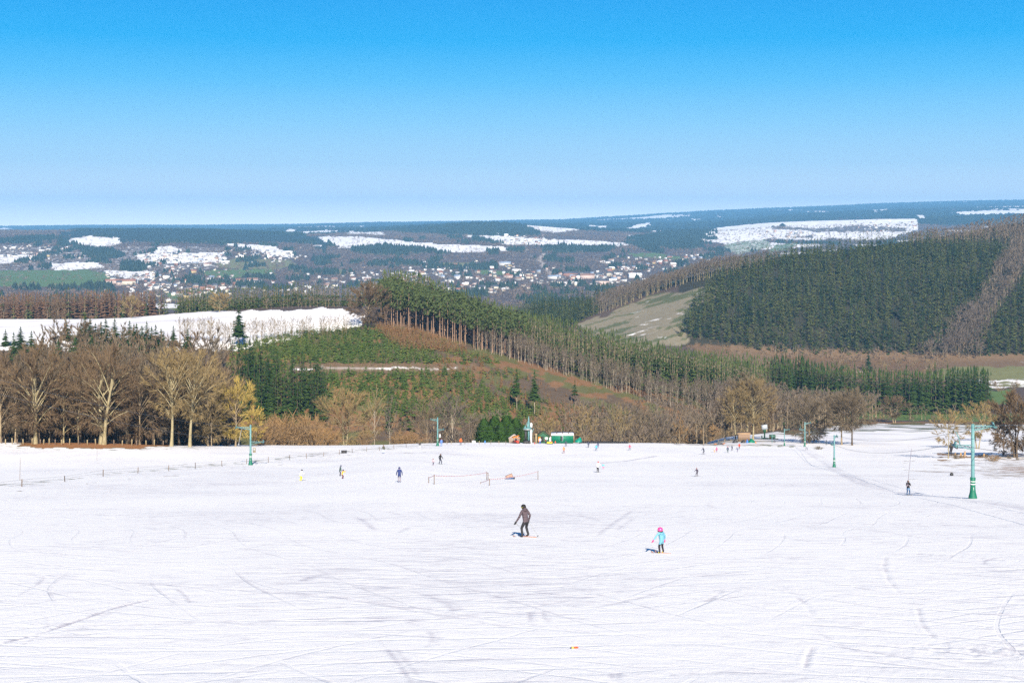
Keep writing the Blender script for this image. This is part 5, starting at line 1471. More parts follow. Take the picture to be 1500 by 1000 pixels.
# the smaller, farther houses that one cannot pick apart, as one mass
b = MB()
WM = [WALLS["white"], WALLS["cream"], WALLS["grey"], WALLS["pink"]]; RM = [ROOFS["dark slate"], ROOFS["brown"], ROOFS["snowy"], ROOFS["orange tiled"]]
cnt_ = 0
while cnt_ < 700:
    poly, wgt, _ = random.choice(TOWNS)
    xs = [p[0] for p in poly]; ys = [p[1] for p in poly]
    a, c = R(min(xs) - 8, max(xs) + 8), R(min(ys) - 4, max(ys) + 3)
    if not inpoly(np.array([a]), np.array([c]), poly)[0] and R(0, 1) < .7: continue
    g = on_far(a, c)
    if g is None: continue
    w, d, h, rz = R(6, 10), R(6, 8), R(3, 5), R(-.8, .8)
    wm, rm = random.choices(range(4), [5, 2, 3, 1])[0], 4 + random.choices(range(4), [5, 2, 2, 1])[0]
    box(b, (g[0], g[1], g[2] + h / 2 - 1), (w, d, h + 2), wm, rz)
    k = len(b.v); M = Matrix.Rotation(rz, 3, 'Z')
    for p in ((-w / 2 - .4, -d / 2 - .4, h), (w / 2 + .4, -d / 2 - .4, h), (w / 2 + .4, 0, h + 2.6), (-w / 2 - .4, 0, h + 2.6), (-w / 2 - .4, d / 2 + .4, h), (w / 2 + .4, d / 2 + .4, h)):
        b.v.append(tuple(M @ Vector(p) + Vector(g)))
    b.t += [(k, k + 1, k + 2), (k, k + 2, k + 3), (k + 3, k + 2, k + 5), (k + 3, k + 5, k + 4), (k, k + 3, k + 4), (k + 1, k + 5, k + 2)]; b.m += [rm] * 4 + [wm] * 2
    cnt_ += 1
o = mobj("far_houses", b, WM + RM); tag(o, kind="stuff")

# ---- the drag lift's pylons
def lattice_arm(b, x0, x1, z, dep, wid=0.16, bars=4, r=0.035):
    """two chords and diagonals, out from the pole along x"""
    for s in (-1, 1):
        b.tube([(x0, s * wid, z), (x1, s * wid * .4, z)], [r, r], 4)
        b.tube([(x0, s * wid, z - dep), (x1, s * wid * .4, z - dep * .1)], [r, r], 4)
        for i in range(bars):
            a = x0 + (x1 - x0) * i / bars; c = x0 + (x1 - x0) * (i + 1) / bars
            f = dep * (1 - .9 * i / bars)
            b.tube([(a, s * wid, z - f), (c, s * wid, z)], [r * .7, r * .7], 3)
def sheaves(parent, x, z, scale=1.0):
    b = MB()
    for i in range(4): wheel(b, (x, (-.75 + .5 * i) * scale, z), 0.20 * scale, 0.1, 'X', 0, 10)
    fr = MB()
    box(fr, (x + .1 * scale, 0, z + .06), (0.06, 2.0 * scale, 0.16))
    box(fr, (x - .1 * scale, 0, z + .06), (0.06, 2.0 * scale, 0.16))
    a = mobj("sheave_frame", fr, M_TURQ, parent); mobj("sheave", b, M_BLACK, a)
TIPS = {}
def pylon(key, px, py, hpx, label, right=None, left=None, pad=True, r=None, horn=None):
    x, y, z = on_slope(px, py)
    s = y / F
    h = hpx * s
    t = thing("lift_pylon", label, "lift pylon", (x, y, z), 0, "turquoise pylons of the drag lift")
    r = r or 0.0225 * h
    b = MB(); lathe(b, [(r * 1.12, -0.5), (r * 1.12, h * .30), (r, h * .62), (r * .92, h)], 14)
    mobj("pole", b, M_TURQ, t, True)
    cl = MB()
    for f in (.45, .63, .80, .955): lathe(cl, [(r * 1.16, f * h), (r * 1.16, f * h + .10)], 14)
    mobj("flange", cl, M_TURQ, t)
    if pad:
        p = MB(); lathe(p, [(r * 2.6, -0.2), (r * 2.5, h * .02), (r * 1.75, h * .085), (r * 1.5, h * .15), (r * 1.5, h * .24), (r * 1.65, h * .283), (r * 1.1, h * .285)], 16)
        po = mobj("foam_padding", p, M_PAD, t, True)
        q = MB()
        for f0, f1 in ((.228, .236), (.190, .202)): lathe(q, [(r * 1.52, f0 * h), (r * 1.54, f0 * h), (r * 1.54, f1 * h), (r * 1.52, f1 * h)], 16)
        box(q, (0.0, -r * 1.58, h * .135), (r * .16, .02, h * .045))
        mobj("white_stripe", q, M_WHITE, po)
    for spec, sg in ((right, 1), (left, -1)):
        if not spec: continue
        f, lpx = spec
        b = MB(); x1 = sg * lpx * s
        lattice_arm(b, sg * r * .8, x1, f * h, .06 * h, r=.0042 * h + .01)
        hz_ = None
        if horn == sg:
            b.tube([(x1 * .72, 0, f * h), (x1 * .78, 0, f * h + .09 * h), (x1 * .92, 0, f * h + .17 * h), (x1 * 1.06, 0, f * h + .19 * h)], [.05, .05, .045, .03], 5)
        a = mobj("arm", b, M_TURQ, t)
        sheaves(a, x1, f * h - .12, max(.6, min(1.0, h / 9)))
        f2 = MB(); box(f2, (x1, 0, f * h + .022 * h), (.07, .5, .06 * h), tilt=('Y', -.35 * sg)); mobj("guard_plate", f2, M_TURQ, a)
        TIPS[(key, sg)] = Vector((x + x1, y, z + f * h + .12))
    return t
pylon("A", 1425, 730, 109, "biggest turquoise lift pylon, with white striped green padding, at the right", (.975, 30), (.716, 26), horn=-1)
pylon("B", 1222, 684, 47, "turquoise pylon with green padding halfway down the lift track on the right", (.97, 4), (.72, 4))
pylon("C", 1179, 654, 36, "turquoise pylon with two arms before the broad low tree", (.97, 8), (.70, 8), horn=-1)
pylon("D", 1149, 652.5, 25, "thin turquoise pylon right of the snow cannon", (.95, 7), None)
pylon("E", 1131, 649, 15, "smallest turquoise post beside the snow cannon", None, None, pad=False)
pylon("L", 367, 681, 59, "turquoise pylon with green padding at the left wood", (.58, 19), (.94, 21))
pylon("M", 641, 653, 42, "turquoise pylon with green padding at the middle of the snow's edge", (.58, 9), (.93, 10))
def cable(label, pts, r=0.024, sag=.0):
    b = MB(); out_ = []
    for a, c in zip(pts[:-1], pts[1:]):
        for i in range(8):
            t = i / 8; p = a.lerp(c, t); p.z -= sag * 4 * t * (1 - t) * (a - c).length * .01
            out_.append(tuple(p))
    out_.append(tuple(pts[-1]))
    b.tube(out_, [r] * len(out_), 4)
    o = mobj("lift_cable", b, M_CABLE); tag(o, label, "cable", "cables of the drag lifts")
up = lambda v: Vector((v.x + 1.2, 20, -4.0))
cable("steel lift cable running over the right arms of the right hand pylons", [Vector((13.5 * 2.7, 60, -6.5)), TIPS[("A", 1)], TIPS[("B", 1)], TIPS[("C", 1)], TIPS[("D", 1)]], sag=.8)
cable("steel lift cable running over the left arms of the right hand pylons", [Vector((11.5 * 2.7, 60, -9.5)), TIPS[("A", -1)], TIPS[("B", -1)], TIPS[("C", -1)]], sag=.8)
sx_, sy_, sz_ = on_slope(773, 650)
cable("steel lift cable running over the left arms of the two left pylons", [Vector((-62, 150, -14)), TIPS[("L", -1)], TIPS[("M", -1)], Vector((sx_ - 1, sy_, sz_ + 5.2))], sag=.8)
cable("steel lift cable running over the right arms of the two left pylons", [Vector((-57, 150, -17)), TIPS[("L", 1)], TIPS[("M", 1)], Vector((sx_ + 1, sy_, sz_ + 4.6))], sag=.8)
# a tow bar that hangs from the left pylon's arm
p = TIPS[("L", -1)]
b = MB(); b.tube([(1.3, 0, 0), (1.0, 0, -1.4), (.55, 0, -3.9)], [.03, .05, .05], 5); wheel(b, (.55, 0, -3.95), .16, .08, 'Y')
o = mobj("tow_bar", b, M_GREY, None, False, p); tag(o, "grey tow bar with a round seat hanging by the left pylon's arm", "tow bar")
# box on the two left pylons' poles
for a, c, lb in ((372.5, 659, "cream control box on the left pylon's pole"), (644.3, 638, "white control box on the middle pylon's pole")):
    q = on_slope(a - 5, 681 if a < 500 else 653)
    xx = x_of(a, q[1]); zz = (HY - c) * q[1] / F
    t = thing("control_box", lb, "control box", (xx, q[1], zz)); b = MB(); box(b, (0, 0, 0), (.55, .3, 1.0)); mobj("case", b, M_WHITE if a > 500 else M_POSTPALE, t); b = MB(); box(b, (0, -.17, .1), (.4, .03, .5)); mobj("door", b, M_GREY, t)

# ---- fences
def fence(name, label, cat, spots, hpx, mats, wire=True, r=.07, wire_z=(.55, .9), every=None):
    """spots: photo positions of the feet"""
    pts = [Vector(on_slope(*p)) for p in spots]
    o0 = pts[0]
    root = thing(name, label, cat, o0)
    hs = []
    for k, p in enumerate(pts):
        hh = (hpx[k] if isinstance(hpx, (list, tuple)) else hpx) * p.y / F
        hs.append(hh)
        b = MB(); lathe(b, [(r, -.4), (r * .95, hh * .96), (r * .7, hh)], 7)
        l = (R(-.06, .06), R(-.06, .06))
        b.v = [(v[0] + l[0] * v[2], v[1] + l[1] * v[2], v[2]) for v in b.v]
        mobj("post", b, mats[k % len(mats)], root, False, p - o0)
    if wire:
        for f in wire_z:
            b = MB(); b.tube([tuple(p - o0 + Vector((0, 0, h * f))) for p, h in zip(pts, hs)], [.012] * len(pts), 3)
            mobj("wire", b, M_CABLE, root)
    return root
fence("wire_fence", "wire fence on thin wooden posts crossing the snow on the left", "fence",
      [(-40, 720), (32, 712.5), (95, 705.5), (151, 698), (202, 693), (247, 690), (286, 686.5), (325, 683), (361, 679.5), (393, 677), (424, 673.5), (449, 671.5), (474, 668), (497, 665.5), (516, 663), (537, 661), (556, 660), (577, 657.5), (595, 655)],
      [10, 11, 9, 10.5, 9, 9, 9, 8.5, 8, 8, 7.5, 8, 6, 7, 6.5, 6.5, 6, 6, 5], [M_POST, M_POST, M_POSTDARK, M_POST])
ex = [(-12, 647), (2, 647), (8, 648), (18, 648), (25, 648), (34, 648.2), (47, 648.2), (59, 648.4), (64, 648.4), (72, 648.6), (81, 648.6), (90, 648.8), (102, 648.8), (115, 649), (128, 649.2), (140, 649.2), (167, 649.4), (179, 649.8), (193, 650), (200, 650), (214, 650), (226, 650.2), (239, 650.4)]
fence("post_fence", "row of pale wooden posts with wire along the wood's edge on the left", "fence", [(a, c + 2.2) for a, c in ex], [7.5 if k % 3 else 9 for k in range(len(ex))], [M_POSTPALE, M_POST, M_POSTPALE], r=.16, wire_z=(.5, .85))
bx = [(655, 650.5), (661, 650.5), (681, 650.3), (702, 650.3), (719, 650.2), (731, 650.2), (741, 650.2)]
fence("post_fence", "short posts between the middle pylon and the pinkish shed", "fence", bx, [7, 5, 6, 5, 6, 5, 5], [M_POST, M_POSTPALE], r=.10)
def tape_barrier(label, spots, tops, dz=0.0):
    pts = [Vector(on_slope(*p)) for p in spots]; o0 = pts[0]
    root = thing("tape_barrier", label, "barrier", o0)
    hs = [(s[1] - t) * p.y / F for s, t, p in zip(spots, tops, pts)]
    ends = [p - o0 + Vector((0, 0, h * .9)) for p, h in zip(pts, hs)]
    for k, (p, h) in enumerate(zip(pts, hs)):
        if k in (0, len(pts) - 1) and spots[k][1] - tops[k] < 1: continue
        b = MB(); lathe(b, [(.05, -.3), (.045, h)], 6); mobj("post", b, M_POST, root, False, p - o0)
    b = MB()
    for a, c in zip(ends[:-1], ends[1:]):
        nseg = max(4, int((c - a).length / .55))
        for i in range(nseg):
            def at(t):
                q = a.lerp(c, t); q.z -= .5 * t * (1 - t) * (c - a).length * .05; return q
            p0, p1 = at(i / nseg), at((i + 1) / nseg)
            k = len(b.v); w = .045
            b.v += [tuple(p0 - Vector((0, 0, w))), tuple(p1 - Vector((0, 0, w))), tuple(p1 + Vector((0, 0, w))), tuple(p0 + Vector((0, 0, w)))]
            b.t += [(k, k + 1, k + 2), (k, k + 2, k + 3)]; b.m += [i % 2, i % 2]
    mobj("tape", b, [plain("red_tape", (0.62, 0.16, 0.17), .5), M_WHITE], root)
tape_barrier("red and white tape on thin posts left of the dark bundle", [(628, 707), (636, 709), (713, 702.5), (715, 703)], [698.5, 695, 690.5, 692])
tape_barrier("red and white tape on thin posts in front of the dark bundle", [(704, 708), (717, 711), (788, 702)], [706, 701, 689])
for a, c, hp, lb in ((29, 703, 33, "tall thin marker pole in the snow at the far left"), (142, 674, 19, "thin marker pole in the snow before the orange leaf litter"), (632, 651, 28, "tall thin pole left of the middle pylon"), (686, 650.5, 22, "tall thin pole right of the middle pylon"), (1041, 651, 9, "thin pole left of the wood shed")):
    q = on_slope(a, c); b = MB(); hh = hp * q[1] / F; b.tube([(0, 0, -.3), (R(-.03, .03) * hh, 0, hh)], [.035, .02], 5)
    o = mobj("marker_pole", b, M_POST, None, False, q); tag(o, lb, "pole", "thin poles standing in the snow")

# ---- huts at the bottom of the slope
HY0 = 512.0
def at_edge(px, y=HY0):
    x = x_of(px, y); return Vector((x, y, gz(x, y)))
def hut(name, label, px0, px1, wall_py, base_py, roof_py, depth, wall_m, roof_m, y=HY0, rz=0.0, gable_front=False, over=.35):
    s = y / F
    x0, x1 = x_of(px0, y), x_of(px1, y)
    w = x1 - x0; zb = (HY - base_py) * s; h = (base_py - wall_py) * s; rh = (wall_py - roof_py) * s
    t = thing(name, label, "hut", ((x0 + x1) / 2, y + depth / 2, zb), rz)
    b = MB()
    box(b, (0, 0, h / 2 - .4), (w, depth, h + .8))
    k = len(b.v)
    r = MB()
    if gable_front:
        b.v += [(-w / 2, -depth / 2, h), (w / 2, -depth / 2, h), (0, -depth / 2, h + rh * .93), (-w / 2, depth / 2, h), (w / 2, depth / 2, h), (0, depth / 2, h + rh * .93)]
        b.t += [(k, k + 1, k + 2), (k + 4, k + 3, k + 5)]; b.m += [0, 0]
        for sg in (-1, 1):
            ln = math.hypot(w / 2 + over, rh * (1 + 2 * over / w)); an = math.atan2(rh, w / 2)
            box(r, (sg * (w / 4 + over / 2), 0, h + rh / 2 - over * rh / w + .06), (ln, depth + 2 * over, .12), tilt=('Y', sg * an))
    else:
        box(r, (0, 0, h + rh / 2), (w + 2 * over, math.hypot(depth, rh) + over, .14), tilt=('X', math.atan2(rh, depth)))
        box(b, (0, depth * .25, h + rh * .3), (w * .995, depth * .48, rh * .6))
    mobj("wall", b, wall_m, t); mobj("roof", r, roof_m, t)
    return t, w, h, depth
t, w, h, d = hut("kiosk", "small green kiosk with a gabled roof and an orange door", 787.5, 804, 638.6, 647, 632.6, 3.2, M_DKGREEN, M_ROOFGREEN, gable_front=True, over=.45)
b = MB(); box(b, (-w * .36, -d / 2 - .30, h * .48), (w * .2, .6, h * .92)); mobj("door", b, M_ORANGE, t)
b = MB(); box(b, (-w * .10, -d / 2 - .01, h * .47), (w * .26, .06, h * .9)); mobj("doorway_shade", b, M_DARK, t)  # solid near-black slab, the shade inside the open door as colour
b = MB(); box(b, (w * .28, -d / 2 - .03, h * .60), (w * .26, .06, h * .42)); mobj("notice_board", b, M_WHITE, t)
b = MB(); box(b, (w * .62, -d / 2 + .3, h * .45), (w * .14, .5, h * .9)); mobj("side_panel", b, M_WHITE, t)
t, w, h, d = hut("container", "long green container with a white roof beside the kiosk", 808, 840, 637.4, 645.6, 634.6, 2.6, M_GREEN, M_SNOWCAP, over=.12)
for k in (-.24, .03, .30):
    b = MB(); box(b, (w * k - w * .02, -.06, h + .50), (.28, d + .2, .10), tilt=('X', math.atan2(.69, d))); mobj("roof_rib", b, M_SHED, t)
for k in range(16):
    b = MB(); box(b, (-w / 2 + (k + .5) * w / 16, -d / 2 - .03, h / 2), (w / 16 * .45, .06, h)); mobj("wall_rib", b, M_GREEN, t)
for k, mt in ((-.055, M_DARK), (.0, M_GLASS)):
    b = MB(); box(b, (w * k - w * .01, -d / 2 - .075, h * .44), (w * .05, .05, h * .78)); fr = MB(); box(fr, (w * k - w * .01, -d / 2 - .045, h * .44), (w * .06, .05, h * .86)); f_ = mobj("window", fr, M_WHITE if mt is M_GLASS else M_GREEN, t); mobj("pane", b, mt, f_)
b = MB(); box(b, (w / 2 + .18, -d * .3, h * .45), (.36, .5, h * .9)); mobj("side_board", b, M_PLANK, t)
t, w, h, d = hut("shed", "pinkish grey garden shed behind the orange machine", 745.5, 761, 642, 649.5, 637.2, 3.2, M_SHED, plain("pale_shed_roof", (0.5, 0.42, 0.34), .8, 0, .1), gable_front=True, over=.2)
for k in range(9):
    b = MB(); box(b, (-w / 2 + (k + .5) * w / 9, -d / 2 - .02, h / 2), (w / 9 * .9, .05, h)); mobj("board", b, M_SHED, t)
t, w, h, d = hut("shed", "orange wooden shed between the tree trunks on the right", 1082, 1098.5, 635.5, 644.5, 634, 3.0, M_PLANK, plain("shed_roof", (0.36, 0.24, 0.14), .8, 0, .1), y=560)
for k in range(10):
    b = MB(); box(b, (-w / 2 + (k + .5) * w / 10, -d / 2 - .025, h / 2), (w / 10 * .92, .05, h)); mobj("board", b, M_PLANK, t)
# orange and red machine
s = HY0 / F
g = Vector((x_of(756.5, 506), 506, (HY - 650.4) * 506 / F))
t = thing("tractor", "orange and red machine on black wheels before the pinkish shed", "tractor", g, .35)
for wx, wy, r in ((-.75, -.9, .48), (.75, -.9, .48), (-.8, .9, .62), (.8, .9, .62)):
    b = MB(); wheel(b, (wx, wy, r), r, .36, 'X'); wo = mobj("wheel", b, M_BLACK, t); b = MB(); wheel(b, (wx, wy, r), r * .5, .38, 'X'); mobj("rim", b, M_RED, wo)
b = MB(); box(b, (0, -.9, 1.05), (.8, 1.6, .7), taper=.9); box(b, (0, .7, .95), (1.0, 1.3, .6)); mobj("body", b, M_RED, t)
b = MB(); box(b, (-.3, .2, 2.75), (2.4, 1.6, .22), rz=.1, tilt=('Y', -.25)); box(b, (.4, -.5, 2.3), (1.7, .5, .2), tilt=('Y', .3)); mobj("canopy", b, M_ORANGE, t)
b = MB()
for p in ((-.6, -.4), (.6, -.4), (-.6, 1.1), (.6, 1.1)): b.tube([(p[0], p[1], 1.1), (p[0], p[1], 2.7)], [.06, .06], 5)
box(b, (0, .5, 1.55), (.6, .5, .5)); mobj("frame", b, M_BLACK, t)
# lift station
g = Vector((x_of(773, 506), 506, (HY - 650) * 506 / F))
t = thing("lift_station", "tall turquoise drive station of the drag lift beside the kiosk", "lift station", g)
S5 = 506 / F
b = MB(); lathe(b, [(.36, -.4), (.34, 7.2), (.24, 8.6), (.10, 9.9)], 10, 0, (.35, 0, 0)); mobj("mast", b, M_TURQ, t, True)
b = MB(); box(b, (-.1, 0, 5.6), (2.6, 2.2, .35)); box(b, (-.9, 0, 5.9), (.5, 1.2, .8)); box(b, (.1, -.6, 6.6), (1.0, .6, 1.7), taper=.5)
for a, c in (((-1.2, 0, 5.6), (.3, 0, 8.4)), ((1.4, 0, 5.6), (.4, 0, 8.2)), ((1.9, -.4, 4.2), (.5, -.2, 6.4)), ((2.2, .3, 5.4), (1.0, 0, 3.4))): b.tube([a, c], [.11, .09], 5)
mobj("platform", b, M_TURQ, t)
b = MB(); lathe(b, [(1.5, 5.15), (1.6, 5.2), (1.6, 5.4), (1.5, 5.45)], 20, 0, (-.1, 0, 0)); mobj("bullwheel", b, M_GREY, t)
b = MB(); lathe(b, [(.36, -.3), (.36, 4.9), (.3, 5.1)], 10, 0, (1.2, -.3, 0)); lathe(b, [(.42, 6.0), (.42, 7.2), (.2, 7.5)], 10, 0, (1.25, -.2, 0)); mobj("motor_housing", b, M_WHITE, t)
b = MB(); box(b, (-.7, 0, 2.8), (.8, .9, 5.2)); box(b, (-.4, -.4, .6), (2.4, 1.6, 1.4)); wheel(b, (-.9, -1.2, .55), .55, .3, 'Y'); wheel(b, (.6, -1.2, .55), .5, .3, 'Y'); mobj("base", b, M_BLACK, t)
b = MB(); box(b, (3.0, 0, 1.6), (.5, .4, 3.1)); box(b, (3.0, 0, 3.3), (.7, .5, .8)); mobj("side_cabinet", b, M_POSTPALE, t)
# tarpaulin, barrier, vehicle, boxes
def lump(name, label, cat, px, py, wpx, hpx, depth, mat, skew=0.0, n=14, y=None, seed=0, rz=0.0):
    y = y or on_slope(px, py)[1]; s = y / F
    w, h = wpx * s, hpx * s
    b = MB(); N = n
    for j in range(6):
        for i in range(N):
            a = 2 * math.pi * i / N; t_ = j / 5
            rr = (1 - t_ ** 1.6) * (1 + .18 * math.sin(a * 3 + seed) + .10 * math.sin(a * 5 + seed * 2))
            b.v.append((math.cos(a) * w / 2 * rr + skew * w * t_, math.sin(a) * depth / 2 * rr, h * t_ * (1 + .1 * math.sin(a * 2 + seed)) - .15 * (j == 0)))
    for j in range(5):
        for i in range(N):
            p, q = j * N + i, j * N + (i + 1) % N
            b.t += [(p, q, q + N), (p, q + N, p + N)]; b.m += [0, 0]
    x = x_of(px, y)
    o = mobj(name, b, mat, None, False, (x, y, (HY - py) * y / F), rz); return tag(o, label, cat)
lump("tarpaulin", "green tarpaulin peaked at one end, right of the long green container", "tarpaulin", 847, 646.4, 11, 6.2, 2.5, M_TARP, .25, 10, y=510)
lump("tarpaulin", "crumpled green tarpaulin before the orange wooden shed", "tarpaulin", 1100, 648, 11, 5.5, 2.5, M_GREEN, .1, 10, y=545, seed=2)
lump("dark_heap", "dark heap left of the orange wooden shed", "heap", 1077, 647.5, 8, 5, 1.5, M_BLACK, .0, 10, y=545, seed=4)
lump("dark_heap", "dark heap in front of the orange wooden shed", "heap", 1089, 647.5, 7, 4, 1.4, M_BLACK, .0, 10, y=543, seed=5)
lump("barrel", "blue barrel lying before the orange wooden shed", "barrel", 1094.5, 647.6, 3.2, 4.2, .8, M_BLUE, .0, 10, y=542, seed=1)
b = MB(); lathe(b, [(.35, 0), (.3, .05), (.06, .7), (.05, .72)], 10); o = mobj("traffic_cone", b, M_ORANGE, None, False, (x_of(1107, 540), 540, (HY - 650) * 540 / F)); tag(o, "orange cone right of the crumpled green tarpaulin", "cone"); o.scale = (1.3,) * 3
for a, c, lb in ((783, 650.2, "small orange cone left of the kiosk's customer"), (813.5, 648.2, "small red cone before the green container")):
    b = MB(); lathe(b, [(.3, 0), (.26, .05), (.06, .6), (.05, .62)], 10); o = mobj("traffic_cone", b, M_RED, None, False, (x_of(a, 500), 500, (HY - c) * 500 / F)); tag(o, lb, "cone")
# low dark barrier made of stacked tyres
g0 = at_edge(850, 516); root = thing("tyre_barrier", "low wall of stacked black tyres along the snow's edge right of the green tarpaulin", "barrier", g0)
tm = MB(); lathe(tm, [(.22, 0), (.36, .0), (.40, .08), (.36, .17), (.22, .17)], 10); v, tt, _ = tm.arrays(); tyre_me = mesh_np("tyre", v, tt, [M_BLACK])
for k in range(24):
    px = 850 + k * 3.0
    p = at_edge(px, 516 + R(-.2, .2)); p.z = max(p.z, (HY - (648.6 + .035 * (px - 850) / 2)) * 516 / F - .1)
    for j in range(4):
        o = link(bpy.data.objects.new("tyre", tyre_me), root); o.location = p - g0 + Vector((R(-.06, .06), R(-.06, .06), j * .18)); o.rotation_euler = (R(-.05, .05), R(-.05, .05), 0)
g = Vector((x_of(805, 500), 500, (HY - 650) * 500 / F))
t = thing("snowmobile", "small yellow vehicle with a red seat in front of the kiosk", "snowmobile", g, 1.35)
b = MB(); box(b, (0, .35, .5), (.75, 1.3, .5), taper=.7); box(b, (0, -.5, .45), (.6, 1.0, .35)); mobj("body", b, M_YELLOW, t)
b = MB(); box(b, (0, -.55, .78), (.4, 1.0, .3), taper=.8); mobj("seat", b, M_RED, t)
b = MB(); box(b, (0, -.2, .16), (.45, 1.9, .32), taper=.9); mobj("track", b, M_BLACK, t)
b = MB(); box(b, (0, .45, 1.0), (.55, .06, .45), tilt=('X', .5)); mobj("windscreen", b, M_GLASS, t)
for sg in (-1, 1):
    b = MB(); box(b, (sg * .45, .9, .06), (.14, 1.0, .05)); b.tube([(sg * .45, .9, .08), (sg * .2, .6, .5)], [.04, .04], 4); mobj("runner", b, M_BLACK, t)
t = thing("white_box", "white cabinet at the snow's edge left of the green evergreen clump", "cabinet", (x_of(694, 512), 512, (HY - 650.3) * 512 / F))
b = MB(); box(b, (0, 0, .6), (1.2, .9, 1.3)); mobj("case", b, M_WHITE, t); b = MB(); box(b, (0, 0, 1.3), (1.3, 1.0, .1)); mobj("lid", b, M_GREY, t)
q = on_slope(504, 663.6); t = thing("dark_box", "dark oblong crate lying on the snow by the wire fence", "crate", q, .1)
b = MB(); box(b, (0, 0, .35), (1.5, .8, .66)); mobj("case", b, M_BLACK, t); b = MB(); box(b, (0, 0, .70), (1.56, .86, .06)); mobj("lid", b, plain("dark_lid", (.06, .05, .05), .7), t)
# sledge by the shed, rails
q = on_slope(1054, 651.2); t = thing("rescue_sledge", "grey sledge with orange ends on the snow left of the orange shed", "sledge", (q[0], q[1], q[2] + .05), .12)
w = 17 * q[1] / F
b = MB(); box(b, (0, 0, .35), (w * .5, .8, .35)); box(b, (.05 * w, 0, .6), (w * .3, .5, .2)); mobj("bed", b, plain("dark_grey_cover", (.08, .08, .09), .7), t)
for sg in (-1, 1): b = MB(); box(b, (sg * w * .36, 0, .28 + .1 * (sg > 0)), (w * .26, .7, .16), tilt=('Y', -.18 * (sg > 0))); mobj("end_piece", b, M_ORANGE, t)
for sg in (-1, 1): b = MB(); box(b, (0, sg * .35, .06), (w * .8, .06, .08)); mobj("runner", b, M_BLACK, t)
t0 = Vector((x_of(1052, 548), 548, (HY - 648) * 548 / F)); root = thing("rail_fence", "low wooden rail fence left of the orange wooden shed", "fence", t0)
for k in range(5): b = MB(); lathe(b, [(.06, -.3), (.05, 1.3)], 6); mobj("post", b, M_POSTPALE, root, False, Vector((k * 2.5, k * .2, 0)))
for z in (.6, 1.15): b = MB(); b.tube([(0, 0, z), (10, .8, z)], [.04, .04], 4); mobj("rail", b, M_POSTPALE, root)
# snow cannon
g = Vector((x_of(1120, 585), 585, gz(x_of(1120, 585), 585))); g.z = (HY - 643.5) * 585 / F
t = thing("snow_cannon", "dark green snow cannon with a white barrel on a wheeled frame", "snow cannon", g)
k_ = 585 / F
b = MB(); box(b, (-.1, -.3, 5.15), (2.3, .9, 1.9), tilt=('Y', -.14)); b.tube([(0, .1, 5.1), (.1, 1.4, 5.2)], [.7, .5], 12, cap=True); mobj("barrel", b, plain("pale_grey_panel", (.36, .40, .44), .5, 0, .05), t)
b = MB(); lathe(b, [(.3, .6), (.28, 3.9), (.5, 4.2)], 10); box(b, (0, 0, 3.7), (1.0, .8, 1.2)); mobj("pedestal", b, M_DKGREEN, t)
b = MB(); box(b, (1.6, 0, .55), (5.4, 1.5, .28)); box(b, (3.2, 0, 1.3), (2.4, 1.3, 1.2)); box(b, (-1.1, 0, .8), (.3, 1.2, 1.5)); mobj("frame", b, plain("dark_green_frame", (.05, .12, .09), .6), t)
for wx in (.6, 3.4): b = MB(); wheel(b, (wx, -.8, .42), .42, .25, 'Y'); mobj("wheel", b, M_BLACK, t)
b = MB(); ball(b, (2.2, -.85, .9), .28); mobj("lamp", b, M_ORANGE, t)
# bundle behind the tape, the lost glove, the bag, tree stumps
q = on_slope(745, 701.5); t = thing("bundle", "brown and dark blue bundle lying in the snow behind the right tape", "bundle", q)
kk = q[1] / F
b = MB(); box(b, (-.1, 0, .42), (5.2 * kk * 1.4, .7, .30), tilt=('Y', -.42)); box(b, (.35, .05, .48), (.5, .6, .5), tilt=('Y', -.5)); mobj("brown_cloth", b, plain("brown_cloth", (.36, .22, .17), .85, 0, .2), t)
b = MB(); box(b, (.15, -.35, .16), (1.25, .5, .22), rz=-.25, tilt=('Y', -.10)); mobj("blue_cloth", b, plain("dark_blue_cloth", (.02, .06, .16), .8, 0, .2), t)
b = MB(); box(b, (.72, -.2, .20), (.5, .4, .34), taper=.8); mobj("dark_end", b, M_BLACK, t)
q = on_slope(842, 949.5); t = thing("glove", "lost red and orange glove lying on the snow in the foreground", "glove", (q[0], q[1], q[2] + .0), .3); t.scale = (.62,) * 3
M_GLOVE = plain("red_orange_fabric", (.75, .06, .02), .7, 0, .3, scale=9)
b = MB(); ball(b, (0.02, 0, .045), .065, sq=(1.0, .8, .55)); mobj("palm", b, M_GLOVE, t, True)
for k in range(4):
    b = MB(); l = (.06, .075, .07, .055)[k]; y_ = -.042 + k * .028
    b.tube([(.06, y_, .04), (.075 + l * .5, y_ * 1.15, .055), (.07 + l, y_ * 1.2, .03)], [.017, .016, .012], 6, cap=True); mobj("finger", b, M_GLOVE, t, True)
b = MB(); b.tube([(.0, -.04, .04), (.03, -.09, .05), (.055, -.10, .045)], [.018, .017, .012], 6, cap=True); mobj("thumb", b, plain("orange_fabric", (.8, .25, .02), .7), t, True)
b = MB(); b.tube([(-.04, 0, .04), (-.13, .01, .04)], [.045, .055], 9, cap=True); mobj("cuff", b, plain("ochre_cuff", (.55, .35, .08), .8), t, True)
b = MB(); ball(b, (-.165, .01, .035), .035, sq=(.9, 1, .9)); mobj("toggle", b, plain("navy_toggle", (.02, .04, .12), .6), t, True)
q = on_slope(1394, 696.5); b = MB(); ball(b, (0, 0, .2), .32, sq=(1, .8, 1.05)); o = mobj("backpack", b, M_BLACK, None, True, q); tag(o, "black rounded bag standing alone on the snow left of the big right pylon", "bag")
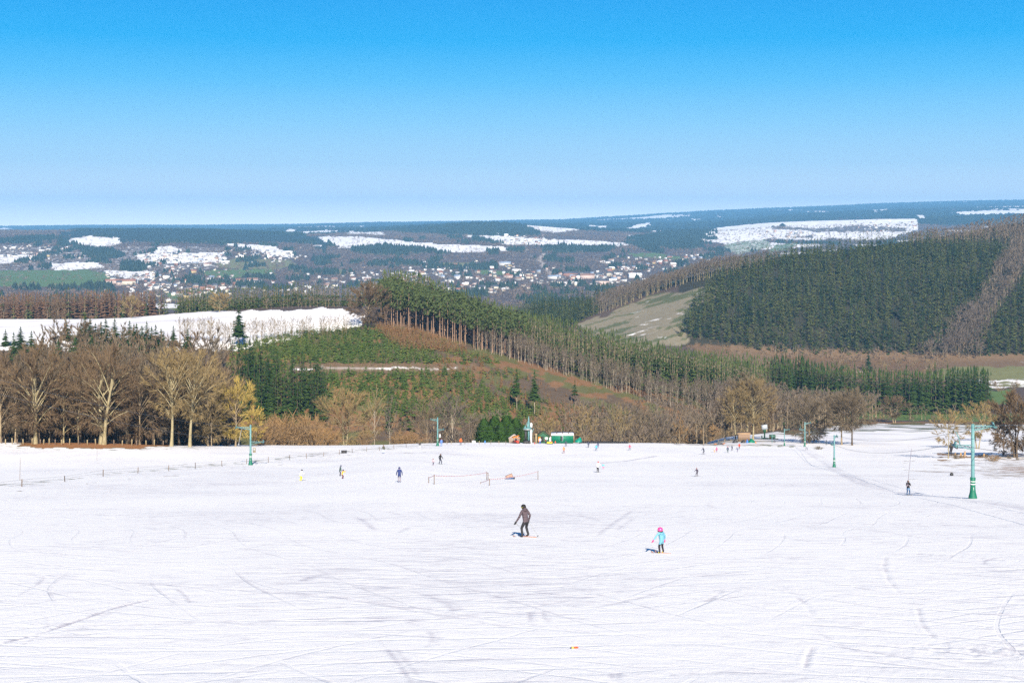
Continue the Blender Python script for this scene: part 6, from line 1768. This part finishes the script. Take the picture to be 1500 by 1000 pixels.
for a, c, hp in ((1399, 667, 4), (1407, 668, 5), (1413, 668, 7), (1441, 669, 5)):
    q = on_slope(a, c); b = MB(); hh = hp * q[1] / F
    lathe(b, [(.32, -.3), (.26, hh * .5), (.24, hh)], 8); b.v = [(v[0] + .1 * v[2], v[1], v[2]) for v in b.v]
    o = mobj("tree_stump", b, plain("stump_wood", (.38, .24, .12), .9, 0, .25), None, False, q); tag(o, "brown tree stump on the strip of dry grass left of the big right pylon", "stump", "stumps near the big right pylon")

# ================================================================== people
SKIN = (0.55, 0.34, 0.25)
def cloth(col, quilt=False):
    nm = "cloth_%d_%d_%d%s" % (*[int(c * 255) for c in col], "_quilted" if quilt else "")
    if nm in MATS: return MATS[nm]
    m = plain(nm, col, .75, 0, .10, .3, 9)
    if quilt:
        t = m.node_tree; bs = t.nodes["Principled BSDF"]
        co = t.nodes.new("ShaderNodeTexCoord"); wv = t.nodes.new("ShaderNodeTexWave"); wv.bands_direction = 'Z'; wv.inputs['Scale'].default_value = 4.2; wv.inputs['Distortion'].default_value = 1.2
        bp = t.nodes.new("ShaderNodeBump"); bp.inputs['Strength'].default_value = .9; bp.inputs['Distance'].default_value = .03
        t.links.new(co.outputs['Object'], wv.inputs['Vector']); t.links.new(wv.outputs['Fac'], bp.inputs['Height']); t.links.new(bp.outputs[0], bs.inputs['Normal'])
    return m
def skin_mesh(name, verts, edges, radii, root, sub=1):
    me = bpy.data.meshes.new(name + "_cage"); me.from_pydata([tuple(v) for v in verts], edges, [])
    ob = bpy.data.objects.new(name + "_cage", me); C.objects.link(ob)
    ob.modifiers.new("skin", 'SKIN')
    for i, r in enumerate(radii):
        me.skin_vertices[0].data[i].radius = (r, r) if not isinstance(r, tuple) else r
        me.skin_vertices[0].data[i].use_root = (i == root)
    sb = ob.modifiers.new("sub", 'SUBSURF'); sb.levels = sub; sb.render_levels = sub
    dg = bpy.context.evaluated_depsgraph_get()
    res = bpy.data.meshes.new_from_object(ob.evaluated_get(dg))
    res.name = name
    bpy.data.objects.remove(ob); bpy.data.meshes.remove(me)
    return res
def person(px, py, hpx, label, jacket, pants, hat=None, facing=0.0, pose=None, boots=(.03, .03, .035), gloves=None, skis=None, sub=1, hair=None, quilt=False, coat=False, helmet=False, group=None, height=None, face=True):
    """facing: 0 looks away from the camera, pi looks at it"""
    x, y, z = on_slope(px, py)
    H = height or hpx * y / F
    kid = H < 1.35
    P = dict(stance=.075, lean=.06, knee=.06, la=(-.12, .02, -.30), lf=(-.03, .10, -.26), ra=(.12, .02, -.30), rf=(.03, .10, -.26), step=0.0, look=0.0)
    P.update(pose or {})
    t = thing("person", label, "person", (x, y, z), facing, group)
    hd = .075 if not kid else .092
    nz_ = .83 if not kid else .79
    ln = P['lean']
    V = []; E = []; RD = []; B = []
    def add(p, r, par=None, bone=None):
        V.append(Vector(p)); RD.append(r)
        if par is not None: E.append((par, len(V) - 1)); B.append((par, len(V) - 1, bone))
        return len(V) - 1
    def tor(f, zz): return (0, ln * f * .5 - P['knee'] * .25, zz)
    pel = add((0, -P['knee'] * .5, .52), .078 if not coat else .09)
    spi = add(tor(.4, .62), .078 if not coat else .088, pel, 'jacket')
    che = add(tor(.8, .73), .088, spi, 'jacket')
    nek = add(tor(1.1, nz_), .042, che, 'jacket')
    hc = add((P['look'] * .05, ln * .62 - P['knee'] * .25, nz_ + hd * .85), hd * .80, nek, 'head')
    ht_ = add((P['look'] * .05, ln * .66 - P['knee'] * .25, nz_ + hd * 1.7), hd * .62, hc, 'head')
    arms = {}
    for sg, a, f in ((-1, P['la'], P['lf']), (1, P['ra'], P['rf'])):
        sh = add(Vector(V[che]) + Vector((sg * .105, 0, .065)), .044, che, 'jacket')
        sc = .56
        el = add(V[sh] + Vector(a) * sc, .036, sh, 'jacket')
        wr = add(V[el] + Vector(f) * sc, .027, el, 'jacket')
        hn = add(V[wr] + Vector(f).normalized() * .05, .026, wr, 'glove')
        arms[sg] = (wr, hn)
    st = P['stance']
    for sg in (-1, 1):
        hp = add((sg * .055, -P['knee'] * .5, .475), .058, pel, 'pants')
        fx, fy = sg * st, sg * P['step']
        kn = add((sg * (st * .6 + .025), P['knee'] + fy * .5, .275), .043, hp, 'pants')
        an = add((fx, fy - .01, .055), .034, kn, 'pants')
        to = add((fx, fy + .07, .028), .030, an, 'boot')
    me = skin_mesh("body", V, E, RD, pel, sub)
    mats = {'jacket': cloth(jacket, quilt), 'pants': cloth(pants), 'head': plain("skin", SKIN, .6, 0, .05), 'glove': cloth(gloves or (.03, .03, .035)), 'boot': cloth(boots)}
    order = list(mats)
    me.materials.clear()
    for k in order: me.materials.append(mats[k])
    for p in me.polygons:
        c = p.center; best = 1e9; bn = 'jacket'
        for a, b_, bone in B:
            A, Bv = V[a], V[b_]; d = Bv - A; tt = max(0, min(1, (c - A).dot(d) / max(d.length_squared, 1e-9)))
            dd = (c - A - d * tt).length - .3 * (RD[a] + RD[b_])
            if dd < best: best, bn = dd, bone
        if coat and bn == 'pants' and c.z > .36: bn = 'jacket'
        if bn == 'pants' and c.z > .47: bn = 'jacket'
        if bn == 'head' and c.z < nz_ + .01: bn = 'jacket'
        p.material_index = order.index(bn); p.use_smooth = True
    bo = link(bpy.data.objects.new("body", me), t); bo.scale = (H,) * 3
    hcv = V[hc]
    if hat is not None:
        b = MB(); r = hd * (1.02 if not helmet else 1.16)
        prof = [(r, -.15 * r), (r * 1.03, .15 * r), (r * .9, .65 * r), (r * .55, 1.0 * r), (r * .02, 1.14 * r)]
        lathe(b, prof, 12, 0, (hcv.x, hcv.y, hcv.z + hd * .18))
        o = mobj("helmet" if helmet else "hat", b, cloth(hat) if not helmet else plain("helmet_%d%d%d" % tuple(int(c * 99) for c in hat), hat, .3), t, True); o.scale = (H,) * 3
    if hair is not None:
        b = MB(); r = hd * 1.0
        ball(b, (hcv.x, hcv.y - hd * .18, hcv.z + hd * .1), r, sq=(1, .95, 1.05))
        o = mobj("hair", b, cloth(hair), t, True); o.scale = (H,) * 3
    if face:
        b = MB(); fy = hcv.y + hd * .80
        ball(b, (hcv.x, fy + hd * .12, hcv.z + hd * .02), hd * .16, 0, 6, (.8, 1.2, 1.4))
        for sg in (-1, 1):
            ball(b, (hcv.x + sg * hd * .30, fy - hd * .05, hcv.z + hd * .22), hd * .10, 1, 6); ball(b, (hcv.x + sg * hd * .82, hcv.y, hcv.z + hd * .05), hd * .18, 0, 6, (.5, 1, 1.4))
        box(b, (hcv.x, fy - hd * .03, hcv.z - hd * .38), (hd * .45, hd * .1, hd * .1), 2)
        o = mobj("face", b, [plain("skin", SKIN, .6, 0, .05), M_BLACK, plain("lips", (.4, .15, .12), .5)], t, True); o.scale = (H,) * 3
    if skis is not None:
        col, ln_ = skis
        for sg in (-1, 1):
            b = MB(); fx, fy = sg * st * H, sg * P['step'] * H
            L_ = ln_
            k = len(b.v); w = .036
            ys = [-.45 * L_, .38 * L_, .47 * L_, .55 * L_]; zs = [0, 0, .03, .10]
            for yy, zz in zip(ys, zs):
                ww = w if yy < .5 * L_ else w * .4
                b.v += [(fx - ww, fy + yy, zz - .012), (fx + ww, fy + yy, zz - .012), (fx + ww, fy + yy, zz + .014), (fx - ww, fy + yy, zz + .014)]
            for i in range(3):
                for q in range(4):
                    a, c = i * 4 + q, i * 4 + (q + 1) % 4
                    b.t += [(a, c, c + 4), (a, c + 4, a + 4)]; b.m += [0, 0]
            b.t += [(0, 2, 1), (0, 3, 2), (12, 13, 14), (12, 14, 15)]; b.m += [0] * 4
            # the ski follows the slope, and lies on the snow
            o = mobj("ski", b, plain("ski_%d%d%d" % tuple(int(c * 99) for c in col), col, .35), t)
            g = terrain(np.array([x - math.sin(facing) * .5, x + math.sin(facing) * .5]), np.array([y + math.cos(facing) * .5, y - math.cos(facing) * .5]))
            o.rotation_euler = (math.atan2(float(g[0] - g[1]), 1.0), 0, 0); o.location = (0, 0, .0)
    return t, V, H, arms
def hand(parent, at, dirv, side, H, mat, scale=1.0):
    """a gloved hand: palm, four fingers of different lengths and a thumb, slightly curled"""
    d = Vector(dirv).normalized(); u = d.orthogonal().normalized(); w = d.cross(u)
    b = MB(); at = Vector(at); s = .058 * scale * H
    b.tube([tuple(at - d * s * .4), tuple(at + d * s * .3), tuple(at + d * s * .9)], [s * .40, s * .52, s * .46], 8, cap=True)
    for k in range(4):
        o = u * (-.42 + .28 * k) * s; l = (.75, .95, .88, .65)[k] * s
        p0 = at + d * s * .8 + o
        b.tube([tuple(p0), tuple(p0 + d * l * .5 + w * .05 * s), tuple(p0 + d * l * .8 + w * .35 * s)], [s * .17, s * .16, s * .12], 6, cap=True)
    p0 = at + d * s * .1 - u * s * .45 * side
    b.tube([tuple(p0), tuple(p0 + d * s * .4 - u * s * .35 * side), tuple(p0 + d * s * .75 - u * s * .3 * side + w * .2 * s)], [s * .18, s * .17, s * .12], 6, cap=True)
    return mobj("glove", b, mat, parent, True)
def pole_thing(label, top, foot, mat, grip):
    top, foot = Vector(top), Vector(foot)
    t = thing("ski_pole", label, "ski pole", foot)
    b = MB(); b.tube([(0, 0, 0), tuple(top - foot)], [.010, .014], 6); mobj("shaft", b, mat, t)
    dv = (top - foot).normalized()
    b = MB(); b.tube([tuple(top - foot - dv * .06), tuple(top - foot + dv * .08)], [.022, .02], 6, cap=True); mobj("grip", b, grip, t)
    b = MB(); b.tube([tuple(dv * .07), tuple(dv * .09)], [.05, .045], 8, cap=True); mobj("basket", b, grip, t)

# the adult skier in the quilted jacket
fc = math.radians(38)
t, V, H, arms = person(769.5, 787, 48, "adult skier in a purplish grey quilted jacket, black trousers and black hat, seen from behind", (.085, .064, .076), (.022, .022, .026), (.012, .012, .014), fc,
    dict(stance=.115, lean=.14, knee=.07, la=(-.13, .04, -.29), lf=(-.09, .14, -.26), ra=(.15, -.06, -.28), rf=(.02, .12, -.26), step=0.0, look=-.3), skis=((.42, .20, .13), 1.55), sub=2, quilt=True, hair=(.02, .015, .012))
def w_of(t, v, H): return t.matrix_basis @ (Vector(v) * H)
bpy.context.view_layer.update()
for sg in (-1, 1):
    wr, hn = arms[sg]
    hand(t, V[hn] * H, V[hn] - V[wr], sg, H, cloth((.02, .02, .024)))
b = MB(); ball(b, (V[4].x * H, (V[4].y - .075) * H, (V[4].z - .055) * H), .085 * H, sq=(1.15, .8, .62)); mobj("hood", b, cloth((.085, .064, .076), True), t, True)
b = MB(); lathe(b, [(.0775 * H, -.007), (.078 * H, .007)], 14, 0, (V[4].x * H, V[4].y * H, (V[4].z + .01) * H)); mobj("goggle_strap", b, plain("yellow_strap", (.75, .70, .02), .5), t)
hl, hr = w_of(t, V[arms[-1][1]], H), w_of(t, V[arms[1][1]], H)
f1 = Vector((t.location.x + .12, t.location.y + .55, 0)); f1.z = gz(f1.x, f1.y); f2 = Vector((t.location.x + .72, t.location.y - .10, 0)); f2.z = gz(f2.x, f2.y)
pole_thing("grey ski pole in the left hand of the skier in the quilted jacket", hl, f1, M_GREY, M_BLACK)
pole_thing("grey ski pole in the right hand of the skier in the quilted jacket", hr, f2, M_GREY, M_BLACK)
# the child in light blue
t, V, H, arms = person(969, 810.5, 38, "child skier in a light blue jacket, black trousers, yellow boots and pink helmet", (.13, .33, .44), (.016, .014, .020), (.70, .06, .24), math.radians(40),
    dict(stance=.10, lean=.10, knee=.05, la=(-.24, .04, -.20), lf=(-.16, .06, -.22), ra=(.16, -.04, -.26), rf=(.03, .05, -.24), look=-.4), boots=(.75, .62, .02), gloves=(.75, .06, .22), skis=((.45, .22, .16), 1.0), sub=2, helmet=True, coat=True)
for sg in (-1, 1):
    wr, hn = arms[sg]
    hand(t, V[hn] * H, V[hn] - V[wr], sg, H, cloth((.75, .06, .22)), 1.1)
b = MB(); ball(b, (V[4].x * H, (V[4].y - .085) * H, (V[4].z - .10) * H), .085 * H, sq=(1.1, .7, .6)); mobj("hood", b, cloth((.12, .31, .42)), t, True)
b = MB(); lathe(b, [(.105 * H, -.02), (.106 * H, .02)], 14, 0, (V[4].x * H, V[4].y * H, (V[4].z - .015) * H)); mobj("goggle_strap", b, M_BLACK, t)
# everyone else: photo position of the feet, size in the photo, look
BK = (.018, .018, .022); NAVY = (.02, .035, .13)
ride = dict(la=(-.05, .14, -.26), lf=(.03, .22, .05), ra=(.05, .14, -.26), rf=(-.03, .22, .05), stance=.09, lean=-.03)
wide = dict(stance=.13, la=(-.22, .05, -.20), ra=(.22, .05, -.20), lf=(-.12, .12, -.2), rf=(.12, .12, -.2))
crouch = dict(stance=.10, lean=.30, knee=.12, la=(-.14, .14, -.22), ra=(.14, .14, -.22), lf=(-.04, .22, -.08), rf=(.04, .22, -.08))
walk = dict(step=.09, stance=.07, lean=.10, la=(-.14, -.14, -.25), ra=(.14, .14, -.25))
pi = math.pi
r_, RV, RH, RA = person(1330.5, 725, 22, "lift rider in an open black jacket and blue jeans, towed up the track", BK, (.10, .22, .40), None, pi, ride, hair=(.15, .08, .04), gloves=SKIN, skis=((.1, .1, .1), 1.5))
person(585, 706, 22.5, "person in a long navy hooded coat and grey leggings, seen from behind", NAVY, (.22, .20, .24), NAVY, .1, dict(stance=.06), coat=True, boots=NAVY, skis=((.03, .08, .25), 1.3))
person(498, 697, 16, "adult in dark green jacket standing behind a child in orange", (.04, .07, .07), (.05, .05, .06), (.03, .05, .12), -1.2, dict(lean=.16))
person(501.5, 701, 13.5, "child in an orange yellow jacket and dark red trousers with arms stretched out", (.85, .38, .03), (.10, .015, .03), (.02, .02, .03), -1.1, dict(stance=.12, lean=.2, knee=.1, la=(-.06, .26, -.1), lf=(0, .26, .06), ra=(.06, .26, -.1), rf=(0, .26, .06)))
person(440, 704, 16.5, "person in white jacket and bright yellow trousers leaning forward on skis", (.80, .80, .84), (.85, .68, .0), (.02, .02, .03), -.9, crouch, skis=((.2, .2, .2), 1.4))
person(562, 664, 12.5, "person in dark brown green coat and pale jeans near the wire fence", (.07, .07, .045), (.40, .45, .55), (.15, .06, .05), 2.8, dict(stance=.05), boots=(.05, .08, .2))
person(615, 656.5, 9, "small figure in black top and white trousers left of the middle pylon", BK, (.75, .75, .8), BK, .5, wide)
person(634.5, 681, 10, "child in a pale pinkish jacket and dark trousers with red boots", (.50, .36, .40), (.06, .05, .09), (.20, .10, .10), -.8, None, boots=(.6, .05, .05))
person(645, 679.5, 15.5, "adult in black jacket beside the child with red boots", BK, (.03, .035, .06), None, -.9, walk, hair=(.12, .07, .05), skis=((.1, .15, .1), 1.5))
person(646.5, 653.5, 11, "person in blue jacket and blue trousers right beside the middle pylon", (.10, .20, .55), (.12, .24, .60), (.25, .12, .08), -.3, None)
person(675, 651.5, 10, "person in bright orange red jacket right of the middle pylon", (.85, .13, .02), (.08, .06, .06), (.85, .13, .02), 2.9, dict(coat=1) and None)
person(710.5, 650, 6, "child in bright blue at the snow's edge left of the evergreen clump", (.05, .30, .75), (.06, .25, .6), (.05, .30, .75), .4, None, height=1.25)
person(791, 650, 9.5, "person in white top and blue trousers before the kiosk", (.75, .72, .66), (.05, .12, .50), (.55, .35, .08), 0.0, None)
person(799.5, 650, 7.5, "person in black and dark red beside the yellow vehicle", (.22, .02, .03), BK, BK, 1.0, crouch)
person(829, 653.5, 8, "dark clad skier in front of the green container", (.05, .05, .09), (.07, .07, .10), BK, -2.6, wide)
person(826, 663.5, 9.5, "child in orange jacket and dark red trousers below the green container", (.90, .20, .02), (.16, .05, .07), (.90, .20, .02), .6, wide, skis=((.4, .3, .3), 1.1))
person(862, 655.5, 9.5, "dark navy clad person walking below the tyre wall", (.04, .05, .09), (.06, .07, .10), BK, .2, walk)
person(876, 656, 8.5, "adult in dark navy behind a child in light blue", (.04, .06, .12), (.05, .06, .10), BK, .2, None)
person(873.5, 660, 9, "child in light blue jacket in front of an adult in navy", (.04, .38, .75), (.06, .10, .16), (.15, .12, .2), .5, wide, skis=((.2, .2, .3), 1.0))
person(922.5, 659.5, 8.5, "skier in red jacket and dark blue trousers alone on the upper snow edge", (.62, .04, .10), (.05, .10, .18), (.3, .04, .06), .3, wide)
person(875.5, 691.5, 16, "skier in pinkish white jacket and black trousers with a red hat", (.80, .68, .76), BK, (.38, .06, .06), -.7, dict(lean=.16, knee=.05, la=(-.1, .16, -.22), lf=(0, .25, -.05), ra=(.1, .16, -.22), rf=(0, .25, -.05)), skis=((.1, .1, .12), 1.5))
person(883.5, 686.5, 8.5, "small child in bright blue jacket and pink trousers behind the skier in pinkish white", (.08, .50, .80), (.50, .10, .28), (.55, .2, .3), -.6, wide)
person(1021, 697.5, 12.5, "skier all in dark purple grey striding wide apart", (.045, .035, .06), (.05, .04, .06), (.22, .08, .08), .8, dict(stance=.16, lean=.12, la=(-.22, .1, -.18), lf=(-.12, .1, -.15), ra=(.14, -.1, -.24), rf=(.03, .05, -.24)), skis=((.2, .2, .2), 1.4))
person(1031, 665.5, 10.5, "skier in dark jacket and grey trousers leaning forward left of the group", (.03, .03, .05), (.09, .09, .12), (.15, .10, .1), .7, crouch, skis=((.1, .1, .1), 1.4))
person(1046.8, 662.5, 8, "child in pale jacket and orange trousers", (.45, .42, .46), (.80, .28, .08), (.35, .3, .32), .3, None)
person(1049.8, 662, 7.5, "child in bright pink beside a child with orange trousers", (.72, .05, .18), (.15, .04, .10), (.55, .05, .15), .2, None)
person(1066, 663, 9.5, "slim person in dark green blue standing upright in the group", (.04, .06, .10), (.04, .08, .08), (.45, .1, .15), .3, None, skis=((.1, .1, .1), 1.3))
person(1072.3, 660, 7.5, "dark clad person with an outstretched arm in the group", (.04, .04, .07), (.05, .05, .08), BK, .5, dict(la=(-.26, .1, .05), lf=(-.24, .05, .05)))
person(1080.5, 661.8, 7, "crouching person in navy in the group before the sledge", NAVY, (.08, .06, .12), (.1, .05, .06), 1.2, crouch)
person(1083, 657.5, 8.5, "person in bright red jacket nearest the orange wooden shed", (.75, .05, .02), (.06, .05, .06), BK, .4, None)
person(1181.5, 659, 9.5, "lift rider in pale jacket just below the pylon with a curved arm", (.42, .42, .46), (.12, .13, .17), (.55, .18, .08), pi, wide)
person(1210.5, 651.5, 8, "dark clad person walking on the snow before two bare trees", (.03, .05, .08), (.03, .07, .08), BK, 1.3, walk)
person(1393, 668, 20, "person in black standing at the slender ochre tree left of the big right pylon", BK, (.03, .03, .035), BK, .4, dict(lean=.06), hair=None)
# the lift rider's rope
hx = w_of(r_, RV[RA[1][1]], RH)
b = MB(); top = Vector((x_of(1335, hx.y - 4), hx.y - 4, (HY - 657) * (hx.y - 4) / F)); b.tube([(0, 0, 0), tuple(top - hx)], [.022, .022], 5); wheel(b, (0, 0, 0), .10, .05, 'Y')
o = mobj("tow_bar", b, plain("purplish_tow_rod", (.25, .20, .24), .5), None, False, hx); tag(o, "thin upright tow bar held by the lift rider in jeans", "tow bar")
